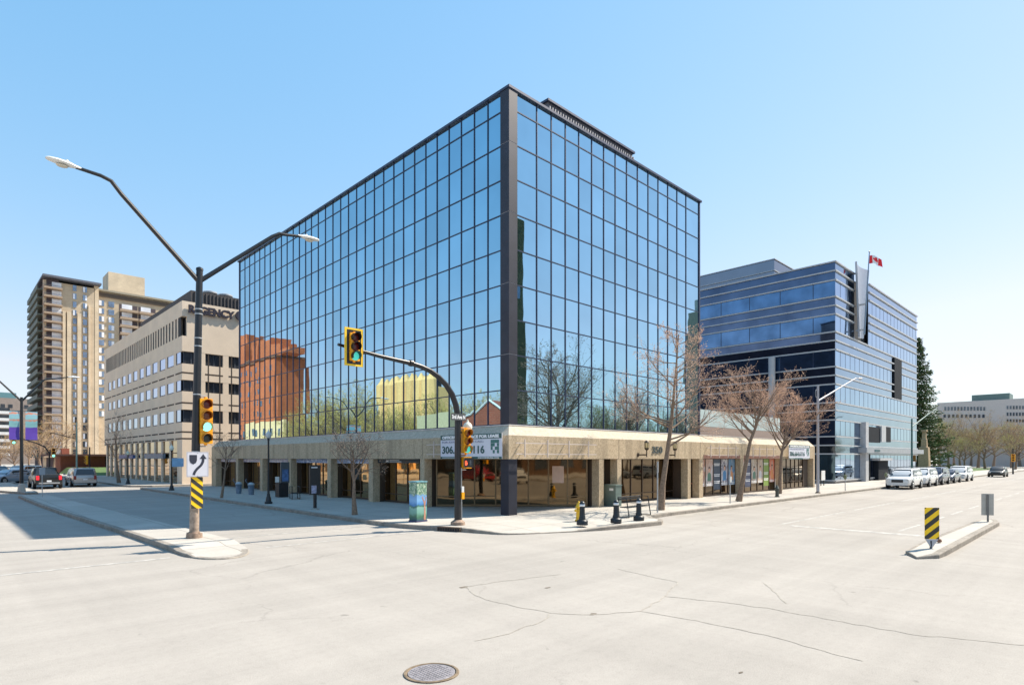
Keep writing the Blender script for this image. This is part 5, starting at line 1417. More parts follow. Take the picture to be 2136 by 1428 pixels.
# bench-like rack behind the bollards
xa_, ya_ = gnd(1302, 1079, .15); xb_, yb_ = gnd(1347, 1073, .15)
rk = thing('bench', 'black tubular bench frame behind the bollards on the sunny sidewalk', 'bench', ((xa_+xb_)/2, (ya_+yb_)/2, SW), math.atan2(yb_-ya_, xb_-xa_))
Lr = math.hypot(xb_-xa_, yb_-ya_)
for s in (-Lr/2, Lr/2):
    MB().tube([(s, -.24, .02), (s, .24, .02), (s, .30, .82), (s, -.10, .82), (s, -.24, .02)], .022, 6).build('end_frame', M_blackm, rk, local=True)
b = MB(); b.box(-Lr/2, -.2, .40, Lr/2, -.08, .43); b.box(-Lr/2, -.05, .40, Lr/2, .07, .43); b.box(-Lr/2, .10, .40, Lr/2, .22, .43); b.build('seat', M_blackm, rk, local=True)
b = MB(); b.tube([(-Lr/2, .29, .82), (Lr/2, .29, .82)], .025, 6); b.box(-Lr/2, .25, .70, Lr/2, .27, .78); b.build('backrest', M_blackm, rk, local=True)
# small foot pads
def post_sign(name, label, px, py, ztop, sign=None, m=None, r=.03):
    x, y = gnd(px, py, .15); t = thing(name, label, 'sign post', (x, y, SW))
    MB().tube([(0, 0, 0), (0, 0, ztop-SW)], r, 8).build('post', m or M_galv, t, local=True)
    if sign: MB().box(-sign[0]/2, -.045, ztop-SW-sign[1]-sign[2], sign[0]/2, -.035, ztop-SW-sign[2]).build('plate', sign[3], t, local=True)
    return t
post_sign('sign_post', 'thin grey sign post right beside the first street tree trunk', 1371.5, 1068, 2.45, (.04, .5, 0, M_galv), r=.032)
post_sign('sign_post', 'thin steel post with a small plate between the first two street trees', 1523, 1049, 1.95, (.22, .30, .35, mat('pale_plate', (.50, .52, .50), .5)), r=.03)
mm = None
for (px, py, lb_) in ((1763, 1023, 'parking meter in front of the glass office building, nearest the white sign board'), (1848, 1015, 'parking meter behind the front of the first white parked vehicle')):
    x, y = gnd(px, py, .15)
    if mm is None:
        mm = thing('parking_meter', lb_, 'parking meter', (x, y, SW), 0, 'parking meters on the cross street')
        MB().tube([(0, 0, 0), (0, 0, .85)], .03, 8).build('post', M_galv, mm, local=True)
        MB().lathe([(.05, .85), (.10, .95), (.11, 1.12), (.07, 1.2), (.02, 1.22)], n=10).build('head', mat('meter_green', (.15, .17, .09), .5), mm, local=True, smooth=True)
    else: dup(mm, (x, y, SW), 0, lb_)
# right-hand street lamps
def arm_lamp(label, x, y, top, armx, armz, tipz, m, grp, ring=False):
    t = thing('street_lamp', label, 'street lamp', (x, y, SW), 0, grp)
    MB().lathe([(.17, 0), (.17, .04), (.12, .10)], n=12).build('base', M_rust2, t, local=True)
    MB().tube([(0, 0, .05), (0, 0, top-SW)], [.105, .075], 12).build('pole', m, t, local=True, smooth=True)
    MB().tube([(0, 0, armz-SW), (armx*.92, -.1, tipz-SW-.03), (armx, -.1, tipz-SW)], [.06, .045, .04], 8).build('arm', m, t, local=True, smooth=True)
    h = cobra(t, (x+armx, y-.1, tipz), (1, 0, .05), .6, m)
    return t
M_rust2 = mat('dark_rust_foot', (.16, .11, .07), .8)
M_pgrey = mat('pole_aluminium', (.40, .40, .43), .45, .4, var=.08)
lx, ly = gnd(1706, 1028, .15); ld = dep(lx, ly)
xe, de = onY(1792, ly-.1)
rl = arm_lamp('grey single-arm street lamp where the podium ends, nearer than the dark green one', lx, ly, zz(803, ld), xe-lx, zz(836, ld), zz(789, de), M_pgrey, 'single-arm street lamps on the cross street')
b = MB()
for k in range(20):
    t = 2*PI*k/20; t2 = 2*PI*(k+1)/20; b.tube([(-.28+.2*math.cos(t), 0, 6.95+.26*math.sin(t)), (-.28+.2*math.cos(t2), 0, 6.95+.26*math.sin(t2))], .018, 5, cap=False)
b.tube([(-.08, 0, 6.95), (0, 0, 6.95)], .02, 6)
b.build('wreath_ring', mat('wreath_grey', (.30, .31, .32), .6), rl, local=True)
ly2 = 15.0; lx2, ld2 = onY(1902, ly2); xe, de = onY(1944, ly2-.1)
arm_lamp('dark green single-arm street lamp beyond the parked vehicles', lx2, ly2, zz(873, ld2), xe-lx2, zz(890, ld2), zz(860, de), mat('pole_green', (.06, .14, .13), .5), 'single-arm street lamps on the cross street')
# white sign board at the glass building
wx, wy = onY(1717, RY-.8)[0], RY-.8
wb = thing('sign_board', 'blank white notice board on dark legs by the west corner of the glass office building', 'sign', (wx, wy, SW))
dW = dep(wx, wy)
MB().box(-.42, -.03, zz(1001, dW)-SW, .42, .03, zz(981, dW)-SW).build('board', M_white, wb, local=True)
for s in (-.36, .36): MB().box(s-.04, .031, 0, s+.04, .09, zz(985, dW)-SW).build('leg', M_blackm, wb, local=True)
# hazard board and back of a sign on the right island
hx_, hy_ = gnd(1944, 1143, .12)
hm = thing('hazard_marker', 'yellow and black striped hazard board at the nose of the right traffic island', 'hazard marker', (hx_, hy_, .10), group=None)
dh = dep(hx_, hy_); z1 = zz(1058, dh); z0 = zz(1123.5, dh); wbd = .365
R_ = Vector((RT[0], RT[1], 0)); R_ = Vector((.60, -.80, 0)).normalized()
O_ = Vector((hx_, hy_, 0))-R_*wbd*.5
hazard_board(hm, O_.x, O_.y, z0, wbd, z1-z0, R=tuple(R_), slope=1, nstripe=.15, yofs=-.38)
b = MB(); N_ = R_.cross(Vector((0, 0, 1)))
p0 = O_+R_*.02; p1 = O_+R_*(wbd-.02); pm_ = O_+R_*wbd*.5
b.hexa([(pm_.x-.02, pm_.y, .12), (pm_.x+.02, pm_.y, .12), (pm_.x+.02, pm_.y+.02, .12), (pm_.x-.02, pm_.y+.02, .12)], [(p0.x, p0.y, z0-.003), (p1.x, p1.y, z0-.003), (p1.x-N_.x*.02, p1.y-N_.y*.02, z0-.003), (p0.x-N_.x*.02, p0.y-N_.y*.02, z0-.003)])
b.build('grey_skirt', mat('grey_skirt', (.46, .45, .46), .6), hm, fix=True)
MB().box(-.03, -.0, 0, .03, .05, z0-.15).build('post', M_blackm, hm, local=True)
rx_, ry_ = gnd(2060, 1087, .15)
rs = thing('island_sign', 'grey back of an upright sign plate at the far end of the right traffic island', 'sign', (rx_, ry_, SW))
dr_ = dep(rx_, ry_)
b = MB(); wv = .40; zt = zz(1029, dr_)-SW; zb_ = zz(1074, dr_)-SW
R2 = Vector((.45, -.89, 0)).normalized(); N2 = R2.cross(Vector((0, 0, 1)))
P = [-R2*wv/2, R2*wv/2, R2*wv/2-N2*.01, -R2*wv/2-N2*.01]
b.hexa([(p.x, p.y, zb_) for p in P], [(p.x, p.y, zt) for p in P]); b.build('plate', mat('plate_back', (.42, .40, .36), .5, .3), rs, local=True, fix=True)
MB().box(-.03+N2.x*.03, -.03+N2.y*.03, 0, .03+N2.x*.03, .03+N2.y*.03, zt-.02).build('post', mat('post_brown', (.16, .15, .14), .6), rs, local=True)
# small ball debris on the island
bx_, by_ = gnd(1959, 1131, .15); o = MB().lathe([(.02, 0), (.06, .02), (.07, .06), (.05, .1), (.01, .12)], (bx_, by_, SW), 10).build('anchor_stub', mat('stub_rust', (.22, .12, .08), .8), None, smooth=True); tag(o, 'short rusty anchor stub on the right traffic island beside the hazard board', 'post stub')
# ---- far left double arm lamp with banners
lx, ly = 4.6, 56.4; lx, ly = at(45, 43.6); ld = dep(lx, ly)
fl2 = thing('street_lamp', 'distant double-arm lamp carrying purple banners on the far traffic island', 'street lamp', (lx, ly, SW), group='double-arm street lamps')
zt = zz(828, ld)
MB().lathe([(.25, 0), (.2, .5), (.12, .6)], n=12).build('base', mat('pale_foot', (.45, .40, .34), .9), fl2, local=True, smooth=True)
MB().tube([(0, 0, .5), (0, 0, zt-SW)], [.12, .085], 12).build('pole', M_blackm, fl2, local=True, smooth=True)
for (p0, q0, p1, q1, sg2) in ((92, 792, 146, 786, 1), (-28, 770, -80, 760, -1)):
    xe, de = onY(p0, ly); xh, dh_ = onY(p1, ly)
    MB().tube([(lx, ly, zt-.3), (xe, ly, zz(q0, de)), (xh, ly, zz(q1, dh_))], [.07, .05, .04], 8).build('arm', M_blackm, fl2, smooth=True)
    cobra(fl2, (xh, ly, zz(q1, dh_)), (sg2, 0, .03), .6)
bm_, ntb, pb_ = newmat('banner_print')
tcb = ntb.nodes.new('ShaderNodeTexCoord').outputs['Object']; sxb = ntb.nodes.new('ShaderNodeSeparateXYZ'); ntb.links.new(tcb, sxb.inputs[0])
nb_ = noise(ntb, 2.2, 2, .6, tcb, .8); mab = ntb.nodes.new('ShaderNodeMath'); mab.operation = 'MULTIPLY_ADD'; mab.inputs[1].default_value = .35; ntb.links.new(nb_.outputs['Fac'], mab.inputs[0]); ntb.links.new(sxb.outputs[2], mab.inputs[2])
mrb = ntb.nodes.new('ShaderNodeMapRange'); mrb.inputs[1].default_value = .17; mrb.inputs[2].default_value = 2.4; ntb.links.new(mab.outputs[0], mrb.inputs[0])
ntb.links.new(ramp(ntb, mrb.outputs[0], [(0, (.10, .05, .36)), (.40, (.13, .06, .42)), (.44, (.25, .50, .50)), (.62, (.25, .50, .52)), (.64, (.75, .20, .08)), (.69, (.28, .52, .54)), (.84, (.30, .52, .58)), (.86, (.75, .22, .10)), (.91, (.30, .50, .56))]).outputs[0], pb_.inputs['Base Color'])
for (pa, pb2, lb_) in ((19, 41, 'teal and purple banner on the left side of the distant street lamp'), (53, 78, 'teal and purple banner on the right side of the distant street lamp')):
    xa_, xb_ = onY(pa, ly)[0], onY(pb2, ly)[0]; z0 = zz(917, ld); z1 = zz(857, ld)
    b = thing('banner', lb_, 'banner', (xa_, ly, z0), group='lamp post banners')
    n = 8; mb = MB()
    for i in range(n+1):
        for j in range(2):
            mb.v.append((xa_+(xb_-xa_)*j, ly-.012+.04*math.sin(i*.8)*(1 if j else .3), z0+(z1-z0)*i/n)); mb.v.append((xa_+(xb_-xa_)*j, ly+.012+.04*math.sin(i*.8)*(1 if j else .3), z0+(z1-z0)*i/n))
    for i in range(n):
        a = i*4
        mb.f += [(a, a+2, a+6, a+4), (a+3, a+1, a+5, a+7), (a+1, a, a+4, a+5), (a+2, a+3, a+7, a+6)]; mb.mi += [0]*4
    mb.build('cloth', bm_, b, fix=True)
    e_ = lx
    for z in (z0, z1): MB().tube([(lx, ly, z), (xb_ if pa > 45 else xa_, ly, z)], .02, 6).build('bracket', M_blackm, b)
# ---- distant signals on the left
def far_signal(label, x, y, pole_top, arm_px=None, arm_z=None, face=(0, -1), heads=True):
    t = thing('traffic_signal', label, 'traffic signal', (x, y, SW), 0, 'distant traffic signals')
    MB().tube([(x, y, SW), (x, y, pole_top)], [.1, .08], 8).build('pole', M_blackm, t, smooth=True)
    if arm_px is not None:
        xa_, da_ = onY(arm_px, y)
        MB().tube([(x, y, pole_top), (x+(xa_-x)*.12, y, pole_top+.7), (x+(xa_-x)*.35, y, pole_top+1.1), (xa_, y, arm_z)], [.08, .07, .06, .04], 8).build('mast_arm', M_blackm, t, smooth=True)
        signal_head(t, xa_+(x-xa_)*.04, y-.2, arm_z-.9, [M_red0, M_amb0, M_grn1], sec=.34, w=.36)
    signal_head(t, x+.35, y-.05, 2.7, [M_red0, M_amb0, M_grn1], sec=.33, w=.34)
    return t
x, y = at(103, 66); far_signal('distant signal pole with a thin mast arm reaching left over the avenue', x, y, zz(945, 66)+.0, 25, 5.0)
x, y = at(187, 70); t = thing('traffic_signal', 'distant yellow signal on a short pole in front of the brown pavilion', 'traffic signal', (x, y, SW), 0, 'distant traffic signals')
MB().tube([(x, y, SW), (x, y, 3.9)], [.09, .07], 8).build('pole', M_blackm, t); signal_head(t, x-.3, y-.05, 1.9, [M_red0, M_amb0, M_grn0], sec=.33, w=.34, face=(-1, 0))
x, y = at(160, 62); post_ = thing('street_pole', 'slim green pole rising in front of the tan apartment tower', 'pole', (x, y, SW)); MB().tube([(x, y, SW), (x, y, zz(880, 62))], [.09, .06], 8).build('shaft', mat('pale_green_pole', (.22, .34, .30), .5), post_)
MB().tube([(x, y, 4.6), (x-2.2, y, 5.2)], .04, 6).build('arm', M_blackm, post_)
x, y = gnd(88, 1036, .15); t = thing('sign_post', 'thin grey sign post standing on the near end of the shaded traffic island', 'sign post', (x, y, SW)); MB().tube([(x, y, SW), (x, y, zz(975, dep(x, y)))], .028, 6).build('post', M_galv, t); box(x-.15, y-.03, zz(990, dep(x, y)), x+.15, y-.02, zz(975, dep(x, y))).build('plate', mat('grey_plate', (.30, .32, .35), .5), t)
# far right signal
x, y = 128, 17.2; y = 17.0; x, dd = onY(2113, 12.8); 
t = thing('traffic_signal', 'distant yellow signal on a pole at the far right end of the street', 'traffic signal', (x, 12.8, 0), 0, 'distant traffic signals')
MB().tube([(x, 12.8, 0), (x, 12.8, zz(935, dd))], [.12, .09], 8).build('pole', M_blackm, t); signal_head(t, x-.5, 12.7, zz(962, dd), [M_red0, M_amb0, M_grn0], sec=.40, w=.5, face=(-1, 0))
# ================================================================== VEHICLES
def paint(name, c, metal=.3):
    if name in MATS: return MATS[name]
    m, nt, p = newmat(name); p.inputs['Base Color'].default_value = (*c, 1); p.inputs['Metallic'].default_value = metal
    p.inputs['Roughness'].default_value = .35; p.inputs['Coat Weight'].default_value = .8; p.inputs['Coat Roughness'].default_value = .05
    return m
M_cglass = mirror_glass('car_glass', (.05, .06, .07), .03, .002, 2, mixf=.5)
M_tail0 = mat('tail_lamp', (.22, .012, .012), .25); M_tail1 = mat('lit_tail_lamp', (.6, .015, .02), .25, emit=(1, .03, .05, .5)); M_head = mat('head_lamp', (.62, .64, .66), .15, .3)
M_trim = mat('black_trim', (.03, .03, .032), .55); M_rim = mat('alloy_rim', (.45, .46, .47), .35, .8)
M_plate = mat('licence_plate', (.70, .72, .74), .5)
def loft(mb, rings):
    i0 = len(mb.v); n = len(rings[0])
    for r in rings: mb.v += [tuple(p) for p in r]
    for k in range(len(rings)-1):
        for j in range(n): a = i0+k*n+j; b = i0+k*n+(j+1) % n; mb.f.append((a, b, b+n, a+n)); mb.mi.append(0)
    mb.f.append(tuple(i0+j for j in range(n))[::-1]); mb.f.append(tuple(i0+(len(rings)-1)*n+j for j in range(n))); mb.mi += [0, 0]
def body_ring(x, w, zb, zt, r=.12):
    q = [(w*.88, zb), (w*.97, zb+.08), (w, zb+(zt-zb)*.45), (w*.985, zt-r), (w*.93, zt-r*.3), (w*.80, zt)]
    return [(x, y, z) for y, z in q]+[(x, -y, z) for y, z in reversed(q)]
def cab_ring(x, wb, wt, zb, zt):
    q = [(wb, zb), (wb*.97+wt*.03, zb+(zt-zb)*.3), (wt*1.06, zt-.10), (wt, zt-.03), (wt*.8, zt)]
    return [(x, y, z) for y, z in q]+[(x, -y, z) for y, z in reversed(q)]
def make_car(name, label, cat, loc, rz, col, kind='suv', group=None, lit=False, plate=True):
    t = thing(name, label, cat, loc, rz, group)
    if kind == 'suv': L, W, zb, belt, H, hood = 4.75, .93, .30, 1.08, 1.72, 1.02; cb = (-2.28, -2.05, .55, 1.35); st = [(-2.36, .80, .45, .92), (-2.32, .88, .36, 1.05), (-2.1, .91, .30, 1.09), (-.6, .93, .28, 1.08), (.9, .93, .28, 1.06), (1.35, .93, .28, 1.04), (2.0, .90, .32, .97), (2.28, .84, .38, .86), (2.36, .72, .46, .74)]
    elif kind == 'pickup': L, W, zb, belt, H, hood = 5.4, .96, .38, 1.12, 1.80, 1.12; cb = (-.62, -.42, .85, 1.45); st = [(-2.72, .84, .52, 1.05), (-2.68, .92, .45, 1.16), (-2.3, .96, .38, 1.18), (-.6, .96, .36, 1.18), (1.0, .96, .36, 1.14), (1.5, .96, .36, 1.12), (2.3, .94, .40, 1.06), (2.62, .88, .45, .98), (2.7, .78, .52, .84)]
    elif kind == 'van': L, W, zb, belt, H, hood = 4.9, .95, .28, 1.0, 1.72, .98; cb = (-2.40, -2.2, .75, 1.65); st = [(-2.46, .84, .42, .88), (-2.42, .91, .33, 1.0), (-2.2, .94, .28, 1.02), (-.6, .95, .26, 1.02), (1.0, .95, .26, 1.0), (1.6, .94, .26, .98), (2.1, .90, .30, .88), (2.38, .82, .36, .76), (2.44, .70, .44, .66)]
    else: L, W, zb, belt, H, hood = 4.6, .90, .22, .93, 1.44, .88; cb = (-1.75, -1.05, .45, 1.25); st = [(-2.30, .74, .42, .84), (-2.26, .83, .32, .96), (-1.9, .88, .25, .98), (-.6, .90, .20, .94), (.8, .90, .20, .92), (1.2, .90, .20, .90), (1.9, .86, .24, .80), (2.2, .78, .30, .68), (2.28, .66, .38, .58)]
    b = MB(); loft(b, [body_ring(*s) for s in st])
    body = b.build('body', col, t, local=True, smooth=True, sharp=40, fix=True)
    c = MB(); x0, x1, x2, x3 = cb; wt = W*.76; wb = W*.93
    loft(c, [cab_ring(x0, wb*.92, wt*.9, belt-.06, belt), cab_ring(x0*.55+x1*.45, wb*.97, wt*.97, belt-.06, belt+(H-belt)*.55), cab_ring(x1, wb, wt, belt-.06, H-.02), cab_ring((x1+x2)/2, wb, wt, belt-.06, H), cab_ring(x2, wb, wt*.98, belt-.06, H-.03), cab_ring(x2*.45+x3*.55, wb*.98, wt*1.0, belt-.06, belt+(H-belt)*.5), cab_ring(x3, wb*.95, wt*.95, belt-.06, belt-.01)])
    c.build('cabin', col, t, local=True, smooth=True, sharp=40, fix=True)
    # glass panels, a few mm proud of the cabin shell
    dz = H-belt
    def quadplate(nm, P, n_off, par=t):
        m = MB(); P = [Vector(p) for p in P]; n = (P[1]-P[0]).cross(P[3]-P[0]).normalized()*n_off
        m.hexa([p for p in P], [p+n for p in P]); return m.build(nm, M_cglass, par, local=True, fix=True)
    zlo, zhi = belt+.03, H-.13
    for s in (-1, 1):
        yb_, yt_ = s*(wb*.985+.008), s*(wt*1.05+.012)
        xr0 = x1*.7+x0*.3 if kind != 'sedan' else x1*.55+x0*.45
        segs = [(xr0+.05, (xr0+x2)/2-.28), ((xr0+x2)/2-.20, x2-.25), (x2-.17, x3-.35)] if kind in ('suv', 'van') else [(xr0+.1, (xr0+x2)/2-.05), ((xr0+x2)/2+.03, x3-.4)]
        for k, (a, e) in enumerate(segs):
            at_ = max(a, x1+.06); et = min(e, x2+.02)
            P = [(a, yb_, zlo), (e, yb_, zlo), (et if k == len(segs)-1 else e, yt_, zhi), (at_ if k == 0 else a, yt_, zhi)]
            quadplate('side_window', P if s < 0 else P[::-1], .012)
    fy = wt*.88
    quadplate('windscreen', [(x3-.10, -wb*.86, belt+.045), (x3-.10, wb*.86, belt+.045), (x2+.08, fy, H-.10), (x2+.08, -fy, H-.10)], .03)
    quadplate('rear_window', [(x0-.0, wb*.82, belt+.06), (x0-.0, -wb*.82, belt+.06), (x1-.06, -fy*.95, H-.13), (x1-.06, fy*.95, H-.13)], .035)
    xf, xr_ = (1.48, -1.42) if kind != 'pickup' else (1.72, -1.70)
    R = .36 if kind in ('suv', 'van') else (.40 if kind == 'pickup' else .32)
    for x in (xf, xr_):
        for s in (-1, 1):
            a = MB(); a.lathe([(R*1.16, 0), (R*1.16, .02)], (0, 0, 0), 22, 1); a.xf(Matrix.Translation((x, s*(W*.975)-.01, R+.03)))
            a.build('wheel_arch', M_trim, t, local=True)
            w_ = MB(); w_.lathe([(R*.62, -.11), (R*.94, -.11), (R, -.07), (R, .07), (R*.94, .11), (R*.62, .11)], (x, s*(W-.075), R), 22, 1)
            wh = w_.build('wheel', M_rubber, t, local=True, smooth=True)
            rm = MB(); rm.lathe([(R*.62, 0), (R*.60, .012), (R*.5, .004), (.06, .015), (.05, .02)] if s > 0 else [(R*.62, 0), (R*.60, -.012), (R*.5, -.004), (.06, -.015), (.05, -.02)], (x, s*(W+.036), R), 16, 1)
            rm.build('rim', M_rim, wh, local=True)
            for q in range(5):
                pass
    xe = st[0][0]; xfz = st[-1][0]
    tz0 = belt-.34 if kind != 'sedan' else belt-.28
    for s in (-1, 1):
        MB().box(xe-.01, s*.66, tz0, xe+.12, s*(W-.10), tz0+(.34 if kind != 'sedan' else .16)).build('tail_light', M_tail1 if lit else M_tail0, t, local=True)
        m = MB(); m.box(xfz-.14, s*.50, hood-.30, xfz-.015, s*(W*.86), hood-.16); m.build('headlight', M_head, t, local=True)
        MB().box(x3-.45, s*(W+.02), belt+.02, x3-.30, s*(W+.20), belt+.17).build('mirror', col, t, local=True)
        for xh in ((x1+x2)/2-.1, x2-.35): MB().box(xh, s*(W*.985), belt-.16, xh+.16, s*(W+.012), belt-.12).build('door_handle', M_trim, t, local=True)
    MB().box(xfz-.02, -.42, .58 if kind != 'sedan' else .5, xfz+.012, .42, hood-.20 if kind != 'sedan' else .62).build('grille', M_trim, t, local=True)
    MB().box(xfz-.06, -W*.80, .34 if kind != 'sedan' else .28, xfz+.035, W*.80, .50 if kind != 'sedan' else .42).build('bumper', col if kind != 'pickup' else M_galv, t, local=True)
    MB().box(xe-.05, -W*.86, .36, xe+.06, W*.86, .56).build('bumper', M_trim if kind in ('suv', 'pickup') else col, t, local=True)
    if plate: MB().box(xe-.062, -.16, .60, xe-.045+.03, .16, .74).build('licence_plate', M_plate, t, local=True)
    if kind == 'pickup':
        MB().box(-2.62, -.80, 1.181, -.66, .80, 1.20).build('tonneau', M_trim, t, local=True)
        MB().box(xe-.16, -.7, .46, xe-.05, .7, .56).build('step', M_galv, t, local=True)
    if kind in ('suv', 'van'):
        for s in (-1, 1): MB().tube([(x1+.1, s*wt*.8, H+.045), (x2-.1, s*wt*.8, H+.045)], .02, 6).build('roof_rail', M_trim, t, local=True)
    return t
P_white = paint('white_car_paint', (.68, .68, .67), 0); P_black = paint('black_car_paint', (.008, .009, .010), 0); P_black.node_tree.nodes['Principled BSDF'].inputs['Coat Weight'].default_value = .25; P_silver = paint('silver_car_paint', (.36, .37, .38), .6)
P_navy = paint('dark_blue_car_paint', (.03, .045, .08)); P_blue = paint('pale_blue_car_paint', (.32, .38, .46)); P_red = paint('red_car_paint', (.45, .02, .015)); P_grey = paint('grey_car_paint', (.14, .15, .16))
UP = PI/2
# avenue, driving away (+Y)
def onroad(px, x): y = onX(px, x)[0]; return (x, y, 0)
d_ = 50.5; x, y = at(97, d_); make_car('pickup_truck', 'black pickup truck seen from behind with lit red tail lamps on the avenue', 'pickup truck', (x+.1, y+2.0, 0), UP, P_black, 'pickup', lit=True)
d_ = 54.5; x, y = at(176, d_); make_car('parked_car', 'silver grey minivan seen from behind in the shade by the hotel kerb', 'minivan', (x, y+2, 0), UP, P_silver, 'van')
x, y = at(24, 62); make_car('oncoming_car', 'pale blue-white car partly hidden behind the distant lamp column', 'car', (x, y, 0), -2.5, P_blue, 'sedan')
x, y = at(48, 72); make_car('oncoming_car', 'white van beyond the pale blue car at the left edge', 'van', (x, y, 0), -2.2, P_white, 'van')
x, y = at(-4, 66); make_car('oncoming_car', 'grey-blue car cut off by the left edge of the photo', 'car', (x, y, 0), -UP, P_grey, 'suv')
# cross street, parked facing the camera (-X)
py_c = 13.25
def parked(px_front, lb, col, kind, dy=0, grp='vehicles parked along the cross street'):
    x = onY(px_front, py_c-.9)[0]
    L = {'suv': 2.36, 'sedan': 2.28, 'van': 2.44}[kind]
    return make_car('parked_car', lb, 'car', (x+L, py_c+dy, 0), PI, col, kind, grp)
parked(1898, 'nearest white sport utility vehicle at the kerb beside the glass office building', P_white, 'suv')
parked(1934, 'second white sport utility vehicle in the parked row, with a dark lower bumper', P_white, 'suv')
parked(1962, 'dark blue crossover parked between the second white vehicle and the dark sedan', P_navy, 'suv')
parked(1989, 'small dark sedan in the middle of the parked row', P_navy, 'sedan')
parked(2014.5, 'white van-like vehicle at the far end of the parked row', P_white, 'van')
x, dd = onY(2080, 12.5); make_car('parked_car', 'dark sedan parked alone beyond the row near the far crossing', 'car', (x, 12.4, 0), PI, P_black, 'sedan', 'vehicles parked along the cross street')
# vehicles behind the viewpoint and across the streets, seen in the facade glass
make_car('survey_car', 'white wagon with orange stripes standing at the crossing, mirrored in the corner glazing', 'car', (0.1, -.1, 0), .5, P_white, 'suv', plate=False)
make_car('parked_car', 'red sport utility vehicle across the avenue, mirrored in the corner glazing', 'car', (-9, -3.2, 0), 0, P_red, 'suv')
make_car('parked_car', 'white sedan parked across the avenue, mirrored in the left shop windows', 'car', (-2.4, 31, 0), -UP, P_white, 'sedan')
for k, (xx, cl) in enumerate(((60, P_white), (67, P_white), (86, P_grey))):
    make_car('parked_car', ['white vehicle across the cross street, mirrored left in the last shop bay', 'white vehicle across the cross street, mirrored right in the last shop bay', 'grey vehicle across the cross street, mirrored in the glass office building'][k], 'car', (xx, -5.2, 0), 0, cl, 'suv')
# ================================================================== TREES
def rand_dir(d, ang, rg):
    d = d.normalized(); u = d.orthogonal().normalized(); w = d.cross(u); t = rg.uniform(0, 2*PI)
    return (d*math.cos(ang)+(u*math.cos(t)+w*math.sin(t))*math.sin(ang)).normalized()
BS = [.055]
def branch(mb, p, d, L, r, rg, lev, maxlev, up, kids, twigs, buds, budn, spread):
    """grow a wavy tapered limb and its side shoots"""
    n = 5 if lev < 2 else (4 if lev == 2 else 3)
    pts = [p.copy()]; dirs = []; rr = [r]; q = p.copy(); dd = d.copy()
    for k in range(n):
        dd = (dd+Vector((rg.uniform(-1, 1), rg.uniform(-1, 1), rg.uniform(-1, 1)))*.16+Vector((0, 0, up))).normalized()
        q = q+dd*(L/n); pts.append(q.copy()); dirs.append(dd.copy()); rr.append(r*(1-(k+1)/n*.78))
    tgt = mb if lev < 2 else twigs
    tgt.tube(pts, rr, 6 if lev == 0 else (4 if lev == 1 else 3), cap=False)
    if lev >= maxlev:
        for _ in range(budn):
            t = rg.random(); i = min(int(t*n), n-1); c = pts[i].lerp(pts[i+1], t*n-i)
            s = rg.uniform(.6, 1.3); a = rand_dir(dirs[i], rg.uniform(.5, 1.2), rg)*BS[0]*s; b = a.cross(rand_dir(a, 1.2, rg)).normalized()*BS[0]*.26*s
            buds.face([c, c+a*.5+b, c+a, c+a*.5-b])
        return
    m = kids[lev]
    for k in range(m):
        t = .22+.76*(k+rg.random()*.8)/m; t = min(t, .99); i = min(int(t*n), n-1); c = pts[i].lerp(pts[i+1], t*n-i)
        nd = rand_dir(dirs[i], rg.uniform(*spread), rg)
        branch(mb, c, nd, L*rg.uniform(.42, .68)*(1.05-t*.35), max(r*.42*(1-t*.4), .004), rg, lev+1, maxlev, up, kids, twigs, buds, budn, spread)
def bare_tree(name, label, cat, base, trunk, r0, limbs, seed, kids=(6, 5, 4), up=.06, spread=(.5, 1.0), m_twig=None, m_bud=None, budn=3, maxlev=3, group=None, rtop=None, budsize=1.0):
    """trunk: list of offsets from the base; limbs: (t along trunk, direction, length, radius)"""
    rg = random.Random(seed); t = thing(name, label, cat, base, 0, group)
    T = [Vector(p) for p in trunk]; n = len(T); rt = rtop or r0*.25
    tr = MB(); rad = [r0*1.35]+[r0+(rt-r0)*(k/(n-1)) for k in range(1, n)]
    tr.tube(T, rad, 10, cap=True)
    tw = MB(); bu = MB()
    seglen = [0]
    for a, b in zip(T, T[1:]): seglen.append(seglen[-1]+(b-a).length)
    def pt(s):
        s *= seglen[-1]
        for k in range(n-1):
            if s <= seglen[k+1]: return T[k].lerp(T[k+1], (s-seglen[k])/(seglen[k+1]-seglen[k]))
        return T[-1].copy()
    lm = MB()
    for (s, d, L, r) in limbs: branch(lm, pt(s), Vector(d).normalized(), L, r, rg, 0, maxlev, up, kids, tw, bu, budn, spread)
    i = len(tr.v); tr.v += lm.v; tr.f += [tuple(k+i for k in f) for f in lm.f]; tr.mi += lm.mi
    tr.build('trunk', M_bark, t, local=True, smooth=True, sharp=60)
    i = len(tw.v); tw.cm = 1; tw.v += bu.v; tw.f += [tuple(k+i for k in f) for f in bu.f]; tw.mi += [1]*len(bu.f)
    tw.build('crown', [m_twig or M_twig, m_bud or M_bud], t, local=True)
    return t
def ring_limbs(rg, n, s0, s1, elev, L0, L1, r):
    out = []
    for k in range(n):
        s = s0+(s1-s0)*k/max(1, n-1); a = k*2.4+rg.uniform(-.4, .4); e = math.radians(rg.uniform(*elev))
        out.append((s, (math.cos(a)*math.cos(e), math.sin(a)*math.cos(e), math.sin(e)), (L0+(L1-L0)*k/max(1, n-1))*rg.uniform(.85, 1.15), r*(1-.5*k/n)))
    return out
rg = random.Random(3)
Rv = Vector((RT[0], RT[1], 0)); Fv = Vector((FW[0], FW[1], 0))
def cam(r, f, z): v = Rv*r+Fv*f; return (v.x, v.y, z)
BS[0] = .055
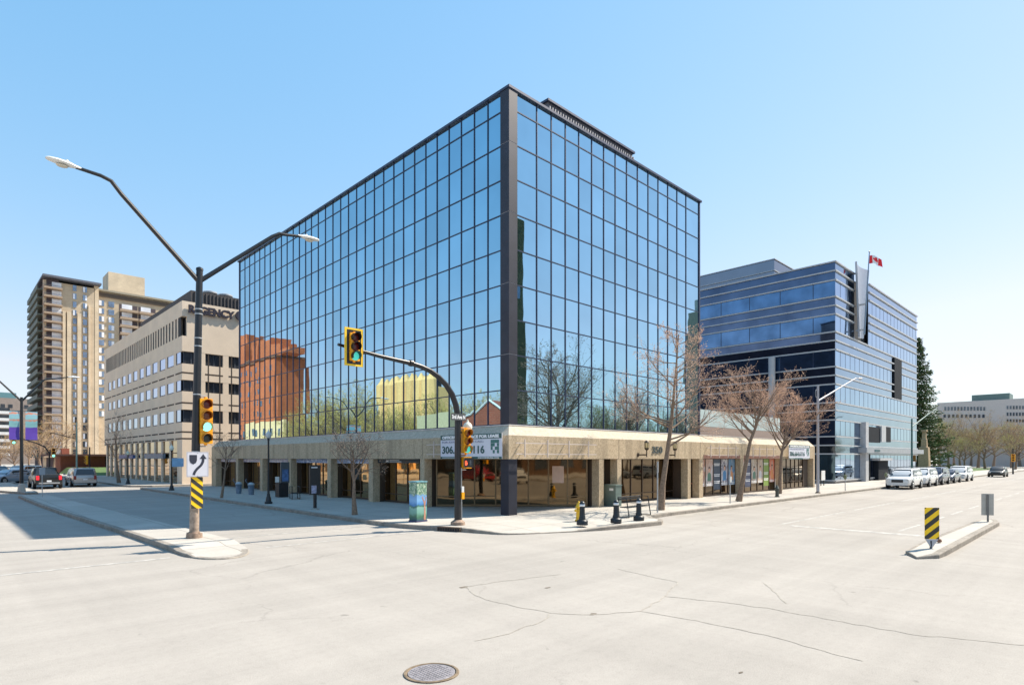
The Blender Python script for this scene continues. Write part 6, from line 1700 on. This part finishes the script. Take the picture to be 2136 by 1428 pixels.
# first street tree (tall, conical, horizontal limbs)
x, y = gnd(1378, 1063, .15)
lim = ring_limbs(rg, 20, .46, .97, (0, 30), 3.1, .9, .045)
lim += [(.36, cam(1, .1, .42), 3.0, .055), (.40, cam(1, -.2, .22), 2.6, .05), (.47, cam(-1, 0, .5), 3.0, .055), (.5, cam(-.8, .5, .35), 2.6, .05)]
bare_tree('street_tree', 'tallest bare street tree with a leaning trunk in front of the 350 entrance', 'tree', (x, y, SW), [cam(0, 0, 0), cam(.10, 0, 1.2), cam(.30, 0, 2.6), cam(.48, 0, 3.9), cam(.62, 0, 5.4), cam(.75, 0, 6.9), cam(.85, 0, 8.3)], .15, lim, 11, kids=(6, 5, 4), budn=2, rtop=.02, group='bare street trees on the cross street')
x, y = gnd(1541, 1045, .15)
lim = [(.62, cam(-1, .2, .95), 2.4, .06), (.7, cam(-1.2, -.3, .7), 2.0, .05)]+ring_limbs(rg, 12, .68, .99, (18, 62), 2.7, 2.1, .055)
bare_tree('street_tree', 'bare street tree leaning right beside the poster windows, second from the 350 entrance', 'tree', (x, y, SW), [cam(0, 0, 0), cam(.18, 0, .9), cam(.42, 0, 2.2), cam(.65, 0, 3.4), cam(1.0, 0, 4.3), cam(1.3, 0, 5.4)], .145, lim, 23, kids=(6, 5, 4), up=.12, budn=4, rtop=.05, group='bare street trees on the cross street')
x, y = gnd(1626, 1029, .15)
lim = [(.62, cam(-1, 0, 1.2), 2.6, .06), (.64, cam(1, .2, 1.0), 3.0, .07), (.75, cam(1, -.3, .45), 3.2, .06), (.72, cam(1, .5, .3), 2.6, .05)]+ring_limbs(rg, 10, .7, .99, (15, 60), 2.9, 2.4, .055)
bare_tree('street_tree', 'densely twigged bare street tree behind the dark hydrant, nearest the end of the podium', 'tree', (x, y, SW), [cam(0, 0, 0), cam(.05, 0, 1.2), cam(.12, 0, 2.6), cam(.3, 0, 3.5), cam(.5, 0, 4.6)], .125, lim, 37, kids=(7, 6, 4), up=.12, budn=4, rtop=.05, group='bare street trees on the cross street')
# left sidewalk trees
x, y = gnd(740, 1073, .15)
lim = [(.5, cam(-.3, .2, 1.1), 1.7, .045), (.52, cam(.7, .1, 1.1), 1.9, .045)]+ring_limbs(rg, 9, .6, .99, (15, 60), 1.5, 1.1, .03)
bare_tree('street_tree', 'pale-barked bare young tree in the shade left of the painted utility box', 'tree', (x, y, SW), [cam(0, 0, 0), cam(-.04, 0, .7), cam(-.03, 0, 1.3), cam(-.05, 0, 2.0), cam(-.08, 0, 2.8)], .10, lim, 41, kids=(6, 5, 3), budn=1, m_twig=M_twigd, rtop=.03, group='bare trees on the shaded sidewalk')
x, y = gnd(462, 1038, .15)
lim = ring_limbs(rg, 10, .5, .99, (25, 65), 1.5, 1.0, .03)
bare_tree('street_tree', 'small thin bare tree leaning right at the hotel end of the podium', 'tree', (x, y, SW), [cam(0, 0, 0), cam(.15, 0, 1.0), cam(.25, 0, 2.0), cam(.3, 0, 3.2)], .07, lim, 43, kids=(5, 4, 3), budn=0, m_twig=M_twigd, rtop=.02, group='bare trees on the shaded sidewalk')
x = 13.0; y = onX(248, x)[0]
lim = ring_limbs(rg, 12, .4, .99, (25, 65), 2.6, 1.8, .04)
bare_tree('street_tree', 'bare dark-stemmed tree in front of the hotel ground floor', 'tree', (x, y, SW), [cam(0, 0, 0), cam(-.15, 0, 1.4), cam(-.3, 0, 3.0), cam(-.3, 0, 5.2)], .14, lim, 47, kids=(5, 4, 3), budn=0, m_twig=M_twigd, rtop=.03, group='bare trees on the shaded sidewalk')
# park trees: spreading crowns, copied
M_park = mat('park_twigs', (.34, .26, .20), .95, var=.3, scale=.6); M_pbud = mat('yellow_green_buds', (.42, .40, .12), .9, var=.35, scale=.5)
def park_tree(name, label, base, H, seed, m_bud, budn, group, mt=None, cat='tree'):
    rg2 = random.Random(seed)
    lim = ring_limbs(rg2, 14, .35, .99, (18, 66), H*.42, H*.32, H*.010)
    return bare_tree(name, label, cat, base, [(0, 0, 0), (.02*H, 0, H*.2), (.0, .02*H, H*.38), (.03*H, 0, H*.55)], H*.017, lim, seed, kids=(6, 5, 4), budn=budn, m_twig=mt or M_park, m_bud=m_bud, rtop=H*.008, group=group)
px_y = [(1948, 128, 14, 'slender park tree directly right of the spruce'), (1978, 140, 15, 'park tree with a dark trunk behind the parked vehicles'), (2003, 150, 13, 'park tree between the two dark-trunked ones, partly greening'), (2040, 150, 15, 'broad park tree left of the distant yellow signal'), (2072, 165, 16, 'tall broad park tree in front of the pale concrete building'), (2110, 150, 14, 'orange-tinted park tree behind the distant yellow signal'), (2150, 160, 16, 'park tree cut off by the right edge')]
BS[0] = .10
tA = tB = None
mo = mat('orange_buds', (.50, .33, .14), .9, var=.3, scale=.5)
for k, (px, d, H, lb_) in enumerate(px_y):
    x, y = at(px, d)
    if k == 0: tA = park_tree('park_tree', lb_, (x, y, 0), 14, 101, M_pbud, 6, 'bare park trees beyond the parked vehicles')
    elif k == 1: tB = park_tree('park_tree', lb_, (x, y, 0), 15, 107, mo, 5, 'bare park trees beyond the parked vehicles')
    else:
        s = H/14.5; dup(tA if k % 2 == 0 else tB, (x, y, 0), k*1.3, lb_, scale=(s*1.1, s*1.1, s))
for k, (px, d, H) in enumerate(((1960, 155, 13), (1990, 170, 14), (2025, 180, 15), (2055, 135, 11), (2090, 185, 15), (2128, 175, 15), (2118, 130, 10), (1950, 175, 13), (2012, 128, 9))):
    x, y = at(px, d); s = H/14.5; dup((tA, tB)[k % 2], (x, y, 0), k*2.7+.4, 'hazy brown-green park tree in the crowded rows beyond the parked vehicles', 'bare park trees beyond the parked vehicles', scale=(s*1.2, s*1.2, s))
# trees at far left
for k, (px, d, H, lb_) in enumerate(((28, 100, 7, 'pale bare tree left of the distant lamp column'), (85, 112, 11, 'spreading bare tree in front of the apartment tower balconies'), (60, 125, 9, 'bare tree right behind the distant lamp column'), (112, 120, 12, 'bare tree leaning against the light brick fins of the apartment tower'), (2, 118, 8, 'bare tree at the very left edge'))):
    x, y = at(px, d); s = H/14.5; dup(tB, (x, y, 0), k*2.1+.5, lb_, 'bare trees at the end of the avenue', scale=(s*1.15, s*1.15, s))
# spruce
def spruce(label, base, H, Rm, seed):
    rg2 = random.Random(seed); t = thing('spruce_tree', label, 'tree', base)
    MB().tube([(0, 0, 0), (.1, 0, H*.5), (0, 0, H)], [H*.017, H*.01, .03], 8).build('trunk', M_bark, t, local=True)
    c = MB(); z = H*.06
    while z < H*.985:
        f = 1-(z/H); R = Rm*(f**.72)*(.85+.3*rg2.random()); nb = int(7+9*f)
        for k in range(nb):
            a = rg2.uniform(0, 2*PI); L = R*rg2.uniform(.65, 1.12); d = Vector((math.cos(a), math.sin(a), 0)); sd = Vector((-d.y, d.x, 0))
            m = max(3, int(L/.45)); zz1 = z
            for i in range(m):
                t0 = i/m; p = d*(L*(t0+.5/m))+Vector((0, 0, z-.30*L*t0+.22*L*t0*t0*1.4))
                wd = (1.1-t0)*.42*Rm*.32+.12
                for _ in range(9):
                    q = p+sd*rg2.uniform(-wd, wd)+d*rg2.uniform(-.25, .25)+Vector((0, 0, rg2.uniform(-.28, .12)))
                    dd = (d+sd*rg2.uniform(-.9, .9)+Vector((0, 0, rg2.uniform(-.5, .25)))).normalized()*rg2.uniform(.28, .5)
                    e = dd.cross(Vector((rg2.uniform(-1, 1), rg2.uniform(-1, 1), rg2.uniform(-1, 1)))).normalized()*.10
                    c.mi.append(0) if False else None
                    c.cm = 1 if rg2.random() < .25 else 0
                    c.face([q-e, q+dd*.5+e*.6, q+dd, q+dd*.4-e*1.3])
        z += .34+.25*f
    c.build('crown', [mat('spruce_needles', (.07, .13, .045), .9, var=.4, scale=.5), mat('spruce_brown_tips', (.14, .11, .04), .9, var=.3, scale=.6)], t, local=True)
    return t
x, y = at(1912, 112); spruce('tall dark spruce rising behind the right edge of the glass office building', (x, y, 0), zz(702, 112), 5.8, 5)
# stone pillar monument
x, y = at(1928, 106)
t = thing('stone_pillar', 'tapering tan stone pillar with a rough cap in front of the spruce', 'monument', (x, y, 0))
zt = zz(900, 106); mtan = aggregate_mat('tan_rubble', (.28, .19, .11), (.55, .42, .28), False)
b = MB(); H = zt
prf = [(1.15, 0), (1.1, H*.3), (.95, H*.62), (.62, H*.63), (.55, H*.82), (.42, H*.83), (.36, H)]
b.lathe(prf, (0, 0, 0), 4); b.xf(Matrix.Rotation(PI/4, 4, 'Z')); b.build('shaft', mtan, t, local=True)
MB().box(-.42, -.42, H, .42, .42, H+.35).build('cap', mtan, t, local=True)
# park lawn and a low hedge line beyond the glass building
pl = MB(); sheet(pl, 104, 20, 185, 120, .155); struct('lawn', pl, M_grass)
b = MB(); x0_, y0_ = at(1935, 118); b.box(x0_, y0_, .2, x0_+12, y0_+1.0, .9); hd = b.build('hedge', mat('bright_hedge', (.12, .30, .05), .95, var=.4, scale=1.2, fine=.5, fscale=8, bump=1.0, bscale=6), None); tag(hd, 'low bright green hedge behind the parked vehicles', 'hedge')
# ================================================================== WHAT THE FACADES MIRROR (real buildings and trees across both streets)
def vx(px, xr_): return onX(px, 2*GX-xr_)          # y, depth of the mirrored point on plane x = xr_
def vy(px, yr_): return onY(px, 2*GY-yr_)
M_orange = brick_mat('orange_brick', (.62, .17, .06), (.54, .14, .05), (.34, .14, .08))
xb_ = -30.0
y1, _ = vx(470, xb_); y0, dq = vx(640, xb_-9)
t = thing('brick_hotel', 'tall orange-red brick building across the avenue, mirrored at the left end of the glass facade', 'building', (xb_, y0, 0))
zt = zz(752, dq)
box(xb_-9, y0, 0, xb_, y1, zt).build('wall', M_orange, t)
box(xb_-9.2, y0-.3, zt, xb_+.3, y1+.3, zt+.6).build('cornice', mat('brown_cornice', (.20, .09, .05), .8), t)
for (pa, pb, py) in ((618, 598, 728), (598, 580, 720), (577, 566, 710), (566, 534, 713), (534, 514, 704), (512, 502, 708), (500, 475, 702)):
    a, d1 = vx(pa, xb_-6); b, d2 = vx(pb, xb_-1); box(xb_-6, a, zt+.6, xb_-1, b-.3, zz(py, (d1+d2)/2)).build('parapet_block', M_orange, t)
for k in range(10):
    z = zt-3.2-k*3.1
    if z < 3: break
    for j in range(12):
        yy = y0+2.2+j*3.9+(1 if j % 3 else 0)
        if yy+1 < y1: box(xb_, yy, z, xb_+.05, yy+1.0, z+1.5).build('window', M_apw, t)
xb_ = -20.0; y0, d1 = vx(606, xb_-2); y1, d2 = vx(508, xb_)
t = thing('cream_house', 'low cream building across the avenue, mirrored below the orange brick one', 'building', (xb_, y0, 0))
M_cream = mat('cream_render', (.82, .60, .32), .9, var=.1)
ztc = zz(880, (d1+d2)/2); box(xb_-2, y0, 0, xb_, y1, ztc).build('wall', M_cream, t)
for k in range(9):
    for z in (1.2, 4.6, 8.0):
        if z+1.6 < ztc: box(xb_, y0+2+k*4.2, z, xb_+.05, y0+3.3+k*4.2, z+1.6).build('window', M_apw, t)
xb_ = -40.0; y0, d1 = vx(940, xb_-5); y1, d2 = vx(793, xb_)
t = thing('stone_hotel', 'yellow turreted stone hotel across the avenue, mirrored in the left glass facade', 'building', (xb_, y0, 0))
M_ys = mat('yellow_stone', (.82, .50, .20), .9, var=.12)
zts = zz(812, (d1+d2)/2); box(xb_-5, y0, 0, xb_, y1, zts).build('wall', M_ys, t)
for k in range(8):
    yy = y0+1+k*(y1-y0-3)/7; b = MB(); b.lathe([(1.5, 0), (1.5, zts+1.2), (1.3, zts+1.3), (.2, zts+3)], (xb_, yy, 0), 10); b.build('turret', M_ys, t)
    for z in (4, 8, 12): box(xb_, yy+2.0, z, xb_+.06, yy+3.2, z+1.8).build('window', M_apw, t)
a, _ = vx(915, xb_-4); b_, _ = vx(872, xb_-4)
box(xb_-4.9, a, zts, xb_-2, b_, zz(788, d1)).build('penthouse', M_dark, t)
xb_ = -13.0; y0, d1 = vx(972, xb_-3); y1, d2 = vx(868, xb_)
t = thing('beige_building', 'plain low beige building across the avenue, mirrored between the stone hotel and the gabled house', 'building', (xb_, y0, 0))
zz_b = zz(864, (d1+d2)/2); box(xb_-3, y0, 0, xb_, y1, zz_b).build('wall', mat('plain_beige', (.50, .43, .26), .9), t)
for k in range(4): box(xb_, y0+2+k*4, 1, xb_+.05, y0+4.4+k*4, 3.4).build('window', M_apw, t)
xb_ = -9.5; y1, d1 = vx(966, xb_); yc_, dc_ = vx(1016, xb_); y0 = yc_-(y1-yc_)*1.15
t = thing('gabled_house', 'red brick house with a white-edged gable, mirrored near the corner column', 'house', (xb_, y0, 0))
ze = zz(868, dc_); zp = zz(836, dc_); ym = yc_
b = MB(); b.prism([(y0, 0), (y1, 0), (y1, ze), (ym+2.4, ze+.4), (ym, zp), (ym-2.4, ze+.4), (y0, ze)], 0, xb_-10, xb_)
b.build('wall', brick_mat('red_house_brick', (.34, .09, .05), (.28, .07, .04), (.3, .2, .15)), t, fix=True)
b = MB(); pts = [(y0-.2, ze+.05), (ym-2.5, ze+.5), (ym, zp+.15), (ym+2.5, ze+.5), (y1+.2, ze+.05)]
for p, q in zip(pts, pts[1:]): b.tube([(xb_+.05, p[0], p[1]), (xb_+.05, q[0], q[1])], .13, 6)
b.build('gable_trim', M_white, t)
for yy in (ym-2.2, ym-.5, ym+1.2): box(xb_, yy, 1.2, xb_+.05, yy+1.1, 3.4).build('window', M_apw, t)
# dark tower across the cross street
yb_ = -15.0; x1, d1 = vy(1096, yb_); x0, _ = vy(1068, yb_)
t = thing('olive_tower', 'tall olive building across the cross street, mirrored as a dark sliver beside the corner column', 'building', (x0-12, yb_-14, 0))
zt = zz(463, d1); box(x0-12, yb_-14, 0, x1, yb_, zt).build('wall', mat('olive_cladding', (.10, .10, .045), .8, var=.2, scale=.5), t)
for k in (1, 6):
    z = 3+k*3.3
    if z < zt-2: box(x0-11, yb_, z, x1-.6, yb_+.05, z+1.5).build('window_band', M_apw, t)
yb_ = -22.0; x0, d0_ = vy(1431, yb_-4); x1 = x0+30
t = thing('grey_tower', 'grey-green building across the cross street, mirrored at the far edge of the glass facade', 'building', (x0, yb_, 0))
zt = zz(655, d0_); box(x0, yb_-4, 0, x1, yb_, zt).build('wall', mat('grey_green_wall', (.24, .25, .19), .8, var=.15), t)
box(x0+2, yb_-3.9, zt, x1-5, yb_-1, zt+3).build('penthouse', mat('pale_penthouse', (.40, .42, .38), .8), t)
for k in range(9):
    box(x0+1, yb_, 2+k*3.2, x1-1, yb_+.05, 3.5+k*3.2).build('window_band', M_apw, t)
t = thing('corner_shop', 'brown brick corner building behind the viewpoint, mirrored in the corner glazing', 'building', (-14, -16, 0))
box(-44, -46, SW, -14, -16, 8.5).build('wall', brick_mat('brown_shop_brick', (.16, .09, .05), (.12, .07, .04), (.1, .08, .06)), t)
for k in range(5):
    box(-19-k*5.4, -16, 1, -15.8-k*5.4, -15.95, 3.6).build('window', M_wing, t); box(-14, -19-k*5.4, 1, -13.95, -22.2-k*5.4, 3.6).build('window', M_wing, t)
box(-14, -22, 4.6, -13.9, -17, 6.6).build('sign_panel', M_ys, t)
# trees across the avenue
M_ylf = mat('yellow_green_leaves', (.56, .42, .12), .95, var=.35, scale=.4)
BS[0] = .13
tC = park_tree('boulevard_tree', 'budding tree across the avenue, mirrored beside the orange brick building', (-11, vx(665, -11)[0], 0), 15, 131, M_ylf, 8, 'budding trees across the avenue')
tl = [(610, -14, .8), (635, -12, .8), (700, -12, 1.05), (735, -11, 1.1), (765, -13, .95), (790, -11, .85), (850, -22, .9), (885, -24, 1.0), (915, -22, .95), (945, -24, .95), (980, -22, .85), (1005, -20, .9), (1035, -22, .85), (820, -16, .7), (805, -14, .75), (842, -14, .68), (872, -16, .72), (905, -17, .75), (655, -16, .95), (680, -18, 1.0), (720, -16, .9)]
for k, (px, xx, s) in enumerate(tl):
    y, d = vx(px, xx); dup(tC, (xx, y, 0), k*1.7, 'budding yellow-green tree across the avenue, mirrored in the left glass facade', 'budding trees across the avenue', scale=(s, s, s*.95))
tC['label'] = 'budding yellow-green tree across the avenue, mirrored in the left glass facade'
# bare tall trees across the cross street
for k in range(14):
    dup((tA, tB)[k % 2], (62+k*8.5, -13-3*(k % 3), 0), k*1.9, 'bare tree across the cross street, mirrored in the glass office building', 'bare trees across the cross street', scale=(.7+.12*(k % 3), .7+.12*(k % 3), .62+.1*(k % 4)))
tl = [(1158, -9, 1.22, tB), (1240, -10, .85, tA), (1100, -12, .7, tA), (1275, -16, .8, tB), (1215, -11, .55, tB), (1320, -20, .85, tA), (1370, -20, .9, tB), (1410, -18, .95, tA), (1300, -14, .6, tB)]
for k, (px, yy, s, src) in enumerate(tl):
    x, d = vy(px, yy); dup(src, (x, yy, 0), k*2.3, 'bare tree across the cross street, mirrored in the right glass facade', 'bare trees across the cross street', scale=(s, s, s))
# ================================================================== LIGHT, SKY, CAMERA
S = Vector((.943, -.335, 0)).normalized(); EL = math.radians(48.5)
sundir = Vector((S.x*math.cos(EL), S.y*math.cos(EL), math.sin(EL)))
li = bpy.data.lights.new('Sun', 'SUN'); li.energy = 5.0; li.angle = math.radians(.5); li.color = (1.0, .905, .765)
so = bpy.data.objects.new('Sun', li); COL.objects.link(so); so.location = (60, -20, 80)
so.rotation_euler = (-sundir).to_track_quat('-Z', 'Y').to_euler()
w = bpy.data.worlds.new('World'); scene.world = w; w.use_nodes = True
nt = w.node_tree; nt.nodes.clear()
sk = nt.nodes.new('ShaderNodeTexSky'); sk.sky_type = 'NISHITA'; sk.sun_disc = False; sk.sun_elevation = EL
sk.sun_rotation = math.atan2(S.x, S.y); sk.air_density = 1.5; sk.dust_density = .2; sk.ozone_density = 1.0; sk.altitude = 0
bg = nt.nodes.new('ShaderNodeBackground'); bg.inputs[1].default_value = .10
wo = nt.nodes.new('ShaderNodeOutputWorld'); 
# tone response of the photograph's sky: each channel compressed by its own power
sp_ = nt.nodes.new('ShaderNodeSeparateColor'); cb_ = nt.nodes.new('ShaderNodeCombineColor'); nt.links.new(sk.outputs[0], sp_.inputs[0])
for i_, (k_, g_) in enumerate(((.93, 1.00), (1.93, .53), (3.15, .36))):
    pw = nt.nodes.new('ShaderNodeMath'); pw.operation = 'POWER'; pw.inputs[1].default_value = g_; nt.links.new(sp_.outputs[i_], pw.inputs[0])
    ml_ = nt.nodes.new('ShaderNodeMath'); ml_.operation = 'MULTIPLY'; ml_.inputs[1].default_value = k_; nt.links.new(pw.outputs[0], ml_.inputs[0]); nt.links.new(ml_.outputs[0], cb_.inputs[i_])
    if i_ == 0: red_ = ml_
    if i_ == 1:
        g9 = nt.nodes.new('ShaderNodeMath'); g9.operation = 'MULTIPLY'; g9.inputs[1].default_value = .90; nt.links.new(ml_.outputs[0], g9.inputs[0])
        mn = nt.nodes.new('ShaderNodeMath'); mn.operation = 'MINIMUM'; nt.links.new(red_.outputs[0], mn.inputs[0]); nt.links.new(g9.outputs[0], mn.inputs[1]); nt.links.new(mn.outputs[0], cb_.inputs[0])
nt.links.new(cb_.outputs[0], bg.inputs[0]); nt.links.new(bg.outputs[0], wo.inputs[0])
cd = bpy.data.cameras.new('Camera'); co = bpy.data.objects.new('Camera', cd); COL.objects.link(co); scene.camera = co
co.location = (0, 0, CAMH)
co.rotation_euler = Vector((FW[0], FW[1], 0)).to_track_quat('-Z', 'Y').to_euler()
cd.sensor_width = 36; cd.lens = FPX/2136*36; cd.shift_y = (HY-714)/2136; cd.clip_start = .1; cd.clip_end = 3000
vs = scene.view_settings; vs.view_transform = 'Standard'; vs.look = 'None'; vs.exposure = .85; vs.gamma = 1
scene.cycles.max_bounces = 6
scene.render.film_transparent = False
